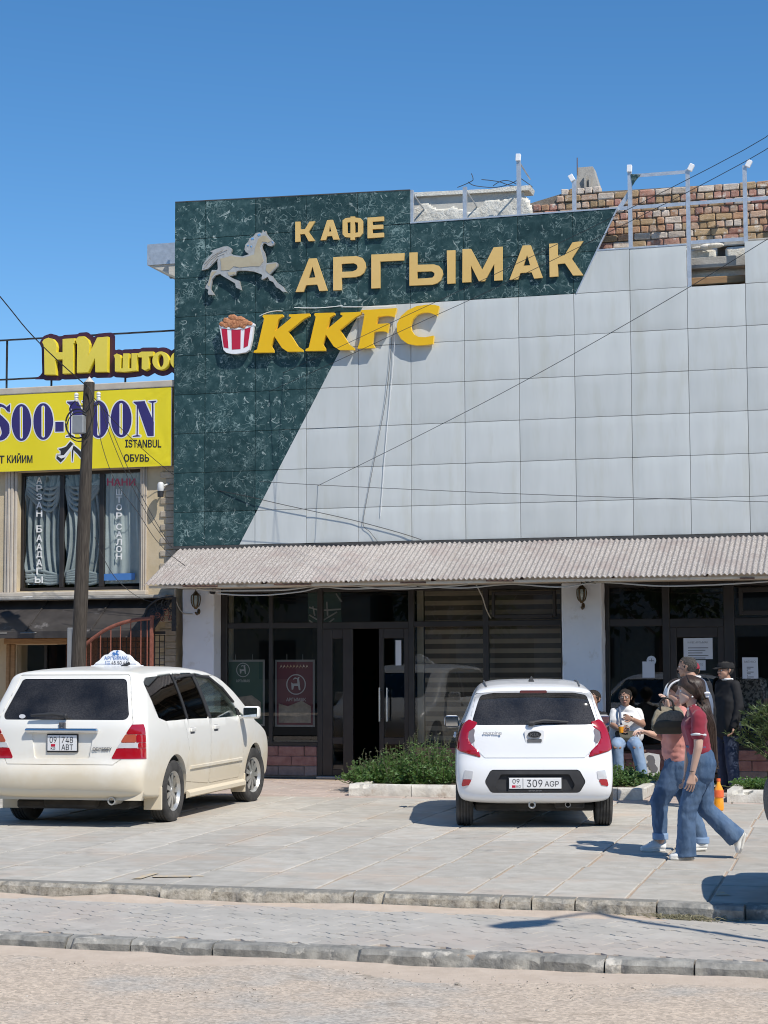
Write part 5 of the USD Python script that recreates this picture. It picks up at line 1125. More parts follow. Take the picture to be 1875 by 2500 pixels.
def wheel(parent, x, y, rad, w, rim_r, side, spokes=9, steer=0.0, alloy=True, camber=0):
    hw = w / 2
    prof = [(rim_r, -hw * .8), (rim_r + .02, -hw * .92), (rad - .06, -hw), (rad - .02, -hw * .94), (rad - .004, -hw * .80)]
    for q in (-.52, -.18, .18, .52):
        prof += [(rad, (q - .13) * hw), (rad, (q - .07) * hw), (rad - .009, (q - .05) * hw), (rad - .009, (q + .05) * hw), (rad, (q + .07) * hw)]
    prof += [(rad, .66 * hw), (rad - .004, hw * .80), (rad - .02, hw * .94), (rad - .06, hw), (rim_r + .02, hw * .92), (rim_r, hw * .8), (rim_r, -hw * .8)]
    T = lambda m: mv(mv(m, rz=steer), x, y, rad - .004)
    wname = path_for(parent, 'wheel')
    UsdGeom.Xform.Define(stage, wname)
    obj('tyre', T(lathe(prof, 56, 'x')), L['rubber'], wname, smooth=35, local=True)
    s = side
    rimm = [lathe([(rim_r - .02, s * hw * .55), (rim_r + .004, s * hw * .86), (rim_r + .006, s * hw * .7), (rim_r + .002, -s * hw * .8), (rim_r - .012, -s * hw * .8), (rim_r - .02, s * hw * .55)], 48, 'x')]
    if alloy:
        for q in range(spokes):
            a = q * 2 * PI / spokes
            sp = trimesh.convex.convex_hull(np.array([(s * hw * (.72 if r_ < .1 else .6) + dx, r_, t * wd) for r_, wd in ((.035, .018), (rim_r * .55, .017), (rim_r - .005, .030)) for t in (-1, 1) for dx in (0, -.014 * s)]))
            sp.apply_transform(trimesh.transformations.rotation_matrix(a, (1, 0, 0))); rimm.append(sp)
        rimm.append(lathe([(0, s * hw * .78), (.05, s * hw * .76), (.06, s * hw * .5), (0, s * hw * .5)], 24, 'x'))
    else: rimm.append(lathe([(0, s * hw * .7), (.06, s * hw * .72), (.1, s * hw * .6), (rim_r - .01, s * hw * .62), (rim_r - .01, s * hw * .4), (0, s * hw * .4)], 40, 'x'))
    obj('rim', [T(q) for q in rimm], L['alloy'], wname, smooth=35, local=True)
    obj('brake_disc', T(lathe([(0, -.01), (rim_r * .8, -.01), (rim_r * .8, .01), (0, .01)], 32, 'x')), L['underbody'], wname, local=True)
def seat(parent, x, y, z, w=.5, back=.6, tilt=-.25):
    a = mv(rounded(w, .5, .16, .06), x, y, z); b = mv(mv(rounded(w, .13, back, .06), 0, 0, back / 2), x, y - .27, z, rx=tilt); c = mv(mv(rounded(w * .55, .09, .2, .045), 0, 0, back + .13), x, y - .27, z, rx=tilt)
    obj('seat', [a, b, c], L['seat_cloth'], parent, smooth=40, local=True)
def rounded(w, d, h, r, seg=8):
    s = [Manifold.sphere(r, seg * 2).translate((sx * (w / 2 - r), sy * (d / 2 - r), sz * (h / 2 - r))) for sx in (-1, 1) for sy in (-1, 1) for sz in (-1, 1)]
    return as_tm(Manifold.batch_hull(s))
def mobj(name, m, mt, par, smooth=30, label=None):
    return obj(name, as_tm(m), L[mt], par, local=True, smooth=smooth, label=label)
def car(name, label, loc, rz, B, paint, sidewins, rearwin, fr_win, wheels, lights, grooves, depth=1.0, cut=None, rear_glass='dusty_glass', steer=0.0, rearcuts=None, alloy=True, seats=True, belt=.72):
    t = thing(name, label, 'car', loc, rz)
    out, in1, in2, in3 = B.mesh(), B.mesh(.006), B.mesh(.011), B.mesh(.055)
    cav = in3 ^ Manifold.cube((4, 10, 3)).translate((-2, -2, belt))
    shell = out - cav
    skin = out - B.mesh(.008)
    glz = in1 - in2
    for pts in sidewins:
        pr_ = prism_x(pts[0], .2, 1.2, .03); pl_ = prism_x(pts[0], -1.2, -.2, .03)
        shell = shell - pr_ - pl_
    shell = shell - prism_y(rearwin, -1, 1.2, .05) - prism_y(fr_win, 2.0, 6, .06)
    for (y, z, r) in wheels['arch']:
        shell = shell - cyl_x(y, z, r, .48, 1.3) - cyl_x(y, z, r, -1.3, -.48)
    for pts, w in grooves.get('x', []):
        g = prism_x(ring_poly(pts, w), -1.3, 1.3); shell = shell - (g ^ skin)
    for pts, w in grooves.get('y', []):
        g = prism_y(ring_poly(pts, w), -.6, 1.2); shell = shell - (g ^ skin)
    for c in (rearcuts or []): shell = shell - c
    body = mobj('body', shell, paint, t, 32)
    for pts in sidewins:
        for sgn in (1, -1):
            pp = prism_x(pts[0], .2, 1.2, .03) if sgn > 0 else prism_x(pts[0], -1.2, -.2, .03)
            mobj('side_window', glz ^ pp, pts[1], t, 40)
    mobj('rear_window', glz ^ prism_y(rearwin, -1, 1.2, .05), rear_glass, t, 40)
    mobj('windscreen', glz ^ prism_y(fr_win, 2.0, 6, .06), 'clear_glass', t, 40)
    lam = B.mesh(-.005) - B.mesh(.02)
    for nm, pts, mt, dirn in lights:
        pm = prism_y(pts, -.6, depth, .012) if dirn == 'y' else prism_x(pts, 0, 1.3, .012)
        mobj(nm, lam ^ pm, mt, t, 40)
    for k, (y, side) in enumerate([(wheels['yr'], 1), (wheels['yr'], -1), (wheels['yf'], 1), (wheels['yf'], -1)]):
        wheel(t, side * wheels['x'], y, wheels['r'], wheels['w'], wheels['rim'], side, wheels.get('spokes', 9), steer if k > 1 else 0.0, alloy)
    for y in (wheels['yr'], wheels['yf']):
        obj('axle', lathe([(0, -wheels['x'] + .08), (.04, -wheels['x'] + .08), (.04, wheels['x'] - .08), (0, wheels['x'] - .08)], 12, 'x').apply_translation((0, y, wheels['r'] - .03)), L['underbody'], t, local=True)
    if seats:
        for y in seats:
            for x in (-.36, .36): seat(t, x, y, belt + .0)
    return t, B, out
def plate(t, x, y, z, w, h, parts, tilt=0.0):
    """number plate facing -y with its characters"""
    p = obj('number_plate', mv(rounded(w, .012, h, .005, 3), x, y, z), L['plate_white'], t, local=True)
    for s, cx, cz, tw, th, mt in parts:
        if s == 'rect': obj('plate_flag', bx(x + cx - tw / 2, x + cx + tw / 2, y - .0078, y - .0062, z + cz - th / 2, z + cz + th / 2), L[mt], p, local=True)
        else: obj('character', mv(text_box(s, tw, th, .0015, False), x + cx, y - .0062, z + cz), L[mt], p, local=True)
    return p
# --- cream minivan taxi
od_sil = [(.10, .30, .10), (.03, .36, .16), (0, .46, .22), (.0, .58, .22), (.03, .635, .22), (.065, .66, .20), (.075, .85, .20), (.085, 1.05, .20), (.13, 1.14, .17), (.27, 1.36, .15), (.385, 1.53, .13), (.36, 1.568, .10), (.42, 1.592, .09), (.8, 1.615, .09), (1.5, 1.635, .09), (2.1, 1.63, .09), (2.6, 1.60, .10), (2.95, 1.545, .12), (3.25, 1.42, .14), (3.6, 1.22, .16), (3.9, 1.055, .16), (4.2, .97, .2), (4.5, .86, .25), (4.68, .74, .36), (4.76, .58, .42), (4.76, .42, .42), (4.68, .24, .30), (4.3, .20, .10), (2.4, .20, .08), (.7, .24, .08)]
od_w = [(.18, .84), (.28, .865), (.45, .885), (.62, .897), (.80, .90), (.98, .893), (1.06, .878), (1.2, .842), (1.4, .775), (1.52, .725), (1.64, .66)]
od_plan = lambda y: np.where(y < .9, 1 - .035 * (np.clip(.9 - y, 0, 1) / .9) ** 2, np.where(y > 3.4, 1 - .075 * (np.clip(y - 3.4, 0, 2) / 1.36) ** 2, 1.0))
BO = Body(od_sil, od_w, od_plan, ((1.0, .72), (3.75, .66)))
tl_r = [(.735, 1.045), (.90, 1.05), (.95, .70), (.535, .70), (.585, .80)]
def sub(poly, z0, z1): return list(Polygon(poly).intersection(sbox(-2, z0, 2, z1)).exterior.coords)[:-1]
lo_ = []
for f_ in (lambda q: q, mir):
    sb2 = lambda z0, z1, x0, x1: list(Polygon(tl_r).intersection(sbox(x0, z0, x1, z1)).exterior.coords)[:-1]
    lo_ += [('tail_light', f_(sb2(.695, .805, 0, 2)), 'lamp_red', 'y'), ('reversing_light', f_(sb2(.81, .86, 0, .80)), 'lamp_clear', 'y'), ('tail_light', f_(sb2(.81, .86, .803, 2)), 'lamp_red', 'y'), ('indicator', f_(sb2(.864, .945, 0, .78)), 'lamp_amber', 'y'), ('tail_light', f_(sb2(.864, .945, .783, 2)), 'lamp_red', 'y'), ('tail_light', f_(sb2(.948, 1.05, 0, 2)), 'lamp_red', 'y')]
lo_ += [('high_brake_light', [(-.155, 1.545), (.155, 1.545), (.15, 1.562), (-.15, 1.562)], 'lamp_dark_red', 'y')]
hat = [(-.60, .64), (.56, .64), (.63, .69), (.74, 1.06), (.73, 1.1), (.60, 1.545), (-.60, 1.545), (-.73, 1.1), (-.74, 1.06), (-.63, .69)]
rd = [(1.30, .40), (2.12, .33), (2.14, 1.0), (2.0, 1.53), (1.42, 1.55), (1.30, 1.04), (1.42, .72)]
fd = [(2.15, .33), (3.22, .33), (3.33, .62), (3.34, .98), (3.15, 1.22), (2.72, 1.52), (2.03, 1.53), (2.17, 1.0)]
tax, BO_, o_out = car('taxi_minivan', 'dusty cream minivan taxi with a roof sign seen from behind at an angle', (-8.290, -8.069, 0), .0465, BO, 'car_cream',
    [([(.55, 1.10), (.42, 1.46), (.56, 1.515), (1.33, 1.545), (1.40, 1.06), (.74, 1.06)], 'privacy_glass'), ([(1.425, 1.06), (1.355, 1.545), (1.98, 1.55), (2.12, 1.05)], 'privacy_glass'), ([(2.20, 1.045), (2.06, 1.55), (2.55, 1.505), (2.92, 1.33), (3.18, 1.13), (3.20, 1.04)], 'clear_glass'), ([(3.26, 1.035), (3.25, 1.10), (3.46, 1.02)], 'clear_glass')],
    [(-.70, 1.09), (.70, 1.09), (.685, 1.15), (.575, 1.505), (-.575, 1.505), (-.685, 1.15)],
    [(-.66, 1.07), (.66, 1.07), (.56, 1.48), (-.56, 1.48)],
    dict(arch=[(1.0, .33, .375), (3.83, .33, .375)], yr=1.0, yf=3.83, x=.785, r=.324, w=.205, rim=.205, spokes=9), lo_, dict(x=[(rd, .007), (fd, .007)], y=[(hat, .009)]), depth=.18, steer=-.12, rearcuts=[prism_y([(-.30, .70), (.30, .70), (.34, .96), (-.34, .96)], -.3, .092, .03)], seats=(1.35, 2.65), belt=.62)
O = lambda nm, m, mt, **k: obj(nm, m, L[mt], tax, local=True, **k)
lamk = BO.mesh(-.003) - BO.mesh(.02)
for pts in ([(1.385, 1.06), (1.315, 1.545), (1.37, 1.545), (1.44, 1.06)], [(2.11, 1.05), (1.97, 1.55), (2.07, 1.55), (2.21, 1.045)], [(3.19, 1.04), (3.17, 1.14), (3.25, 1.11), (3.265, 1.035)]):
    for a, b in ((.2, 1.2), (-1.2, -.2)): O('window_pillar', as_tm(lamk ^ prism_x(pts, a, b)), 'black_plastic', smooth=40)
O('garnish_bar', mv(rounded(.80, .05, .045, .02), 0, .055, .985), 'chrome', smooth=40)
obj('plate_holder', mv(rounded(.345, .02, .185, .008, 3), 0, .088, .855), L['black_plastic'], tax, local=True)
plate(tax, 0, .073, .857, .32, .16, [('09', -.095, .032, .075, .062, 'black_print'), ('748', .06, .032, .125, .062, 'black_print'), ('АВТ', .06, -.042, .125, .058, 'black_print'), ('rect', -.095, -.024, .045, .026, 'sign_red'), ('KG', -.095, -.056, .048, .026, 'black_print'), ('rect', -.026, 0, .004, .15, 'black_print')])
O('emblem', [mv(rounded(.075, .014, .065, .006, 3), 0, .078, 1.035)], 'grey_plastic'); 
O('emblem_letter', [bx(-.022, -.012, .066, .070, 1.012, 1.058), bx(.012, .022, .066, .070, 1.012, 1.058), bx(-.012, .012, .066, .070, 1.030, 1.040)], 'chrome')
O('model_badge', mv(text_box('ODYSSEY', .2, .032, .006, True), .44, .068, .80, rz=.07), 'grey_plastic')
O('rear_wiper', [tube([(-.34, .065, 1.135), (-.10, .06, 1.15), (.02, .075, 1.135)], [.014, .02, .022], 8), mv(rounded(.05, .05, .05, .02), .03, .075, 1.13)], 'black_plastic', smooth=40)
O('window_sticker', mv(lathe([(0, 0), (.036, 0), (.034, .003), (0, .003)], 20, 'y'), -.46, .115, 1.125, s=(1, 1, .6)), 'paper')
O('exhaust_pipe', lathe([(.030, 0), (.042, 0), (.044, .22), (.032, .22), (.030, 0)], 20, 'y').apply_translation((.53, .10, .275)), 'alloy', smooth=40)
O('rear_skirt', [trimesh.convex.convex_hull(np.array([(x, y, z) for x, y, z in ((-.86, .14, .37), (.86, .14, .37), (-.84, .12, .28), (.84, .12, .28), (-.80, .30, .27), (.80, .30, .27), (-.8, .3, .38), (.8, .3, .38))]))], 'car_cream')
O('side_skirt', [trimesh.convex.convex_hull(np.array([(s * a, y, z) for y in (1.42, 3.42) for a, z in ((.865, .30), (.905, .27), (.905, .23), (.86, .21))])) for s in (1,)], 'car_cream'); O('side_skirt', [trimesh.convex.convex_hull(np.array([(s * a, y, z) for y in (1.42, 3.42) for a, z in ((.865, .30), (.905, .27), (.905, .23), (.86, .21))])) for s in (-1,)], 'car_cream')
for s in (1, -1):
    O('mud_flap', mv(rounded(.20, .02, .24, .008, 3), s * .79, .60, .27), 'car_cream'); O('mud_flap', mv(rounded(.18, .02, .22, .008, 3), s * .80, 3.44, .25), 'car_cream')
    O('side_moulding', trimesh.convex.convex_hull(np.array([(s * a, y, z) for y in (1.46, 3.3) for a, z in ((.88, .56), (.908, .553), (.908, .525), (.88, .515))])), 'car_cream')
    for y in (1.52, 2.32):
        O('door_handle', mv(rounded(.024, .16, .045, .011), s * .905, y, .945), 'car_cream', smooth=40)
        O('handle_recess', mv(rounded(.012, .12, .07, .005, 3), s * .895, y, .935), 'grey_plastic')
    O('side_repeater', mv(rounded(.012, .06, .028, .005, 3), s * .880, 3.68, .80), 'lamp_amber')
    mh = trimesh.convex.convex_hull(np.vstack([rounded(.20, .11, .145, .035).vertices + np.array([s * 1.03, 3.24, 1.085])]))
    mi = O('door_mirror', [mh, trimesh.convex.convex_hull(np.array([(s * .86, 3.28, 1.05), (s * .86, 3.20, 1.05), (s * .96, 3.27, 1.06), (s * .96, 3.22, 1.03), (s * .86, 3.25, .99)]))], 'car_cream', smooth=40)
    obj('mirror_glass', mv(rounded(.165, .008, .11, .004, 3), s * 1.03, 3.183, 1.085), L['mirror_glass'], mi, local=True)
    O('rain_guard', trimesh.util.concatenate([tube([(s * (BO.W(np.array([y]), np.array([z]))[0] + .008), y, z) for y, z in q], .016, 6) for q in ([(1.38, 1.50), (1.7, 1.525), (2.0, 1.53)], [(2.08, 1.525), (2.5, 1.505), (2.85, 1.37), (3.1, 1.21)])]), 'black_plastic')
O('front_bumper_lip', [tube([(-.7, 4.55, .21), (0, 4.74, .21), (.7, 4.55, .21)], .02, 6)], 'car_cream')
O('headlight', mv(rounded(.30, .30, .15, .06), .60, 4.50, .70), 'lamp_clear', smooth=40); O('headlight', mv(rounded(.30, .30, .15, .06), -.60, 4.50, .70), 'lamp_clear', smooth=40)
O('dashboard', mv(rounded(1.45, .5, .22, .09), 0, 3.42, .93), 'seat_cloth', smooth=40); O('steering_wheel', mv(trimesh.creation.torus(.18, .016, 24, 8), .38, 3.05, 1.02, rx=1.1), 'black_plastic', smooth=40)
O('underbody', [cbx(-.62, .62, .35, 4.5, .17, .26, .02), cbx(-.3, .3, .3, .9, .19, .3, .03)], 'underbody')
tx_ = thing('taxi_roof_sign', 'white arched taxi sign on the roof of the cream minivan', 'taxi sign', (0, 0, 0))
ca_, sa_ = math.cos(.0465), math.sin(.0465)
def TX(m):
    m = as_tm(m).copy(); v = m.vertices.copy(); v[:, 0] = (v[:, 0] - .12) * .8 - .07; v[:, 2] = 1.64 + (v[:, 2] - 1.655) * .92; m.vertices = v
    return mv(m, -8.290, -8.069, 0, rz=.0465)
ty = 1.75
prof = [(-.34, 0), (-.30, .035), (-.25, .06), (-.21, .10), (-.17, .128), (-.12, .135), (-.08, .165), (-.03, .185), (.03, .185), (.08, .165), (.12, .135), (.17, .128), (.21, .10), (.25, .06), (.30, .035), (.34, 0)]
fr0 = CrossSection([np.array(prof)], m3.FillRule.EvenOdd)
msh = fr0.offset(-.012, m3.JoinType.Round).extrude(.09).transform(np.array([[1, 0, 0, 0.12], [0, 0, -1, ty + .045], [0, 1, 0, 1.655 + .012]], float)) + fr0.extrude(.066).transform(np.array([[1, 0, 0, 0.12], [0, 0, -1, ty + .033], [0, 1, 0, 1.655]], float))
obj('sign_body', TX(msh), L['sign_white'], tx_, smooth=40)
obj('sign_base', TX(cbx(-.24, .48, ty - .07, ty + .07, 1.625, 1.657, .01)), L['sign_white'], tx_)
yq = ty - .046
obj('sign_word', TX(mv(text_box('АРГЫМАК', .34, .042, .002, False), .12, yq, 1.745)), L['blue_print'], tx_)
obj('sign_number', TX(mv(text_box('45 50 46', .235, .042, .002, False), .175, yq, 1.688)), L['black_print'], tx_)
obj('sign_small_line', TX(mv(text_box('0 777', .07, .018, .002, False), .0, yq, 1.70)), L['blue_print'], tx_); obj('sign_small_line', TX(mv(text_box('0 550', .07, .018, .002, False), .0, yq, 1.676)), L['blue_print'], tx_)
hh = Polygon([((a - 770) / 1400 * .12, -(b - 650) / 1400 * .12) for a, b in hp]).buffer(0)
mh = ex(hh, 0, .002); obj('sign_horse', TX(mv(mh, .12, yq - .002, 1.797)), L['blue_print'], tx_)
obj('aerial', TX(tube([(.30, 1.52, 1.64), (.42, 1.5, 1.68)], .02, 8)), L['black_plastic'], tx_); obj('aerial_rod', TX(tube([(.40, 1.5, 1.675), (.28, 1.75, 1.76)], .004, 5)), L['black_plastic'], tx_)
# --- small white hatchback
ki_sil = [(.14, .25, .10), (.05, .29, .16), (.0, .40, .24), (.0, .54, .24), (.015, .64, .22), (.045, .69, .20), (.06, .80, .19), (.085, .95, .18), (.11, 1.02, .15), (.20, 1.17, .13), (.29, 1.325, .12), (.22, 1.375, .10), (.27, 1.405, .09), (.5, 1.435, .09), (.9, 1.47, .09), (1.35, 1.482, .09), (1.85, 1.45, .10), (2.1, 1.39, .12), (2.5, 1.19, .14), (2.9, .99, .16), (3.2, .90, .22), (3.42, .80, .28), (3.55, .64, .34), (3.59, .5, .36), (3.56, .3, .3), (3.45, .21, .2), (3.1, .185, .08), (1.8, .185, .08), (.7, .20, .08)]
ki_w = [(.17, .70), (.26, .74), (.38, .785), (.55, .800), (.70, .797), (.85, .782), (.98, .748), (1.05, .715), (1.2, .652), (1.35, .592), (1.42, .545), (1.49, .47)]
ki_plan = lambda y: np.where(y < .7, 1 - .03 * (np.clip(.7 - y, 0, 1) / .7) ** 2, np.where(y > 2.7, 1 - .07 * (np.clip(y - 2.7, 0, 2) / .88) ** 2, 1.0))
BK = Body(ki_sil, ki_w, ki_plan, ((.75, .66), (2.85, .6)), N=280)
kl_ = [(.565, 1.055), (.655, 1.085), (.73, 1.03), (.80, .96), (.80, .80), (.74, .765), (.53, .705), (.565, .775), (.63, .835), (.665, .90), (.655, .965), (.60, 1.005)]
kinner = [(.60, 1.0), (.655, .965), (.665, .90), (.63, .845), (.595, .87), (.605, .93), (.595, .97)]
kf = [(.615, .575), (.70, .585), (.735, .42), (.66, .435), (.625, .50)]
li = []
for f_ in (lambda q: q, mir):
    li += [('tail_light', f_(kl_), 'lamp_red', 'y'), ('reversing_light', f_(kinner), 'lamp_grey', 'y')]
    li += [('fog_light', f_([p for p in sub(kf, .40, .492)]), 'lamp_red', 'y'), ('reflector', f_([p for p in sub(kf, .496, .60)]), 'lamp_clear', 'y')]
li += [('high_brake_light', [(-.145, 1.345), (.145, 1.345), (.13, 1.375), (-.13, 1.375)], 'lamp_dark_red', 'y')]
gate_ = [(-.50, .705), (.50, .705), (.60, .80), (.66, 1.0), (.58, 1.345), (-.58, 1.345), (-.66, 1.0), (-.60, .80)]
oval = Polygon([(-.44, .36), (.44, .36), (.505, .47), (.44, .59), (-.44, .59), (-.505, .47)]).buffer(-.05).buffer(.05, 8)
krd = [(.98, .42), (1.62, .26), (1.64, .9), (1.6, 1.40), (1.02, 1.41), (.86, .92)]
kfd = [(1.66, .26), (2.5, .26), (2.58, .55), (2.58, .9), (2.3, 1.13), (1.95, 1.37), (1.62, 1.40), (1.66, .9)]
rz_k = .232
kia, BK_, k_out = car('white_hatchback', 'small white hatchback parked nose-in seen squarely from behind', (-3.575, -7.085, 0), rz_k, BK, 'car_white',
    [([(.62, 1.04), (.56, 1.16), (.60, 1.33), (.98, 1.38), (1.0, .98)], 'privacy_glass'), ([(1.06, .97), (1.05, 1.38), (1.57, 1.385), (1.61, .955)], 'privacy_glass'), ([(1.68, .95), (1.66, 1.38), (1.92, 1.34), (2.2, 1.16), (2.46, .99), (2.46, .94)], 'clear_glass')],
    [(-.585, 1.03), (.585, 1.03), (.625, 1.06), (.565, 1.25), (.535, 1.325), (.40, 1.35), (-.40, 1.35), (-.535, 1.325), (-.565, 1.25), (-.625, 1.06)],
    [(-.58, .99), (.58, .99), (.47, 1.36), (-.47, 1.36)],
    dict(arch=[(.54, .29, .345), (2.94, .29, .345)], yr=.54, yf=2.94, x=.705, r=.289, w=.175, rim=.185), li, dict(x=[(krd, .006), (kfd, .006)], y=[(gate_, .008)]), rearcuts=[prism_y(oval, -.5, .10)], seats=(1.0, 1.85), belt=.6, alloy=False)
Kk = lambda nm, m, mt, **k: obj(nm, m, L[mt], kia, local=True, **k)
ins = (BK.mesh(.006) - BK.mesh(.09)) ^ prism_y(oval.buffer(-.004), -.5, .3)
inner_oval = Polygon([(-.36, .375), (.36, .375), (.395, .44), (.34, .545), (-.34, .545), (-.395, .44)]).buffer(-.03).buffer(.03, 6)
obj('bumper_insert', as_tm(ins - prism_y(inner_oval, -.5, .045)), L['black_plastic'], kia, local=True, smooth=32)
Kk('plate_recess', [cbx(-.36, .36, .085, .11, .37, .55, .01)], 'grey_plastic')
Kk('plate_holder', mv(rounded(.545, .02, .145, .008, 3), 0, .03, .445), 'black_plastic')
plate(kia, 0, .014, .455, .52, .108, [('09', -.19, .022, .07, .046, 'black_print'), ('rect', -.212, -.03, .036, .024, 'sign_red'), ('KG', -.165, -.03, .042, .026, 'black_print'), ('rect', -.121, 0, .004, .10, 'black_print'), ('309', -.005, .0, .155, .074, 'black_print'), ('AGP', .165, -.004, .14, .054, 'black_print')])
Kk('holder_text', mv(text_box('автосалон', .13, .014, .001), 0, .0185, .384), 'grey_print')
yb2 = .055
em = Polygon([(-.105, .845), (-.085, .83), (.085, .83), (.105, .96), (.095, .978), (-.095, .978), (-.105, .96)])
em = Polygon([(-.075, .838), (.075, .838), (.09, .87), (.10, .965), (.085, .98), (-.085, .98), (-.10, .965), (-.09, .87)])
Kk('handle_surround', ex(em, .068, .03), 'car_white')
def ov(cx, cz, rx, rz_, n=28): return Polygon([(cx + rx * math.cos(t), cz + rz_ * math.sin(t)) for t in np.linspace(0, 2 * PI, n, endpoint=False)])
eb = Kk('emblem', ex(ov(0, .936, .066, .032), .056, .014), 'black_print'); obj('emblem_rim', ex(ov(0, .936, .068, .034).difference(ov(0, .936, .062, .028)), .052, .006), L['chrome'], eb, local=True)
obj('emblem_letter', mv(text_box('KIA', .085, .036, .004, True), 0, .056, .936), L['chrome'], eb, local=True)
Kk('gate_handle', ex(Polygon([(-.07, .858), (.07, .858), (.075, .892), (-.075, .892)]).buffer(-.01).buffer(.01), .062, .02), 'grey_plastic')
Kk('model_badge', mv(text_box('morning', .18, .036, .006, False), -.42, .079, .95, rz=-.09), 'grey_plastic')
Kk('rear_wiper', [tube([(-.06, .09, 1.045), (.1, .1, 1.075), (.34, .115, 1.06)], [.022, .016, .009], 8), mv(rounded(.07, .06, .05, .02), -.03, .095, 1.045)], 'black_plastic', smooth=40)
Kk('roof_aerial', trimesh.convex.convex_hull(np.array([(-.03, .72, 1.45), (.03, .72, 1.45), (-.03, .9, 1.462), (.03, .9, 1.462), (-.004, .74, 1.515), (.004, .74, 1.515)])), 'black_plastic')
for s in (1, -1):
    Kk('roof_rail_trim', tube([(s * .475, .42, 1.415), (s * .49, .9, 1.453), (s * .49, 1.5, 1.46)], .009, 6), 'grey_plastic')
    mh = mv(rounded(.17, .11, .135, .045), s * .845, 2.28, 1.0)
    mi = Kk('door_mirror', [mh, mv(rounded(.16, .06, .04, .018), s * .78, 2.30, .955)], 'car_white', smooth=40)
    obj('mirror_glass', mv(rounded(.140, .008, .108, .004, 3), s * .845, 2.222, 1.0), L['mirror_glass'], mi, local=True); obj('mirror_housing', mv(rounded(.155, .02, .122, .009, 3), s * .845, 2.233, 1.0), L['black_plastic'], mi, local=True)
    for y in (1.12, 1.75): Kk('door_handle', mv(rounded(.026, .15, .035, .012), s * .805, y, .885), 'car_white', smooth=40)
    Kk('mud_flap', mv(rounded(.14, .015, .14, .006, 3), s * .70, .40, .25) if False else mv(rounded(.12, .015, .10, .006, 3), s * .70, .62, .25), 'black_plastic')
    Kk('headlight', mv(rounded(.26, .26, .14, .06), s * .56, 3.36, .66), 'lamp_clear', smooth=40)
Kk('exhaust_pipe', lathe([(.022, 0), (.028, 0), (.03, .2), (.02, .2), (.022, 0)], 16, 'y').apply_translation((.33, .14, .235)), 'alloy')
Kk('tow_eye', mv(trimesh.creation.torus(.03, .01, 16, 8), -.03, .12, .235, rx=PI / 2), 'alloy')
Kk('rear_beam', [cbx(-.62, .62, .45, .62, .2, .28, .02), cbx(.2, .5, .2, .5, .19, .27, .03)], 'underbody')
Kk('underbody', cbx(-.6, .6, .3, 3.3, .16, .24, .02), 'underbody'); Kk('dashboard', mv(rounded(1.25, .4, .2, .08), 0, 2.6, .88), 'seat_cloth', smooth=40)
# --- dark car whose bumper corner reaches into the frame at the right edge
su_sil = [(.10, .42, .12), (.02, .47, .2), (0, .62, .26), (0, .80, .26), (.08, .88, .22), (.30, .98, .2), (.45, 1.12, .16), (.75, 1.58, .13), (.85, 1.66, .1), (1.0, 1.74, .1), (2.2, 1.74, .1), (2.9, 1.62, .12), (3.5, 1.22, .16), (3.75, 1.12, .18), (4.3, 1.05, .25), (4.5, .9, .34), (4.55, .7, .36), (4.5, .48, .3), (4.2, .36, .1), (2.3, .34, .08), (.6, .38, .08)]
su_w = [(.33, .84), (.6, .90), (.85, .91), (1.05, .89), (1.2, .85), (1.5, .75), (1.7, .68), (1.75, .6)]
BS = Body(su_sil, su_w, lambda y: np.where(y > 3.4, 1 - .06 * (np.clip(y - 3.4, 0, 2) / 1.1) ** 2, 1.0), ((.9, .85), (3.5, .8)), N=160)
sp0 = CAM + right * 2.67 + fwd * 13.0
suv, _, _ = car('dark_offroader', 'dark high-riding car of which only a bumper corner shows at the right edge', (sp0[0], sp0[1] , 0), -PI / 2 + .12, BS, 'black_plastic', [([(.75, 1.16), (.95, 1.58), (1.5, 1.64), (1.5, 1.14)], 'privacy_glass'), ([(1.6, 1.14), (1.6, 1.64), (2.7, 1.58), (3.2, 1.28), (3.2, 1.14)], 'privacy_glass')], [(-.6, 1.18), (.6, 1.18), (.52, 1.55), (-.52, 1.55)], [(-.6, 1.2), (.6, 1.2), (.5, 1.55), (-.5, 1.55)],
    dict(arch=[(.8, .38, .43), (3.5, .38, .43)], yr=.8, yf=3.5, x=.77, r=.36, w=.23, rim=.21), [('tail_light', [(.62, .95), (.8, .95), (.8, 1.3), (.7, 1.3)], 'lamp_red', 'y'), ('tail_light', mir([(.62, .95), (.8, .95), (.8, 1.3), (.7, 1.3)]), 'lamp_red', 'y')], {}, seats=None)
# ---------------------------------------------------------------- people
mat('skin', (.56, .36, .27), (.60, .39, .30), scale=12, rough=.55)
mat('skin_tan', (.36, .20, .135), (.40, .23, .16), scale=12, rough=.55)
mat('hair_dark', (.012, .009, .007), (.026, .018, .013), scale=30, rough=.7, bump=.8, stretch=(6, 6, 1))
mat('hair_brown', (.022, .013, .009), (.062, .036, .023), scale=40, rough=.5, stretch=(5, 5, .6))
mat('hair_grey', (.022, .020, .018), (.09, .08, .07), scale=90, rough=.85, bump=.8)
mat('burgundy', (.24, .014, .032), (.27, .02, .04), scale=8, rough=.85, sheen=.2)
mat('cotton_white', (.72, .71, .70), (.77, .76, .75), scale=8, rough=.9)
mat('pink_tee', (.55, .235, .20), (.60, .275, .24), scale=7, rough=.9)
mat('denim', (.045, .092, .175), (.095, .155, .26), scale=10, rough=.95, bump=.35, bscale=60, c3=(.13, .20, .30), s3=4.5, lo3=.5, hi3=.75, stretch=(1, 1, .45))
mat('denim_pale', (.20, .30, .46), (.28, .38, .53), scale=8, rough=.9, c3=(.34, .43, .56), s3=5, lo3=.55, hi3=.7)
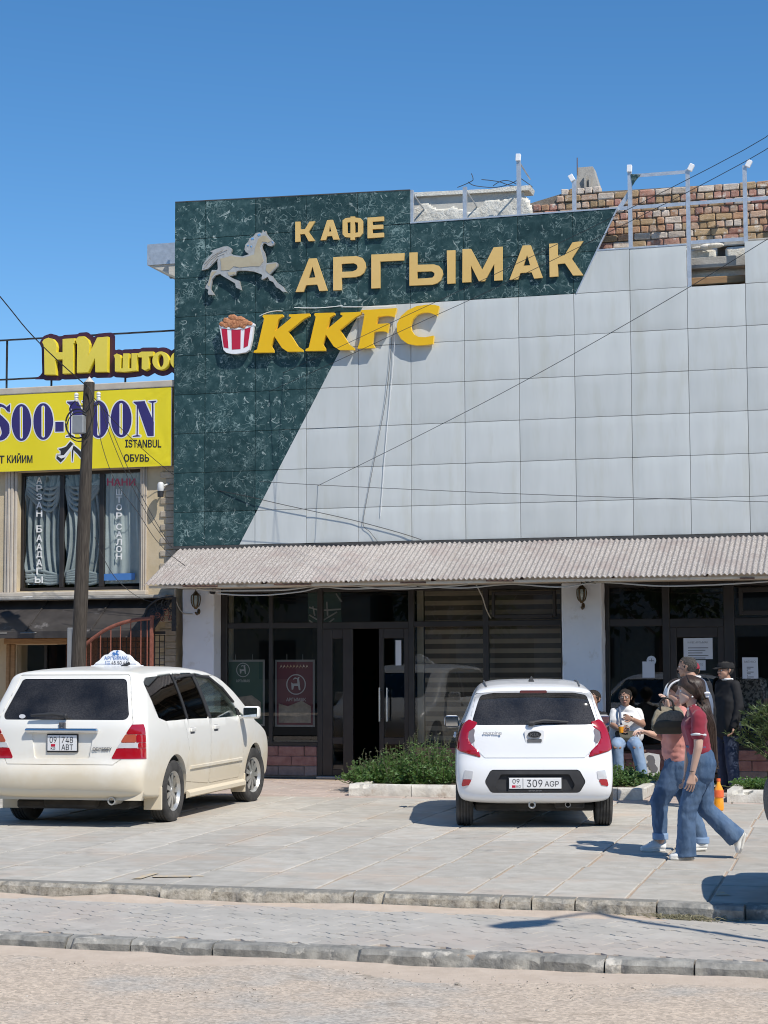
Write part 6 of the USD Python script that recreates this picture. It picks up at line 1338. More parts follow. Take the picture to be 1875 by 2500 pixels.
mat('denim_dark', (.022, .032, .065), (.04, .055, .10), scale=8, rough=.9)
mat('shoe_white', (.70, .70, .68), (.76, .76, .74), scale=8, rough=.6)
mat('shoe_sole', (.62, .60, .55), (.68, .66, .61), scale=8, rough=.7)
mat('shoe_black', (.015, .015, .016), (.03, .03, .03), scale=8, rough=.5)
mat('tee_slate', (.11, .14, .20), (.14, .17, .24), scale=8, rough=.9)
mat('jacket_black', (.008, .008, .010), (.014, .014, .016), scale=8, rough=.85)
mat('felt_black', (.01, .01, .011), (.018, .018, .019), scale=20, rough=.95, bump=.5)
mat('cap_red', (.26, .02, .04), (.3, .03, .05), scale=8, rough=.85)
mat('eye_white', (.7, .68, .65), rough=.3); mat('eye_dark', (.02, .014, .01), (.03, .02, .015), rough=.2); mat('lip', (.36, .13, .11), (.4, .15, .13), rough=.5)
mat('bag_cloth', (.17, .145, .10), (.27, .235, .17), scale=60, rough=.8); mat('bag_olive', (.048, .045, .03), (.07, .065, .045), scale=12, rough=.7)
mat('leather_black', (.014, .013, .012), (.022, .02, .018), scale=8, rough=.45)
mat('juice', (.85, .30, .01), (.88, .36, .02), rough=.15, coat=.5); mat('label_orange', (.75, .12, .03), (.8, .16, .05), rough=.4); mat('check_shirt', (.05, .05, .05), (.3, .29, .27), scale=26, rough=.9, lo=.45, hi=.55)
def nrm(v): v = np.array(v, float); return v / (np.linalg.norm(v) + 1e-9)
def ball(p, r, n=14): return Manifold.sphere(r, n).translate(tuple(float(a) for a in p))
def chain(pts):                                        # [(point, radius), ...] -> tapered continuous limb
    return Manifold.batch_boolean([Manifold.batch_hull([ball(a, r), ball(b, q)]) for (a, r), (b, q) in zip(pts[:-1], pts[1:])], m3.OpType.Add)
def multi(levels):                                     # [[(point, radius), ...], ...] hull between neighbouring levels
    return Manifold.batch_boolean([Manifold.batch_hull([ball(p, r) for p, r in a + b]) for a, b in zip(levels[:-1], levels[1:])], m3.OpType.Add)
def soft(m, edge=.02, it=12, fold=0.0, sc=(9, 9, 5), seed=1):
    t = as_tm(m.refine_to_length(edge)); t.merge_vertices()
    v0 = t.vertices.copy(); trimesh.smoothing.filter_taubin(t, lamb=.5, nu=.52, iterations=it)
    bad = np.linalg.norm(t.vertices - v0, axis=1) > .018
    if bad.any(): v1 = t.vertices.copy(); v1[bad] = v0[bad]; t.vertices = v1
    if fold:
        n = t.vertex_normals; w = meshkit.fbm(t.vertices * np.array(sc), 4, seed) - .5
        rdg = 1 - np.abs(meshkit.noise(t.vertices * np.array(sc) * 1.7 + 5, seed + 3) * 2 - 1)
        t = trimesh.Trimesh(t.vertices + n * (fold * (w * 2 + (rdg - .5) * .8))[:, None], t.faces, process=False)
    return t
def hand(wr, d, palm_n, s=1.0, curl=.4, side=1):
    """palm plus five fingers leaving the wrist along d; palm_n = palm side; thumb on the side given"""
    d = nrm(d); n = nrm(np.array(palm_n) - d * np.dot(palm_n, d)); w = np.cross(d, n) * side
    k = .085 * s
    palm = Manifold.batch_hull([ball(wr, .021 * s)] + [ball(wr + d * k + w * q * .03 * s, .0125 * s) for q in (-1.05, -.35, .35, 1.05)])
    ms = [palm]
    for q, L_, r in ((-1.05, .8, .0075), (-.36, .96, .0085), (.34, 1.0, .0088), (1.03, .92, .0085)):
        b = wr + d * k + w * q * .03 * s; c = curl * (1.15 - .15 * q)
        p = [b]; a = 0.0
        for j, seg in enumerate((.040, .027, .021)):
            a += c * (.7 + .25 * j); p.append(p[-1] + (d * math.cos(a) + n * math.sin(a) + w * .06 * q) * seg * L_ * s)
        ms.append(chain([(x, r * s * (1 - .07 * j)) for j, x in enumerate(p)]))
    b = wr + d * .022 * s + w * .024 * s
    t1 = b + (d * .55 + w * .65 + n * .3) * .043 * s; t2 = t1 + (d * .85 + w * .22 + n * .35) * .030 * s; t3 = t2 + (d * .9 + n * .35) * .022 * s
    ms.append(chain([(b, .0125 * s), (t1, .0105 * s), (t2, .0092 * s), (t3, .0075 * s)]))
    return Manifold.batch_boolean(ms, m3.OpType.Add)
def head_mesh(c, f, u, s=1.0):
    """skull, jaw, nose, ears, brow; c = middle of the head, f = facing, u = up"""
    f, u = nrm(f), nrm(u); u = nrm(u - f * np.dot(u, f)); r = np.cross(f, u); P = lambda a, b, h: c + (f * a + r * b + u * h) * s
    sk = Manifold.batch_hull([ball(P(-.022, 0, .022), .088 * s), ball(P(.02, 0, .035), .078 * s), ball(P(.045, 0, -.03), .05 * s)])
    jaw = Manifold.batch_hull([ball(P(.03, q * .034, -.045), .036 * s) for q in (-1, 1)] + [ball(P(.068, q * .012, -.092), .020 * s) for q in (-1, 1)] + [ball(P(.062, q * .02, -.02), .036 * s) for q in (-1, 1)])
    nose = Manifold.batch_hull([ball(P(.098, 0, .012), .008 * s), ball(P(.114, 0, -.026), .0115 * s), ball(P(.098, .012, -.03), .008 * s), ball(P(.098, -.012, -.03), .008 * s), ball(P(.088, 0, -.034), .01 * s)])
    lips = Manifold.batch_hull([ball(P(.093, q * .016, -.062), .009 * s) for q in (-1, 1)] + [ball(P(.099, 0, -.060), .009 * s)])
    brow = Manifold.batch_hull([ball(P(.085, q * .03, .027), .012 * s) for q in (-1, 1)] + [ball(P(.092, 0, .025), .01 * s)])
    ears = [Manifold.batch_hull([ball(P(-.012, q * .083, .018), .011 * s), ball(P(-.004, q * .081, -.022), .008 * s), ball(P(-.024, q * .088, .008), .008 * s)]) for q in (-1, 1)]
    return Manifold.batch_boolean([sk, jaw, nose, lips, brow] + ears, m3.OpType.Add), P
def face_bits(t, P, s=1.0, par=None):
    for q in (-1, 1):
        e = obj('eye', as_tm(ball(P(.081, q * .031, .004), .0125 * s, 16)), L['eye_white'], par or t, smooth=True)
        obj('iris', as_tm(ball(P(.0885, q * .032, .004), .0062 * s, 12)), L['eye_dark'], e, smooth=True)
        obj('eyebrow', as_tm(chain([(P(.094, q * .018, .026), .0036 * s), (P(.088, q * .044, .030), .003 * s)])), L['hair_dark'], par or t)
    obj('mouth', as_tm(Manifold.batch_hull([ball(P(.102, q * .014, -.0615), .0062 * s) for q in (-1, 1)] + [ball(P(.1065, 0, -.060), .0062 * s)])), L['lip'], par or t, smooth=True)
def hair_cap(c, f, u, s=1.0, back=1.0, top=.006, side=.0, front=.062):
    """short hair: shell over the skull, cut away over the face"""
    f, u = nrm(f), nrm(u); r = np.cross(f, u); P = lambda a, b, h: c + (f * a + r * b + u * h) * s
    sh = Manifold.batch_hull([ball(P(-.026, 0, .026), (.093 + top) * s, 22), ball(P(.014, 0, .042), (.080 + top) * s, 22)])
    cut = Manifold.batch_hull([ball(P(.16, q * .05, h), .066 * s) for q in (-1, 1) for h in (-.16, .012)]) + Manifold.batch_hull([ball(P(.045, q * .12, -.09), .06 * s) for q in (-1, 1)] + [ball(P(-.04, q * .12, -.13), .05 * s) for q in (-1, 1)] + [ball(P(.1, q * .1, .0), .045 * s) for q in (-1, 1)])
    return sh - cut
def shoe(t, heel, toe, upv, w=.042, mt='shoe_white', sole='shoe_sole', h=.075):
    heel, toe, upv = np.array(heel), np.array(toe), nrm(upv); d = nrm(toe - heel); s = np.cross(d, upv); ln = np.linalg.norm(toe - heel)
    b = .012
    so = Manifold.batch_hull([ball(heel + d * .035 + upv * b + s * q * w * .7, b) for q in (-1, 1)] + [ball(heel + d * ln * .66 + upv * b + s * q * w, b) for q in (-1, 1)] + [ball(toe - d * .04 + upv * (b + .003) + s * q * w * .55, b) for q in (-1, 1)])
    upm = multi([[(heel + d * .042 + upv * .045 + s * q * w * .5, .028) for q in (-1, 1)] + [(heel + d * .04 + upv * h, .03)], [(heel + d * ln * .42 + upv * .05 + s * q * w * .5, .026) for q in (-1, 1)] + [(heel + d * ln * .36 + upv * (h + .002), .028)], [(heel + d * ln * .7 + upv * .035 + s * q * w * .62, .022) for q in (-1, 1)], [(toe - d * .045 + upv * .03 + s * q * w * .4, .018) for q in (-1, 1)]])
    o = obj('shoe', soft(upm, .014, 8), L[mt], t, smooth=True); obj('sole', soft(so, .014, 4), L[sole], o, smooth=True)
    obj('laces', [as_tm(chain([(heel + d * ln * q + upv * (h + .02 - (q - .42) * .16) + s * .022, .004), (heel + d * ln * q + upv * (h + .022 - (q - .42) * .16), .004), (heel + d * ln * q + upv * (h + .02 - (q - .42) * .16) - s * .022, .004)])) for q in (.45, .52, .59)], L[sole], o)
Z7 = (1194.6, 1238.8, .3001)
def Q(zx, zy, d):                                       # sight point of the right-hand crop at forward depth d
    u, v = Z7[0] + Z7[2] * zx, Z7[1] + Z7[2] * zy; r_ = ray(u, v); return CAM + r_ * (d / (r_ @ fwd))
UP = np.array([0, 0, 1.0])
rt2 = nrm([right[0], right[1], 0]); fw2 = nrm([fwd[0], fwd[1], 0])
# --- woman in burgundy ringer tee and wide jeans
d0 = 15.35
A = thing('person', 'person in burgundy tee with white cuffs and wide blue jeans, long dark hair, striding left', 'person', (*Q(960, 2040, d0)[:2], 0), group=None)
n_, f_ = -fw2, -rt2
hc = Q(985, 848, d0); nk = Q(1012, 972, d0)
shN, shF = Q(1050, 1035, d0 - .16), Q(1000, 1030, d0 + .16)
elN, wrN = Q(1046, 1245, d0 - .21), Q(1003, 1440, d0 - .2)
elF, wrF = Q(985, 1240, d0 + .2), Q(960, 1420, d0 + .2)
ch, wa = Q(1030, 1100, d0), Q(1045, 1245, d0)
hipN, hipF = Q(1072, 1370, d0 - .085), Q(1066, 1370, d0 + .085)
knF, anF = Q(968, 1690, d0 - .07), Q(958, 1990, d0 - .05)      # planted leg
knR, anR = Q(1095, 1690, d0 + .07), Q(1312, 1893, d0 + .06)    # trailing leg
hm, PA = head_mesh(hc, f_, UP, .98)
torso_s = multi([[(nk - UP * .02, .05)], [(shN + fw2 * .05 - UP * .02, .045), (shF - fw2 * .05 - UP * .02, .045)], [(ch + fw2 * .085, .068), (ch - fw2 * .085, .068)], [(wa + fw2 * .07, .066), (wa - fw2 * .07, .066)], [(hipN, .09), (hipF, .09)]])
skin = Manifold.batch_boolean([hm, chain([(hc - UP * .06 + rt2 * .01, .052), (nk, .05), (nk - UP * .05, .06)]), torso_s, chain([(shN, .046), (elN, .037), (wrN, .024)]), chain([(shF, .046), (elF, .037), (wrF, .024)]), hand(wrN, wrN - elN + UP * -.1, f_ * .2 + fw2 * .9, .95, .28, 1), hand(wrF, wrF - elF, f_, .95, .3, -1), chain([(hipN, .09), (knF, .055), (anF, .036), (anF - UP * .03, .034)]), chain([(hipF, .09), (knR, .055), (anR, .036), (anR + nrm(anR - knR) * .05, .033)])], m3.OpType.Add)
obj('body', soft(skin, .016, 8), L['skin'], A, smooth=True)
face_bits(A, PA, .98)
tee = Manifold.batch_boolean([multi([[(nk + UP * .002 + rt2 * .01, .058)], [(shN + fw2 * .02 - UP * .005, .055), (shF - fw2 * .02 - UP * .005, .055)], [(ch + fw2 * .085 + f_ * .022, .092), (ch - fw2 * .085 + f_ * .022, .092), (ch - f_ * .02, .10)], [(wa + fw2 * .085, .088), (wa - fw2 * .085, .088)], [(wa + fw2 * .085 - UP * .02, .093), (wa - fw2 * .085 - UP * .02, .093)]]), chain([(shN, .062), (shN * .42 + elN * .58, .062)]), chain([(shF, .062), (shF * .5 + elF * .5, .062)])], m3.OpType.Add)
obj('tee', soft(tee, .018, 8, .007, (12, 12, 18), 3), L['burgundy'], A, smooth=True)
def cuff(a, b, r, w=.016, mt='cotton_white', par=None, name='cuff'):
    a, b = np.array(a), np.array(b); d = nrm(b - a); ref = np.cross(d, [0.3, .9, .1]); ref = nrm(ref); q = np.cross(d, ref)
    ring = [a + ref * r * math.cos(t) + q * r * math.sin(t) for t in np.linspace(0, 2 * PI, 24, endpoint=False)]
    return obj(name, tube(ring, w, 8, True), L[mt], par, smooth=True)
e_ = shN * .40 + elN * .60; cuff(e_, elN, .052, .014, par=A); cuff(nk + UP * .022 + rt2 * .006, nk + UP * .1 + f_ * .03, .060, .012, par=A, name='neck_band')
jn = Manifold.batch_boolean([multi([[(wa + fw2 * .075 + UP * -.005, .086), (wa - fw2 * .075 - UP * .005, .086)], [(hipN - f_ * .008, .112), (hipF - f_ * .008, .112)], [(hipN - UP * .07, .106), (hipF - UP * .07, .106)]]), chain([(hipN, .110), (hipN * .5 + knF * .5, .094), (knF, .076), (knF * .5 + anF * .5, .078), (anF - UP * .03, .084), (anF - UP * .10, .088)]).trim_by_plane((0, 0, 1), float(anF[2] - .055)), (lambda M_, d: M_.trim_by_plane(tuple(-d), float(-np.dot(d, anR + d * .02))))(chain([(hipF, .110), (hipF * .5 + knR * .5, .090), (knR, .074), (knR * .5 + anR * .5, .080), (anR, .088), (anR + nrm(anR - knR) * .1, .09)]), nrm(anR - knR))], m3.OpType.Add)
jm = soft(jn, .017, 5, .010, (16, 16, 9), 5)
obj('jeans', jm, L['denim'], A, smooth=True)
obj('waistband', tube([wa - UP * .0 + rt2 * .088 * math.cos(t) + fw2 * .165 * math.sin(t) for t in np.linspace(0, 2 * PI, 30, endpoint=False)], .012, 8, True), L['denim'], A, smooth=True)
shoe(A, Q(1035, 2050, d0 - .05) * [1, 1, 0] + [0, 0, .0], Q(815, 2050, d0 - .05) * [1, 1, 0], UP)
hq, tq = Q(1395, 1850, d0 + .06), Q(1345, 2040, d0 + .06); shoe(A, hq, tq, nrm(np.cross(nrm(tq - hq), fw2)) * np.sign(np.dot(np.cross(nrm(tq - hq), fw2), -rt2)))
# long hair: a cap plus many locks down the back
ca = hair_cap(hc, f_, UP, .98, top=.012)
hr = obj('hair', soft(ca, .015, 4), L['hair_brown'], A, smooth=True)
rhh = random.Random(4); lk = []
for i in range(210):
    ph = rhh.uniform(.42, 1.58) * PI; b = rhh.uniform(0, 1); a = math.sin(ph) * (1 if rhh.random() < .5 else -1); g_ = math.cos(ph)
    side_ = 1 if rhh.random() < .6 else -1; a = -abs(math.sin(ph)) * side_
    s0 = PA(.03 - .05 * b, rhh.uniform(-.02, .02), .133); s1 = PA(-.02 + g_ * .095, a * .085, .075); s2 = PA(-.025 + g_ * .098, a * .098, .01) if g_ < -.1 else PA(-.055, a * .102, .0)
    m1 = Q(1096 + rhh.uniform(-46, 34), 975, d0 - a * .09); m2 = Q(1134 + rhh.uniform(-44, 34), 1120, d0 - a * .10)
    ln = rhh.uniform(.4, 1.0); e0 = Q(1158 + rhh.uniform(-34, 26), 1120 + 235 * ln, d0 - a * .09)
    pts = [s0, s1, s2, m1, m2, e0]
    if ln > .85: pts.append(Q(1178 + rhh.uniform(-18, 20), 1375 + rhh.uniform(-25, 35), d0 - a * .08))
    c_ = catmull(pts, 26); lk.append(tube(c_, np.interp(np.linspace(0, 1, 26), [0, .15, .75, 1], [.008, .015, .011, .0015]), 5))
for i in range(14):                                    # strands over the temple in front of the ear
    a = 1; s0 = PA(.05 - .05 * i / 14, -.03 - .03 * (i / 14), .095 - .01 * i / 14); c_ = catmull([s0, PA(.02 - .04 * i / 14, -.078, .055), PA(-.035 - .03 * i / 14, -.092, .02), PA(-.085, -.075, -.03), Q(1075, 960, d0 - .08)], 16); lk.append(tube(c_, .010, 6))
obj('long_locks', lk, L['hair_brown'], A, smooth=True, kind='stuff')
obj('hair_clip', [mv(rounded(.03, .02, .05, .008, 4), *Q(1110, 872, d0 - .10)), mv(rounded(.05, .02, .018, .008, 4), *Q(1110, 862, d0 - .11))], L['sign_white'], A, smooth=True)
obj('earring', as_tm(ball(PA(-.006, -.088, -.045), .008)), L['cotton_white'], A, smooth=True)
obj('bracelet', tube([wrN + UP * .02 + (rt2 * math.cos(t) + fw2 * math.sin(t)) * .027 for t in np.linspace(0, 2 * PI, 18, endpoint=False)], .003, 6, True), L['leather_black'], A)
# --- woman in pink shading her face behind a handbag
d1 = 16.0
B_ = thing('person', 'person in pink tee and cuffed jeans holding a handbag up before her face', 'person', (*Q(760, 1990, d1)[:2], 0))
hc = Q(905, 862, d1); nk = Q(925, 985, d1)
shN, shF = Q(935, 1045, d1 - .16), Q(905, 1035, d1 + .16)
elN, wrN = Q(890, 1120, d1 - .30), Q(832, 985, d1 - .30)
elF, wrF = Q(822, 1190, d1 + .12), Q(690, 1150, d1 + .02)
ch, wa = Q(905, 1110, d1), Q(890, 1275, d1)
hipN, hipF = Q(905, 1375, d1 - .09), Q(895, 1375, d1 + .09)
knF, anF = Q(765, 1640, d1 - .06), Q(772, 1880, d1 - .04)
knR, anR = Q(975, 1660, d1 + .06), Q(1068, 1905, d1 + .02)
hm, PB = head_mesh(hc, f_, UP, .98)
torso_s = multi([[(nk - UP * .02, .05)], [(shN + fw2 * .05 - UP * .02, .045), (shF - fw2 * .05 - UP * .02, .045)], [(ch + fw2 * .085, .072), (ch - fw2 * .085, .072)], [(wa + fw2 * .07, .07), (wa - fw2 * .07, .07)], [(hipN, .09), (hipF, .09)]])
skin = Manifold.batch_boolean([hm, chain([(hc - UP * .06 + rt2 * .01, .052), (nk, .05), (nk - UP * .05, .06)]), torso_s, chain([(shN, .05), (elN, .04), (wrN, .026)]), chain([(shF, .05), (elF, .04), (wrF, .026)]), hand(wrN, UP * .9 + f_ * .15, f_, 1.0, .45, -1), hand(wrF, wrF - elF, -UP, 1.0, .5, -1), chain([(hipN, .09), (knF, .058), (anF, .040), (anF - UP * .05, .036)]), chain([(hipF, .09), (knR, .058), (anR, .038), (anR - UP * .05, .036)])], m3.OpType.Add)
obj('body', soft(skin, .016, 8), L['skin'], B_, smooth=True); face_bits(B_, PB, .98)
tee = Manifold.batch_boolean([multi([[(nk - UP * .01 + rt2 * .01, .062)], [(shN + fw2 * .02 - UP * .01, .06), (shF - fw2 * .02 - UP * .01, .06)], [(ch + fw2 * .1 + f_ * .04, .10), (ch - fw2 * .1 + f_ * .04, .10), (ch - f_ * .02, .105)], [(wa + fw2 * .1, .10), (wa - fw2 * .1, .10), (wa + f_ * .03, .1)], [(wa + fw2 * .1 - UP * .04, .104), (wa - fw2 * .1 - UP * .04, .104)]]), chain([(shN, .066), (shN * .45 + elN * .55, .066)]), chain([(shF, .066), (shF * .5 + elF * .5, .066)])], m3.OpType.Add)
obj('tee', soft(tee, .017, 6, .014, (10, 10, 20), 8), L['pink_tee'], B_, smooth=True)
jn = Manifold.batch_boolean([multi([[(wa + fw2 * .09 - UP * .04, .092), (wa - fw2 * .09 - UP * .04, .092)], [(hipN - f_ * .01, .118), (hipF - f_ * .01, .118)], [(hipN - UP * .07, .11), (hipF - UP * .07, .11)]]), chain([(hipN, .114), (hipN * .5 + knF * .5, .098), (knF, .078), (knF * .5 + anF * .5, .068), (anF + UP * .02, .060)]), chain([(hipF, .114), (hipF * .5 + knR * .5, .096), (knR, .076), (knR * .5 + anR * .5, .068), (anR + UP * .01, .060)])], m3.OpType.Add)
obj('jeans', soft(jn, .017, 5, .009, (16, 16, 9), 9), L['denim'], B_, smooth=True)
for a in (anF + UP * .005, anR): 
    obj('jeans_cuff', soft(Manifold.cylinder(.055, .070, .070, 24).translate(tuple(float(q) for q in a - UP * .045)), .015, 2), L['denim_pale'], B_, smooth=True)
shoe(B_, Q(825, 1985, d1 - .03) * [1, 1, 0], Q(608, 1985, d1 - .03) * [1, 1, 0], UP, .044, h=.085); shoe(B_, Q(1125, 2005, d1) * [1, 1, 0] + [0, 0, .01], Q(960, 2010, d1) * [1, 1, 0] + [0, 0, .0], UP, .044, h=.08)
obj('hair', soft(hair_cap(hc, f_, UP, .98, top=.012) + chain([(PB(-.05, 0, .0), .085), (PB(-.07, 0, -.09), .07), (PB(-.075, 0, -.18), .05)]), .016, 5), L['hair_brown'], B_, smooth=True)
vis = []
for q in np.linspace(-.085, .085, 9):
    vis.append(catmull([Q(812, 880, d1) + fw2 * q, Q(822, 825, d1) + fw2 * q, Q(852, 788, d1) + fw2 * q, Q(905, 768, d1) + fw2 * q, Q(965, 770, d1) + fw2 * q], 20))
vv = np.array(vis); n0, n1 = vv.shape[:2]; ii = np.arange((n0 - 1) * (n1 - 1)); aa = (ii // (n1 - 1)) * n1 + ii % (n1 - 1)
vm = np.vstack([vv.reshape(-1, 3), vv.reshape(-1, 3) - UP * .012 + rt2 * .01]); ff = np.vstack([np.c_[aa, aa + 1, aa + n1 + 1], np.c_[aa, aa + n1 + 1, aa + n1]])
obj('sun_visor', [trimesh.Trimesh(vm, np.vstack([ff, ff[:, ::-1] + n0 * n1]), process=False), tube(vis[0], .009, 6), tube(vis[-1], .009, 6)], L['cotton_white'], B_, smooth=True)
# handbag
db = d1 - .36
bg = thing('handbag', 'patterned handbag with dark olive base held up by the person in pink', 'handbag', Q(825, 1150, db))
def lev(z, x0, x1, t): return [(Q(x0, z, db - t), .02), (Q(x1, z, db - t), .02), (Q(x0, z, db + t), .02), (Q(x1, z, db + t), .02)]
obj('bag_body', soft(multi([lev(975, 775, 895, .02), lev(1005, 748, 920, .05), lev(1060, 728, 934, .075), lev(1110, 728, 932, .075), lev(1135, 755, 908, .065)]), .02, 4, .005, (12, 12, 12)), L['bag_cloth'], bg, smooth=True)
obj('bag_base', soft(multi([lev(1068, 760, 925, .081), lev(1105, 724, 936, .084), lev(1140, 752, 912, .07)]), .02, 3), L['bag_olive'], bg, smooth=True)
for t in (-.05, .05): obj('bag_handle', tube(catmull([Q(775, 990, db + t), Q(770, 935, db + t), Q(815, 895, db + t), Q(862, 930, db + t), Q(868, 990, db + t)], 20), .009, 7), L['leather_black'], bg, smooth=True)
obj('stud', [as_tm(ball(Q(x, 1132, db - .085), .009)) for x in (745, 905)], L['chrome'], bg)
# --- helper for the simpler figures by the shopfront
def stander(label, foot, hgt, face, top, trousers, hair='hair_dark', skin='skin_tan', cap=None, collar=None, armdown=True, sleeve=.55, shoe_m='shoe_black', coat=False, group=None, bend=0.0):
    foot = np.array(foot, float); k = hgt / 1.72; f = nrm([face[0], face[1], 0]); r = np.cross(f, UP)
    p = lambda a, b, z: foot + (f * a + r * b) * k + UP * z * k
    t = thing('person', label, 'person', foot, group=group)
    hc = p(.02 + bend, 0, 1.595); nk = p(-.01 + bend * .6, 0, 1.45); hm, P_ = head_mesh(hc, f, UP, k)
    arms = []; hands = []
    sl = []
    for q in (-1, 1):
        s, e, w = p(-.01 + bend * .5, q * .185, 1.40), p(-.03, q * .235, 1.12), p(.05, q * .235, .87)
        arms += [chain([(s, .05 * k), (e, .041 * k), (w, .028 * k)]), hand(w, w - e, f - r * q * .6, k, .4, -q)]
        sl += [chain([(s, .068 * k), (s * (1 - sleeve) + e * sleeve if sleeve <= 1 else e, .064 * k)] + ([(w, .05 * k)] if sleeve > 1 else []))]
    tor = multi([[(nk, .055 * k)], [(p(-.01 + bend * .5, .14, 1.39), .055 * k), (p(-.01 + bend * .5, -.14, 1.39), .055 * k)], [(p(.01, .1, 1.2), .105 * k), (p(.01, -.1, 1.2), .105 * k)], [(p(.01, .085, 1.0), .105 * k), (p(.01, -.085, 1.0), .105 * k)], [(p(0, .09, .9), .11 * k), (p(0, -.09, .9), .11 * k)]])
    lg = [chain([(p(0, q * .095, .88), .09 * k), (p(.02, q * .11, .5), .06 * k), (p(-.01, q * .12, .09), .045 * k)]) for q in (-1, 1)]
    obj('body', soft(Manifold.batch_boolean([hm, chain([(hc - UP * .06 * k, .054 * k), (nk, .056 * k)]), tor] + arms + lg, m3.OpType.Add), .02, 8), L[skin], t, smooth=True)
    face_bits(t, P_, k)
    low = .80 if coat else .93
    tp = Manifold.batch_boolean([multi([[(nk - UP * .015 * k, .068 * k)], [(p(-.01 + bend * .5, .15, 1.385), .07 * k), (p(-.01 + bend * .5, -.15, 1.385), .07 * k)], [(p(.01, .105, 1.2), .12 * k), (p(.01, -.105, 1.2), .12 * k)], [(p(.015, .095, 1.0), .122 * k), (p(.015, -.095, 1.0), .122 * k)], [(p(.01, .1, low), .125 * k), (p(.01, -.1, low), .125 * k)]])] + sl, m3.OpType.Add)
    obj('jacket' if coat else 'shirt', soft(tp, .024, 8, .010, (7, 7, 9), int(hgt * 1000)), L[top], t, smooth=True)
    tr = Manifold.batch_boolean([multi([[(p(0, .09, .98), .105 * k), (p(0, -.09, .98), .105 * k)], [(p(-.01, .095, .86), .122 * k), (p(-.01, -.095, .86), .122 * k)]])] + [chain([(p(0, q * .095, .86), .115 * k), (p(.02, q * .11, .5), .088 * k), (p(-.01, q * .12, .10), .075 * k)]) for q in (-1, 1)], m3.OpType.Add)
    obj('trousers', soft(tr, .024, 8, .010, (8, 8, 6), 4), L[trousers], t, smooth=True)
    for q in (-1, 1): shoe(t, p(-.09, q * .125, 0), p(.18, q * .14, 0), UP, .04 * k, shoe_m, shoe_m)
    obj('hair', soft(hair_cap(hc, f, UP, k, top=-.003), .012, 2, .006, (70, 70, 70)), L[hair], t, smooth=True)
    if cap:
        cm_ = Manifold.batch_hull([ball(P_(-.03, 0, .04), .100 * k, 20), ball(P_(.025, 0, .045), .092 * k, 20)]) - Manifold.batch_hull([ball(P_(x, y, -.125), .15 * k) for x in (-.15, .2) for y in (-.15, .15)])
        cm_ = cm_.trim_by_plane((0, 0, -1), -float(hc[2] + .108 * k))
        obj('cap', soft(cm_, .018, 3), L[cap], t, smooth=True)
        obj('cap_peak', soft(Manifold.batch_hull([ball(P_(.08, q * .062, .045), .007 * k) for q in (-1, 1)] + [ball(P_(.175, q * .04, .022), .006 * k) for q in (-1, 1)]), .02, 2), L[cap], t, smooth=True)
    if collar: cuff(nk + UP * .03 * k, nk + UP * .1, .062 * k, .016 * k, collar, t, 'collar')
    return t
def gp(u, d): return (CAM + right * ((u - 829.5) * K / FPX * d) + fwd * d) * [1, 1, 0]
stander('person with short dark hair in slate tee standing behind the two walkers', gp(1506, 21.1), 1.72, -rt2 * .9 + fw2 * .45, 'tee_slate', 'denim_dark', 'hair_grey', 'skin_tan', collar='cotton_white', bend=.13)
stander('person in dark red cap mostly hidden behind the one in slate tee', gp(1489, 22.8), 1.66, fw2 + rt2 * .2, 'jacket_black', 'jacket_black', cap='cap_red', sleeve=1.1)
stander('older person in black cap and long black jacket before the shop door', gp(1563, 23.6), 1.66, -rt2 + fw2 * .1 - fw2 * .5, 'jacket_black', 'denim_dark', 'hair_grey', 'skin_tan', cap='felt_black', collar='cotton_white', sleeve=1.1, coat=True)
stander('person in checked shirt seen dimly through the shop glass', gp(1610, 26.1), 1.68, -fw2 - rt2 * .6, 'check_shirt', 'denim_dark', sleeve=.7)
# --- seated woman with glasses on the window ledge
ds = 24.25
S_ = thing('person', 'seated person in white tee and pale ripped jeans with glasses holding a drink', 'person', gp(1352, ds))
fs = nrm(-fw2 - rt2 * .25)
hc = Q(520, 893, ds); nk = Q(520, 962, ds + .02)
shL, shR = Q(440, 998, ds + .03), Q(608, 998, ds + .03)
elL, wrL = Q(428, 1090, ds - .05), Q(478, 1122, ds - .25); elR, wrR = Q(645, 1085, ds - .05), Q(570, 1050, ds - .24)
ch, wa = Q(522, 1060, ds), Q(522, 1165, ds)
hL, hR = Q(485, 1205, ds - .02), Q(560, 1205, ds - .02)
kL, kR = Q(458, 1240, ds - .45), Q(598, 1240, ds - .45)
aL, aR = Q(470, 1425, ds - .42), Q(640, 1430, ds - .50)
hm, PS = head_mesh(hc, fs, UP, .95)
skin = Manifold.batch_boolean([hm, chain([(hc - UP * .06, .05), (nk, .05)]), multi([[(nk, .05)], [(shL * .8 + shR * .2, .05), (shR * .8 + shL * .2, .05)], [(ch + rt2 * .1, .09), (ch - rt2 * .1, .09)], [(wa + rt2 * .09, .1), (wa - rt2 * .09, .1)]]), chain([(shL, .05), (elL, .042), (wrL, .027)]), chain([(shR, .05), (elR, .042), (wrR, .027)]), hand(wrL, rt2 + UP * .2, -fw2, .95, .6, 1), hand(wrR, -rt2 + UP * .35, -fw2, .95, .6, -1), chain([(hL, .085), (kL, .058), (aL, .04)]), chain([(hR, .085), (kR, .058), (aR, .04)])], m3.OpType.Add)
obj('body', soft(skin, .018, 8), L['skin_tan'], S_, smooth=True); face_bits(S_, PS, .95)
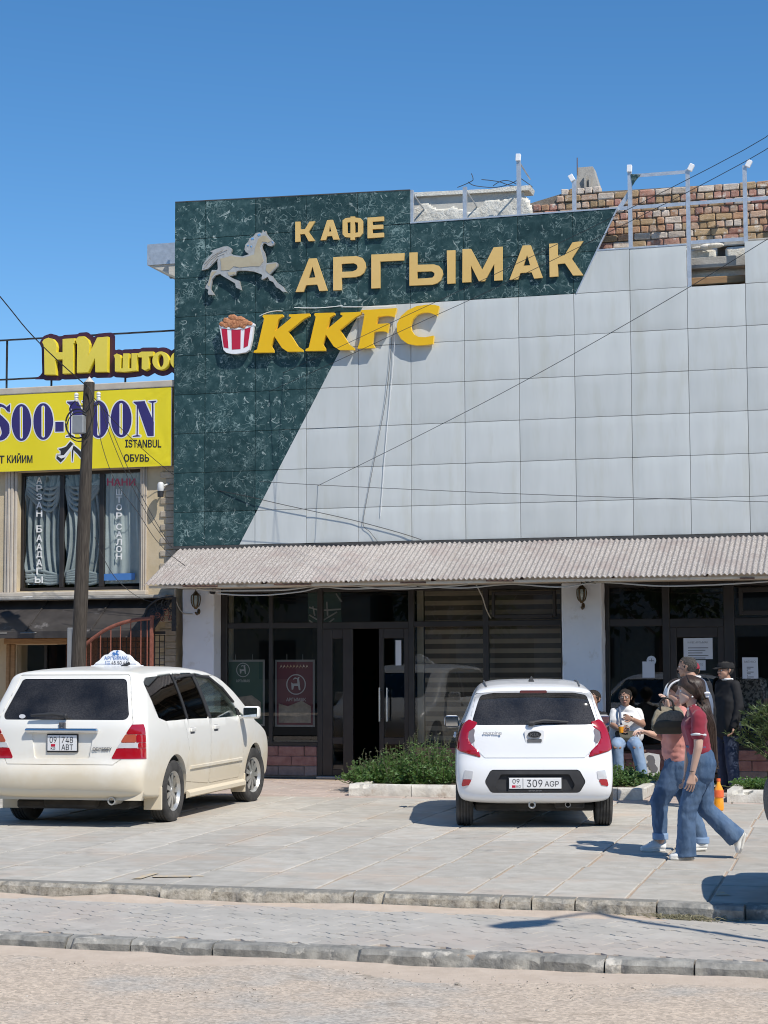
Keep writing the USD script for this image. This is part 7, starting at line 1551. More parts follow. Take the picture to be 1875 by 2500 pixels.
obj('tee', soft(Manifold.batch_boolean([multi([[(nk - UP * .02, .065)], [(shL * .82 + shR * .18, .06), (shR * .82 + shL * .18, .06)], [(ch + rt2 * .12, .105), (ch - rt2 * .12, .105)], [(wa + rt2 * .12, .12), (wa - rt2 * .12, .12)]]), chain([(shL, .058), (shL * .45 + elL * .55, .058)]), chain([(shR, .058), (shR * .45 + elR * .55, .058)])], m3.OpType.Add), .022, 8, .012, (7, 7, 9), 6), L['cotton_white'], S_, smooth=True)
obj('tee_print', [as_tm(Manifold.batch_hull([ball(Q(x, y, ds - .125), .014), ball(Q(x + 14, y + 4, ds - .125), .014)])) for x, y in ((512, 1020), (555, 1030), (540, 1038))], L['hair_grey'], S_)
obj('jeans', soft(Manifold.batch_boolean([multi([[(wa + rt2 * .1, .11), (wa - rt2 * .1, .11)], [(hL, .115), (hR, .115)]]), chain([(hL, .112), (kL, .085), (aL, .072)]), chain([(hR, .112), (kR, .085), (aR, .072)])], m3.OpType.Add), .022, 8, .008, (9, 9, 9), 2), L['denim_pale'], S_, smooth=True)
for kk in (kL, kR): obj('knee_rip', as_tm(Manifold.batch_hull([ball(kk - fw2 * .055 + rt2 * q * .03 - UP * .02, .026) for q in (-1, 1)])), L['skin_tan'], S_, smooth=True)
shoe(S_, aL - UP * .09 * 1 + fw2 * .08, aL - UP * .09 - fw2 * .17, UP, .04); shoe(S_, aR - UP * .09 + fw2 * .08, aR - UP * .09 - fw2 * .17, UP, .04)
obj('hair', soft(hair_cap(hc, fs, UP, .95, top=.001) + ball(PS(-.11, 0, .05), .045), .014, 3, .008, (40, 40, 40)), L['hair_dark'], S_, smooth=True)
obj('glasses', [tube([PS(.104, q * .034 + .026 * math.cos(t), .002 + .02 * math.sin(t)) for t in np.linspace(0, 2 * PI, 18, endpoint=False)], .003, 6, True) for q in (-1, 1)], L['leather_black'], S_)
sb_ = thing('shoulder_bag', 'olive crossbody bag on the lap of the seated person', 'bag', Q(515, 1180, ds - .25))
obj('pouch', soft(multi([[(Q(462, 1150, ds - .22), .03), (Q(575, 1150, ds - .22), .03)], [(Q(470, 1185, ds - .26), .035), (Q(560, 1185, ds - .26), .035)], [(Q(500, 1205, ds - .27), .02), (Q(535, 1205, ds - .27), .02)]]), .02, 4), L['bag_olive'], sb_, smooth=True)
obj('strap', tube(catmull([Q(575, 1150, ds - .2), Q(488, 1080, ds - .16), Q(482, 1000, ds - .12), Q(478, 962, ds - .03)], 14), .016, 6), L['tee_slate'], sb_, smooth=True)
cpq = Q(490, 1118, ds - .33)
cu = thing('drink_cup', 'orange drink in a clear cup held by the seated person', 'cup', cpq)
obj('drink', mv(lathe([(0, -.05), (.028, -.05), (.036, .03), (0, .03)], 16), *cpq), L['juice'], cu, smooth=40); obj('cup_rim', mv(lathe([(.036, .031), (.039, .05), (.035, .05)], 16), *cpq), L['cotton_white'], cu)
# seated man at the pillar, mostly behind the white car
dm_ = 23.7
T_ = thing('person', 'seated person in black at the middle pillar half hidden by the white car', 'person', gp(1285, dm_))
hc = Q(288, 905, dm_); nk = Q(292, 990, dm_ + .02); fT = nrm(-fw2 - rt2 * .6)
shL, shR = Q(205, 1030, dm_), Q(362, 1030, dm_ + .05)
hL, hR = Q(245, 1215, dm_), Q(325, 1215, dm_); kL, kR = Q(235, 1230, dm_ - .45), Q(335, 1230, dm_ - .45); aL, aR = kL - UP * .43, kR - UP * .43
hm, PT = head_mesh(hc, fT, UP, 1.0)
arm = []
for s, q in ((shL, -1), (shR, 1)):
    e = s - UP * .28 - fw2 * .08; w = e - fw2 * .22 - UP * .02 - rt2 * q * .06; arm += [(s, e, w)]
obj('body', soft(Manifold.batch_boolean([hm, chain([(hc - UP * .06, .055), (nk, .056)]), multi([[(nk, .055)], [(shL * .8 + shR * .2, .055), (shR * .8 + shL * .2, .055)], [(hL, .11), (hR, .11)]])] + [chain([(s, .05), (e, .042), (w, .028)]) for s, e, w in arm] + [hand(w, -fw2, -UP, 1, .5, 1) for s, e, w in arm] + [chain([(hL, .085), (kL, .06), (aL, .042)]), chain([(hR, .085), (kR, .06), (aR, .042)])], m3.OpType.Add), .02, 8), L['skin_tan'], T_, smooth=True); face_bits(T_, PT)
obj('shirt', soft(Manifold.batch_boolean([multi([[(nk - UP * .02, .068)], [(shL * .82 + shR * .18, .07), (shR * .82 + shL * .18, .07)], [(hL + UP * .1, .125), (hR + UP * .1, .125)]])] + [chain([(s, .066), (s * .4 + e * .6, .066)]) for s, e, w in arm], m3.OpType.Add), .022, 8, .01, (7, 7, 9)), L['jacket_black'], T_, smooth=True)
obj('trousers', soft(Manifold.batch_boolean([multi([[(hL + UP * .06, .11), (hR + UP * .06, .11)], [(hL, .115), (hR, .115)]]), chain([(hL, .11), (kL, .085), (aL, .072)]), chain([(hR, .11), (kR, .085), (aR, .072)])], m3.OpType.Add), .024, 8), L['jacket_black'], T_, smooth=True)
for a in (aL, aR): shoe(T_, a * [1, 1, 0] + fw2 * .08, a * [1, 1, 0] - fw2 * .18, UP, .042, 'shoe_black', 'shoe_black')
obj('hair', soft(hair_cap(hc, fT, UP, 1.0, top=.0), .014, 3, .008, (40, 40, 40)), L['hair_dark'], T_, smooth=True)
# low bench both sit on
b0, b1 = Q(180, 1250, ds)[0], Q(660, 1250, ds)[0]; by = Q(520, 1210, ds)[1]
bh = thing('bench', 'low wooden bench under the seated people beside the middle pillar', 'bench', ((b0 + b1) / 2, by, 0))
sz = Q(520, 1240, ds)[2] - .06
for q in range(3): obj('slat', cbx(b0, b1, by - .22 + q * .15, by - .09 + q * .15, sz - .03, sz, .006), L['old_iron'], bh)
for x in (b0 + .1, b1 - .1): obj('leg', cbx(x - .03, x + .03, by - .2, by + .2, 0, sz - .031, .006), L['old_iron'], bh)
# bottle on the ground behind the walkers
bq = gp(1541, 20.6)
bo_ = thing('juice_bottle', 'plastic bottle of orange drink held low behind the striding person', 'bottle', bq)
zb0 = Q(1150, 1690, 20.6)[2]; s_ = 1.15
obj('bottle', mv(lathe([(0, 0), (.042, 0), (.048, .02), (.046, .10), (.040, .125), (.046, .15), (.044, .2), (.018, .255), (.016, .28), (0, .28)], 20), bq[0], bq[1], zb0, s=s_), L['juice'], bo_, smooth=40)
obj('label', mv(lathe([(.0475, .125), (.0485, .13), (.0485, .19), (.0475, .195)], 20), bq[0], bq[1], zb0, s=s_), L['label_orange'], bo_, smooth=40); obj('cap', mv(lathe([(0, .278), (.019, .278), (.019, .305), (0, .305)], 16), bq[0], bq[1], zb0, s=s_), L['label_orange'], bo_, smooth=40)
# ---------------------------------------------------------------- planting beds, shrubs, lanterns, posters, wires
def bed(u0, u1, v, y1, ul=None, name_lab='', gapstones=None):
    a, b = G(u0, v), G(u1, v)
    yf = (a[1] + b[1]) / 2
    t = thing('planting_bed', name_lab, 'planting bed', ((a[0] + b[0]) / 2, yf, 0))
    rk = random.Random(int(u0)); x = a[0]
    obj('soil', rough_box(a[0] + .1, b[0] - .1, yf + .12, y1, 0, .10, .01), L['soil'], t)
    while x < b[0] - .05:
        e = min(x + rk.uniform(.6, .9), b[0])
        if b[0] - e < .25: e = b[0]
        n = max(3, int((e - x) / .06)); V = []
        for k in range(n + 1):
            xx = x + .005 + (e - x - .01) * k / n; c = meshkit.fbm(np.array([[xx * 6, u0, 0.0], [xx * 11, u0 + 7, 0.0]]), 4, 3); ch_ = max(0, c[1] - .58) * .3
            V += [(xx, yf + .01 * c[0], 0), (xx, yf + .006 * c[0] + ch_ * .3, .09), (xx, yf + .02 + ch_, .135 - ch_ * .8), (xx, yf + .05 + ch_ * .4, .145 - ch_ * .3 + .008 * c[0]), (xx, yf + .13, .145), (xx, yf + .14, 0)]
        f = []
        for k in range(n):
            for q in range(5): f.append((k * 6 + q, (k + 1) * 6 + q, (k + 1) * 6 + q + 1, k * 6 + q + 1))
        o = n * 6; f += [(0, 1, 2, 3), (0, 3, 4, 5), (o + 3, o + 2, o + 1, o), (o + 5, o + 4, o + 3, o)]
        obj('edging_stone', (np.array(V), np.array(f)), L['kerb_white'], t, smooth=35); x = e
    obj('side_edging', [rough_box(a[0] - .005, a[0] + .13, yf + .145, y1, 0, .14, .012), rough_box(b[0] - .13, b[0] + .005, yf + .145, y1, 0, .14, .012)], L['kerb_white'], t)
    return t
bed(731, 1398, 1724, -.75, name_lab='white-edged planting bed in front of the door, under the white hatchback nose')
bed(1566, 1900, 1736, -.75, name_lab='white-edged planting bed at the right edge under the conifer')
def leafmesh(pts, rnd, size, aspect=.55, droop=.3):
    n = len(pts); V = np.zeros((n, 4, 3))
    for i, (p, d) in enumerate(pts):
        d = nrm(d + np.array([rnd.gauss(0, .45), rnd.gauss(0, .45), rnd.gauss(.1, .4)])); s = nrm(np.cross(d, [rnd.gauss(0, .5), rnd.gauss(0, .5), 1])); l = size * rnd.uniform(.6, 1.3); w = l * aspect / 2
        up_ = np.cross(s, d) * l * .12
        V[i] = (p, p + d * l * .5 + s * w + up_, p + d * l - up_ * droop * 3, p + d * l * .5 - s * w + up_)
    k = np.arange(n) * 4
    return trimesh.Trimesh(V.reshape(-1, 3), np.vstack([np.c_[k, k + 1, k + 2], np.c_[k, k + 2, k + 3]]), process=False)
def leafmat(name, c1, c2, tr):
    n = {'g': ('geometry', {}), 'm': ('mix_color', {'blend_type': 'mix', 'a': c1, 'b': c2}), 'p': ('principled_bsdf', {'roughness': .5, 'specular_ior_level': .35}), 't': ('translucent_bsdf', {'color': tr}), 'x': ('mix_closure', {'fac': .3})}
    L[name] = usdkit.material(stage, '/World/Looks/' + name, n, [('g.random_per_island', 'm.fac'), ('m.result', 'p.base_color'), ('p.BSDF', 'x.closure1'), ('t.BSDF', 'x.closure2')], surface='x.closure')
leafmat('bush_leaf', (.07, .15, .04), (.22, .34, .11), (.28, .44, .1)); leafmat('bush_leaf_pale', (.10, .18, .06), (.24, .33, .14), (.26, .40, .1)); leafmat('conifer_leaf', (.11, .16, .06), (.22, .28, .13), (.25, .32, .12)); leafmat('tree_leaf', (.03, .06, .02), (.07, .11, .035), (.1, .16, .03)); leafmat('seed_head', (.16, .15, .10), (.26, .22, .17), (.2, .2, .1))
def bush(u0, u1, vb, vt, y0, y1, n, seed, label, size=.045, mt='bush_leaf', spikes=12, pale=None, env=None):
    """leafy shrub whose spread is given by picture columns u0..u1, standing between depths y0 and y1"""
    rn = random.Random(seed); ym = (y0 + y1) / 2
    xa, xb = FX(u0, vb, ym), FX(u1, vb, ym); H = FZ((u0 + u1) / 2, vt, ym)
    t = thing('shrub', label, 'shrub', ((xa + xb) / 2, ym, 0))
    st, lv, lp, sd = [], [], [], []
    env = env or (lambda s: (math.sin(PI * min(max(s, 0.02), .98))) ** .5)
    for i in range(n):
        s = rn.random(); x = xa + (xb - xa) * s; y = rn.uniform(y0, y1); h = H * env(s) * rn.uniform(.62, 1.12) * (1 - .25 * ((y - ym) / (y1 - y0 + 1e-6) * 2) ** 2)
        lean = np.array([rn.gauss(0, .10), rn.gauss(-.03, .10), 0]); b = np.array([x, y, .08])
        top = b + lean * 1.5 + UP * max(.12, h - .08); mid = (b + top) / 2 + lean * .4
        c = catmull([b, mid, top], 8); st.append(tube(c, [.006, .006, .005, .005, .004, .004, .003, .002], 4))
        spike = rn.random() < spikes / max(n, 1)
        for q in range(rn.randint(16, 26)):
            tt = rn.uniform(.15, 1.0); p = c[int(tt * 7)]; a = rn.uniform(0, 2 * PI); d = np.array([math.cos(a), math.sin(a), rn.uniform(-.1, .7)])
            r_ = rn.uniform(0, .07) * (1.2 - tt); (lp if (pale and tt > .72) else lv).append((p + d * r_, d))
        if spike:
            e = top + np.array([rn.gauss(0, .03), rn.gauss(0, .03), rn.uniform(.06, .16)]); st.append(tube([top, e], [.003, .0015], 4))
            for q in range(9): sd.append((top + (e - top) * rn.random(), np.array([rn.gauss(0, 1), rn.gauss(0, 1), .6])))
    obj('stem', st, L['stem_green'], t, kind='stuff'); obj('leaves', leafmesh(lv, rn, size), L[mt], t, kind='stuff')
    if lp: obj('young_leaves', leafmesh(lp, rn, size * .85), L[pale], t, kind='stuff')
    if sd: obj('seed_head', leafmesh(sd, rn, .028, .6), L['seed_head'], t, kind='stuff')
    return t
e1 = lambda s: np.interp(s, [0, .12, .25, .4, .55, .7, .78, .9, 1], [.22, .5, .62, .72, .85, .92, 1.0, .9, .8])
bush(772, 985, 1700, 1588, -2.25, -1.3, 260, 3, 'weedy green shrub with pale seed tips left of the white hatchback', .055, 'bush_leaf', 60, 'bush_leaf_pale', e1)
bush(780, 960, 1700, 1640, -2.38, -1.9, 170, 5, 'low broad-leaved plants at the front edge of the bed by the door', .06, 'bush_leaf', 4, 'bush_leaf_pale', lambda s: np.interp(s, [0, .1, .5, 1], [.4, .8, 1, .9]))
bush(985, 1180, 1690, 1630, -2.0, -1.2, 120, 7, 'green plants behind the white hatchback', .05, 'bush_leaf', 12, None)
bush(1312, 1400, 1700, 1648, -2.1, -1.2, 150, 9, 'small rounded green shrub right of the white hatchback', .05, 'bush_leaf_pale', 2, None, lambda s: np.interp(s, [0, .2, .6, .85, 1], [1.0, 1.0, .8, .55, .3]))
bush(1600, 1700, 1712, 1690, -2.3, -1.7, 90, 11, 'low ground plants under the conifer at the right edge', .045, 'bush_leaf', 0, None, lambda s: .8)
# conifer-like feathery bush at the right edge
rn = random.Random(14); cb = np.array([FX(1668, 1690, -1.5), -1.5, 0]); H = FZ(1660, 1532, -1.5)
cn = thing('feathery_conifer', 'feathery olive-green conifer bush cut by the right edge', 'conifer', cb)
st, lv = [tube([cb, cb + UP * H * .9], [.03, .008], 6)], []
for i in range(90):
    z = rn.uniform(.35, .92) * H; a = rn.uniform(0, 2 * PI); ln = .62 * (1.15 - z / H) + .12
    d = np.array([math.cos(a), math.sin(a), rn.uniform(.25, .9)]); p0_ = cb + UP * z; p1_ = p0_ + nrm(d) * ln * rn.uniform(.6, 1.1)
    c = catmull([p0_, (p0_ + p1_) / 2 + UP * .03, p1_ + UP * .02], 10); st.append(tube(c, np.linspace(.008, .002, 10), 4))
    for q in range(26):
        p = c[rn.randint(3, 9)]; lv.append((p, nrm(d) + np.array([rn.gauss(0, .8), rn.gauss(0, .8), rn.gauss(.3, .5)])))
obj('branch', st, L['stem_green'], cn, kind='stuff'); obj('needles', leafmesh(lv, rn, .075, .09), L['conifer_leaf'], cn, kind='stuff')
# dry grass at the kerb
rg = random.Random(2); g_ = []
for _ in range(260):
    u = rg.gauss(1475, 42); v = 1983 + rg.uniform(-3, 5) + (u - 1475) * .06; p = G(u, v, ZL); a = rg.uniform(0, PI); l = rg.uniform(.05, .16)
    g_.append(tube([p, p + np.array([math.cos(a) * l * .5, math.sin(a) * .02, rg.uniform(.01, .035)]), p + np.array([math.cos(a) * l, math.sin(a) * .04, rg.uniform(0, .03)])], [.003, .0025, .001], 3))
mat('straw', (.16, .15, .08), (.34, .30, .19), scale=40, rough=.9); obj('dry_grass', g_, L['straw'], kind='stuff')
# wall lanterns
def lantern(u, v0, v1, label, src=None):
    y = -.18
    top, bot = F(u, v0, y), F(u, v1, y); h = top[2] - bot[2]; z0 = bot[2]
    t = thing('wall_lantern', label, 'lantern', (top[0], -.06, z0), group='bronze lanterns on the white pillars')
    X0, R_ = top[0], h / 1.0
    def LZ(prof): return mv(lathe([(r * R_, z * R_) for r, z in prof], 16), X0, y, z0)
    obj('roof', LZ([(.0, .99), (.008, .97), (.012, .90), (.02, .88), (.018, .84), (.05, .82), (.11, .74), (.15, .70), (.155, .68), (.0, .68)]), L['bronze'], t, smooth=40)
    obj('base', LZ([(0, .20), (.05, .2), (.06, .24), (.10, .27), (.11, .29), (0, .29)]), L['bronze'], t, smooth=40)
    for k in range(6):
        a = k * PI / 3 + .3; pts = [(X0 + math.cos(a) * r * R_, y + math.sin(a) * r * R_, z0 + z * R_) for r, z in ((.10, .29), (.15, .42), (.165, .55), (.15, .69))]
        obj('rib', tube(catmull(pts, 10), .008, 6), L['bronze'], t, smooth=True)
    obj('glass', LZ([(.09, .29), (.14, .42), (.155, .55), (.14, .68)]), L['clear_glass'] if 'clear_glass' in L else L['window_glass'], t, smooth=True)
    obj('bulb', LZ([(0, .3), (.03, .3), (.035, .42), (.05, .5), (.03, .56), (0, .57)]), L['porcelain'], t, smooth=True)
    obj('bracket', [tube(catmull([(X0, -.07, z0 + .14 * R_), (X0, -.12, z0 + .02 * R_), (X0, y, z0 + .08 * R_), (X0, y, z0 + .2 * R_)], 14), .016, 8), mv(lathe([(0, 0), (.06 * R_, .01), (.07 * R_, .03), (0, .04)], 14, 'y'), X0, -.075, z0 + .12 * R_, s=(1, 1, 1.7))], L['bronze'], t, smooth=True)
lantern(423, 1267, 1328, 'bronze wall lantern on the left white pillar'); lantern(1256, 1252, 1316, 'bronze wall lantern on the middle white pillar')
q = F(461, 1279, -.09); dc_ = thing('dome_camera', 'small black camera on a white base at the top of the left pillar', 'security camera', q)
obj('base', mv(rounded(.09, .05, .09, .015), q[0] - .05, -.08, q[2] + .01), L['camera_white'], dc_, smooth=40); obj('lens', mv(lathe([(0, -.05), (.03, -.05), (.034, .03), (0, .04)], 16, 'y'), q[0], -.12, q[2]), L['black_print'], dc_, smooth=40)
# posters inside the left bay, seen through the glass
yp2 = YS + .11
def poster(u0, u1, v0, v1, mt, label):
    p = F(u0, v1, yp2), F(u1, v0, yp2); t = thing('poster', label, 'poster', ((p[0][0] + p[1][0]) / 2, yp2, (p[0][2] + p[1][2]) / 2))
    x0, x1, z0, z1 = p[0][0], p[1][0], p[0][2], p[1][2]
    obj('rim', bx(x0, x1, yp2, yp2 + .008, z0, z1), L['poster_rim'], t); obj('sheet', bx(x0 + .03, x1 - .03, yp2 - .003, yp2 - .0005, z0 + .03, z1 - .03), L[mt], t)
    for s in (.3, .7): obj('hook', tube([(x0 + (x1 - x0) * s, yp2, z1), (x0 + (x1 - x0) * s, yp2, z1 + .08)], .004, 5), L['poster_rim'], t)
    return t, x0, x1, z0, z1
def crest(t, cx, cz, r, y):
    obj('ring', ex(Point(cx, cz).buffer(r).difference(Point(cx, cz).buffer(r * .9)), y, .002), L['poster_motif'], t)
    gm = lambda pts: Polygon([(cx + a * r, cz + b * r) for a, b in pts]).buffer(0)
    obj('motif', ex(unary_union([gm([(-.45, -.5), (-.30, -.5), (-.2, -.15), (.2, -.15), (.3, -.55), (.45, -.55), (.38, .1), (.3, .55), (.38, .75), (.2, .7), (.1, .5), (.14, .1), (-.3, .08), (-.5, .2)]), gm([(-.3, .45), (-.1, .55), (.2, .5), (.1, .62), (-.1, .7), (-.25, .6)])]), y, .002), L['poster_motif'], t)
t, x0, x1, z0, z1 = poster(482, 572, 1425, 1568, 'poster_green', 'green framed poster with a horse crest behind the shop glass')
crest(t, x0 + (x1 - x0) * .48, z1 - .15, .105, yp2 - .006)
obj('caption', mv(text_box('АРГЫМАК', .22, .04, .002), x0 + (x1 - x0) * .48, yp2 - .004, z1 - .31), L['poster_motif'], t)
obj('picture', [ex(Polygon([(x0 + .08, z0 + .12), (x1 - .05, z0 + .1), (x1 - .06, z0 + .35), (x1 - .2, z0 + .45), (x0 + .2, z0 + .42), (x0 + .06, z0 + .3)]), yp2 - .005, .002)], L['poster_pale'], t)
t, x0, x1, z0, z1 = poster(594, 680, 1425, 1570, 'poster_red', 'dark red framed poster with a round horse crest behind the shop glass')
crest(t, (x0 + x1) / 2 + .02, z1 - .36, .15, yp2 - .006)
obj('caption', mv(text_box('АРГЫМАК', .3, .05, .002), (x0 + x1) / 2 + .02, yp2 - .004, z1 - .58), L['poster_motif'], t)
obj('border', [ex(Polygon([(x0 + .07 + i * .05, z1 - .13), (x0 + .095 + i * .05, z1 - .07), (x0 + .115 + i * .05, z1 - .11), (x0 + .095 + i * .05, z1 - .10)]), yp2 - .005, .002) for i in range(9)], L['brick_c'], t, kind='stuff')
obj('picture', ex(Polygon([(x0 + .06, z0 + .06), (x1 - .06, z0 + .06), (x1 - .06, z0 + .30), (x1 - .2, z0 + .38), (x0 + .2, z0 + .3), (x0 + .06, z0 + .34)]), yp2 - .005, .002), L['poster_pale'], t)
# striped green display behind the transom panes
yq_ = YS + .5
dd = thing('hanging_board', 'green board with pale stripes hanging behind the upper panes by the door', 'board', F(700, 1315, yq_))
bp = Polygon([(FX(a, b, yq_), FZ(a, b, yq_)) for a, b in ((665, 1280), (735, 1276), (738, 1350), (665, 1350))]); obj('sheet', ex(bp, yq_, .01), L['poster_green'], dd)
for i, (a, b, c, d) in enumerate(((668, 1312, 690, 1318), (668, 1328, 692, 1342), (668, 1340, 682, 1350), (698, 1340, 728, 1322), (704, 1350, 722, 1336), (700, 1318, 736, 1316), (706, 1300, 708, 1330), (676, 1310, 680, 1330), (726, 1282, 738, 1300))):
    obj('stripe', tube([F(a, b, yq_ - .006), F(c, d, yq_ - .006)], .012, 5), L['poster_motif'], dd)
# papers on the right-hand glass and door
yn = YS - .002
for i, (u0, u1, v0, v1, lab, txt, y) in enumerate(((1388, 1414, 1429, 1464, 'small white notice stuck on the glass right of the middle pillar', None, YS + .030), (1477, 1539, 1378, 1424, 'large white notice with lines of text on the door glass', 'КАФЕ АРГЫМАК', YS + .030), (1488, 1524, 1426, 1448, 'smaller paper below the large notice on the door glass', 'ОТКРЫТО', YS + .030), (1604, 1637, 1420, 1466, 'white sheet of small text on the window right of the shop door', 'МЕНЮ', YS + .030))):
    p, q = F(u0, v1, y), F(u1, v0, y); t = thing('notice', lab, 'notice', ((p[0] + q[0]) / 2, y, (p[2] + q[2]) / 2))
    obj('sheet', bx(p[0], q[0], y, y + .002, p[2], q[2]), L['paper'], t)
    if txt: obj('heading', mv(text_box(txt, (q[0] - p[0]) * .7, .03, .001), (p[0] + q[0]) / 2, y, q[2] - .06), L['grey_print'], t)
    if i in (1, 3):
        for k in range(5 if i == 1 else 9): obj('text_line', bx(p[0] + .06, q[0] - .06 - .04 * (k % 3), y - .001, y, q[2] - .14 - k * (.035 if i == 1 else .022), q[2] - .128 - k * (.035 if i == 1 else .022)), L['grey_print'], t)
p = F(1407, 1430, YS + .03); st_ = thing('round_sticker', 'round white sticker on the glass above the small notice', 'sticker', p)
obj('disc', ex(Point(p[0], p[2] + .02).buffer(.065), YS + .0335, .001), L['paper'], st_); obj('mark', [bx(p[0] - .035, p[0] + .035, YS + .0325, YS + .0333, p[2] + .012, p[2] + .022), bx(p[0] - .005, p[0] + .005, YS + .0325, YS + .0332, p[2] - .015, p[2] + .05)], L['grey_print'], st_)
# printed bag leaning at the plinth
y = -.45; pb_ = F(1428, 1690, y)
pbg = thing('poster_bag', 'white sheet printed with a dark plant leaning on the brick plinth', 'poster', (pb_[0], y, 0))
shp = fpoly([(1388, 1628), (1400, 1626), (1424, 1630), (1426, 1640), (1423, 1690), (1392, 1690), (1386, 1660)], y); obj('sheet', ex(shp, y, .012), L['white_print'], pbg)
rr3 = random.Random(9); obj('print', [ex(Point(FX(1406 + rr3.gauss(0, 8), 1650, y), FZ(1406, 1650 + rr3.gauss(0, 12), y)).buffer(rr3.uniform(.02, .05), 3), y - .003 - .0001 * i, .002) for i in range(16)], L['grey_print'], pbg, kind='stuff')
# ---------------------------------------------------------------- wires
def wire_(name, pts, r, label, mt='cable', n=26, s=0.0):
    pts = [np.array(p, float) for p in pts]
    c = catmull(pts, n) if len(pts) > 2 else sag(pts[0], pts[1], s, n)
    o = obj(name, tube(c, r, 5), L[mt], label=label, cat='wire'); return o
def V3(u, v, d): r_ = ray(u, v); return CAM + r_ * (d / (r_ @ fwd))
wire_('overhead_wire', [V3(1780, 225, 16), V3(1659, 293, 17.4), V3(957, 645, 23.5), V3(728, 752, 25.6), V3(590, 815, 27)], .0038, 'upper of the two overhead wires crossing the yellow letters', n=40)
wire_('overhead_wire', [V3(1780, 252, 16.4), V3(1659, 320, 17.8), V3(973, 667, 23.7), V3(712, 787, 25.7), V3(560, 855, 27)], .0038, 'lower of the two overhead wires crossing the yellow letters', n=40)
wire_('overhead_wire', [V3(1780, 443, 17), V3(1659, 516, 18), V3(1486, 622, 19.5), V3(1120, 830, 22.6), V3(548, 1117, 27.9)], .0038, 'long wire slanting down across the pale panels', n=40)
wire_('service_wire', [V3(-60, 560, 23), V3(40, 690, 23.8), P(192, 838)], .008, 'dark wire running down from upper left to the pole top', n=20)
wire_('service_wire', [P(196, 850), V3(378, 1028, 27.2), F(560, 1078, -.05), F(780, 1128, -.03), F(910, 1166, -.02)], .005, 'twisted black cable drooping across the green and pale panels', n=40)
wire_('service_wire', [F(560, 1040, -.4), F(1000, 1062, -.4), F(1720, 1086, -.4)], .004, 'thin nearly level wire low across the pale panels', n=30)
wire_('loose_wire', [F(848, 700, -.03), F(835, 850, -.03), F(815, 960, -.03), F(784, 1130, -.02), F(800, 1150, -.02), F(816, 1170, -.02)], .0035, 'thin dark wire hanging from the big yellow letters', n=40)
wire_('loose_wire', [F(855, 680, -.09), F(848, 800, -.03), F(836, 930, -.02), F(822, 1115, -.02)], .004, 'white wire hanging from the big yellow letters', 'cable_white', n=40)
for i, pts in enumerate(([(215, 870), (262, 1000), (330, 1130), (375, 1185)], [(222, 880), (300, 1060), (372, 1182)], [(208, 900), (240, 1020), (300, 1110), (340, 1170), (400, 1222)], [(205, 1160), (260, 1260), (330, 1300)])):
    wire_('drop_cable', [V3(u, v, 26.3) for u, v in pts], .005, ['thin cable from the pole to the canopy corner', 'second thin cable from the pole to the canopy corner', 'slack cable looping past the curtained window', 'cable sloping across the window foot to the ledge'][i], n=24)
yc = -PC + .14
for i, (pts, r) in enumerate((([(392, 1262), (470, 1276), (600, 1275), (720, 1262), (850, 1272), (1010, 1262)], .012), ([(470, 1282), (560, 1286), (650, 1278), (700, 1268), (760, 1272), (900, 1266)], .010), ([(880, 1262), (1000, 1270), (1100, 1262), (1210, 1268), (1300, 1258), (1450, 1266), (1659, 1256)], .010))):
    wire_('canopy_cable', [F(u, v, yc) for u, v in pts], r, ['pale cable looping under the left half of the canopy', 'lower pale cable sagging beside the left pillar', 'thin pale cable along the canopy edge to the right'][i], 'cable_pale', 40)
wire_('canopy_cable', [F(1028, 1262, yc), F(1040, 1285, yc + .3), F(1050, 1315, yc + .8), F(1060, 1335, .1)], .008, 'pale cable hanging down from the canopy over the blinds', 'cable_pale')
wire_('lantern_cord', [F(382, 1262, -.3), F(378, 1285, -.15), F(385, 1310, -.1), F(400, 1326, -.08), F(416, 1326, -.08)], .008, 'pale cord curving from the canopy to the left lantern', 'cable_pale')
cw = thing('cable_coil', 'tangle of coiled cable at the top of the middle pillar', 'cable', F(1265, 1256, -.1))
for k in range(4): obj('loop', tube([F(1268 + k * 3 + 13 * math.cos(t), 1256 + 4.5 * math.sin(t + k), -.12 - .02 * k) for t in np.linspace(0, 2 * PI, 22, endpoint=False)], .006, 5, True), L['cable'], cw)
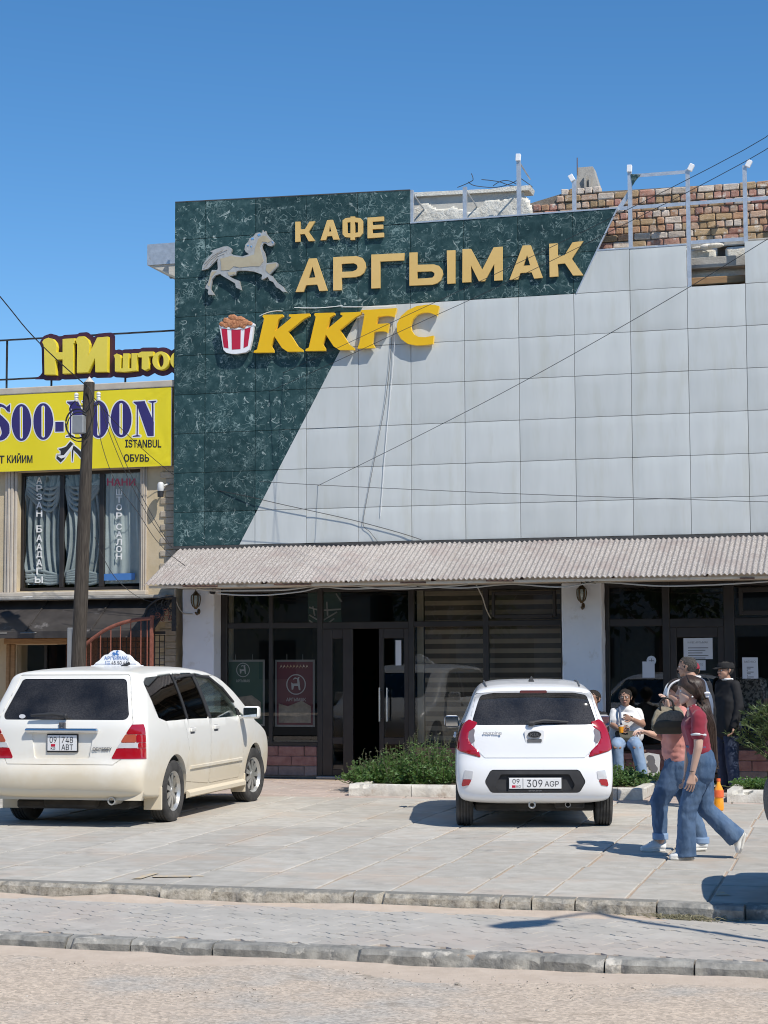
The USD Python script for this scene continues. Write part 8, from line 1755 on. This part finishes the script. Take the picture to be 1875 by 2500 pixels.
# ---------------------------------------------------------------- the other side of the street, behind the viewer: shaded fronts and trees that the shop glass mirrors
obj('asphalt_road', sheet(-120, 120, -33.9, -18.2, ZR + .02), usdkit.material(stage, '/World/Looks/asphalt', {'p': ('principled_bsdf', {'base_color': (.055, .053, .05), 'roughness': .9})}, [], surface='p.BSDF') and L.setdefault('asphalt', UsdShade.Material.Get(stage, '/World/Looks/asphalt')), kind='structure')
for i, (x0, x1, h, mt, lab) in enumerate(((-46, -21, 9.0, 'beige_dark', 'plain rendered building across the street to the far left'), (-20, 2, 10.5, 'concrete', 'grey building across the street opposite the cafe'), (3, 30, 9.5, 'beige_dark', 'plain rendered building across the street to the right'))):
    t = thing('street_building', lab, 'building', ((x0 + x1) / 2, -46, 0))
    obj('wall', bx(x0, x1, -56, -46, 0, h), L[mt], t); obj('roof', bx(x0 - .3, x1 + .3, -56.3, -45.7, h, h + .3), L['concrete'], t)
    for k in range(int((x1 - x0) / 3.2)):
        for r in range(3): obj('window', bx(x0 + 1 + k * 3.2, x0 + 2.6 + k * 3.2, -46.05, -45.98, 1.0 + r * 3.1, 2.6 + r * 3.1), L['dark_frame'], t)
def tree(x, y, h, seed):
    rn = random.Random(seed); t = thing('street_tree', f'leafy tree across the street, {["first","second","third","fourth","fifth","sixth","seventh","eighth"][seed % 8]} from the left', 'tree', (x, y, 0))
    br = [tube([(x, y, -.2), (x + .05, y, h * .35), (x - .05, y, h * .7)], [.18, .13, .06], 8)]; lv = []
    for i in range(16):
        z = h * rn.uniform(.3, .65); a = rn.uniform(0, 2 * PI); e = np.array([x + math.cos(a) * h * .28 * rn.random(), y + math.sin(a) * h * .28, z + h * rn.uniform(.1, .35)]); br.append(tube([(x, y, z), e], [.05, .015], 5))
        for q in range(130):
            d = np.array([rn.gauss(0, 1), rn.gauss(0, 1), rn.gauss(0, 1)]); lv.append((e + d * h * .07, d))
    obj('trunk', br, L['old_iron'], t); obj('crown', leafmesh(lv, rn, .34, .7), L['tree_leaf'], t, kind='stuff')
for i, x in enumerate((-40, -31, -24, -16, -8, 0, 8, 17)): tree(x, -38.5 + (i % 3) * 1.2, 6.5 + (i * 37 % 5) * .5, i)
# street lamp standing outside the frame at the right whose shadow falls on the lower pavement
T_s, H_s = G(1300, 1962, -.05), G(1165, 1992, ZL); hl = 6.2; off = np.array([SUN[0], SUN[1], SUN[2]]) / SUN[2]
tp_, hd_ = T_s + off * hl, H_s + off * (hl - .1)
la = thing('street_lamp', 'street lamp beside the pavement to the right of the view', 'street lamp', (tp_[0], tp_[1], ZL))
obj('post', tube([(tp_[0], tp_[1], -.2), tp_], [.055, .035], 10), L['galvanised'], la, smooth=40); obj('arm', tube(catmull([tp_, tp_ * .5 + hd_ * .5 + UP * .1, hd_], 10), .022, 8), L['galvanised'], la, smooth=40)
hv = nrm(hd_ - tp_); obj('lamp_head', soft(Manifold.batch_hull([ball(hd_ - hv * .1, .07), ball(hd_ + hv * .15, .13), ball(hd_ + hv * .35, .09)]), .04, 3), L['grey_box'], la, smooth=True)
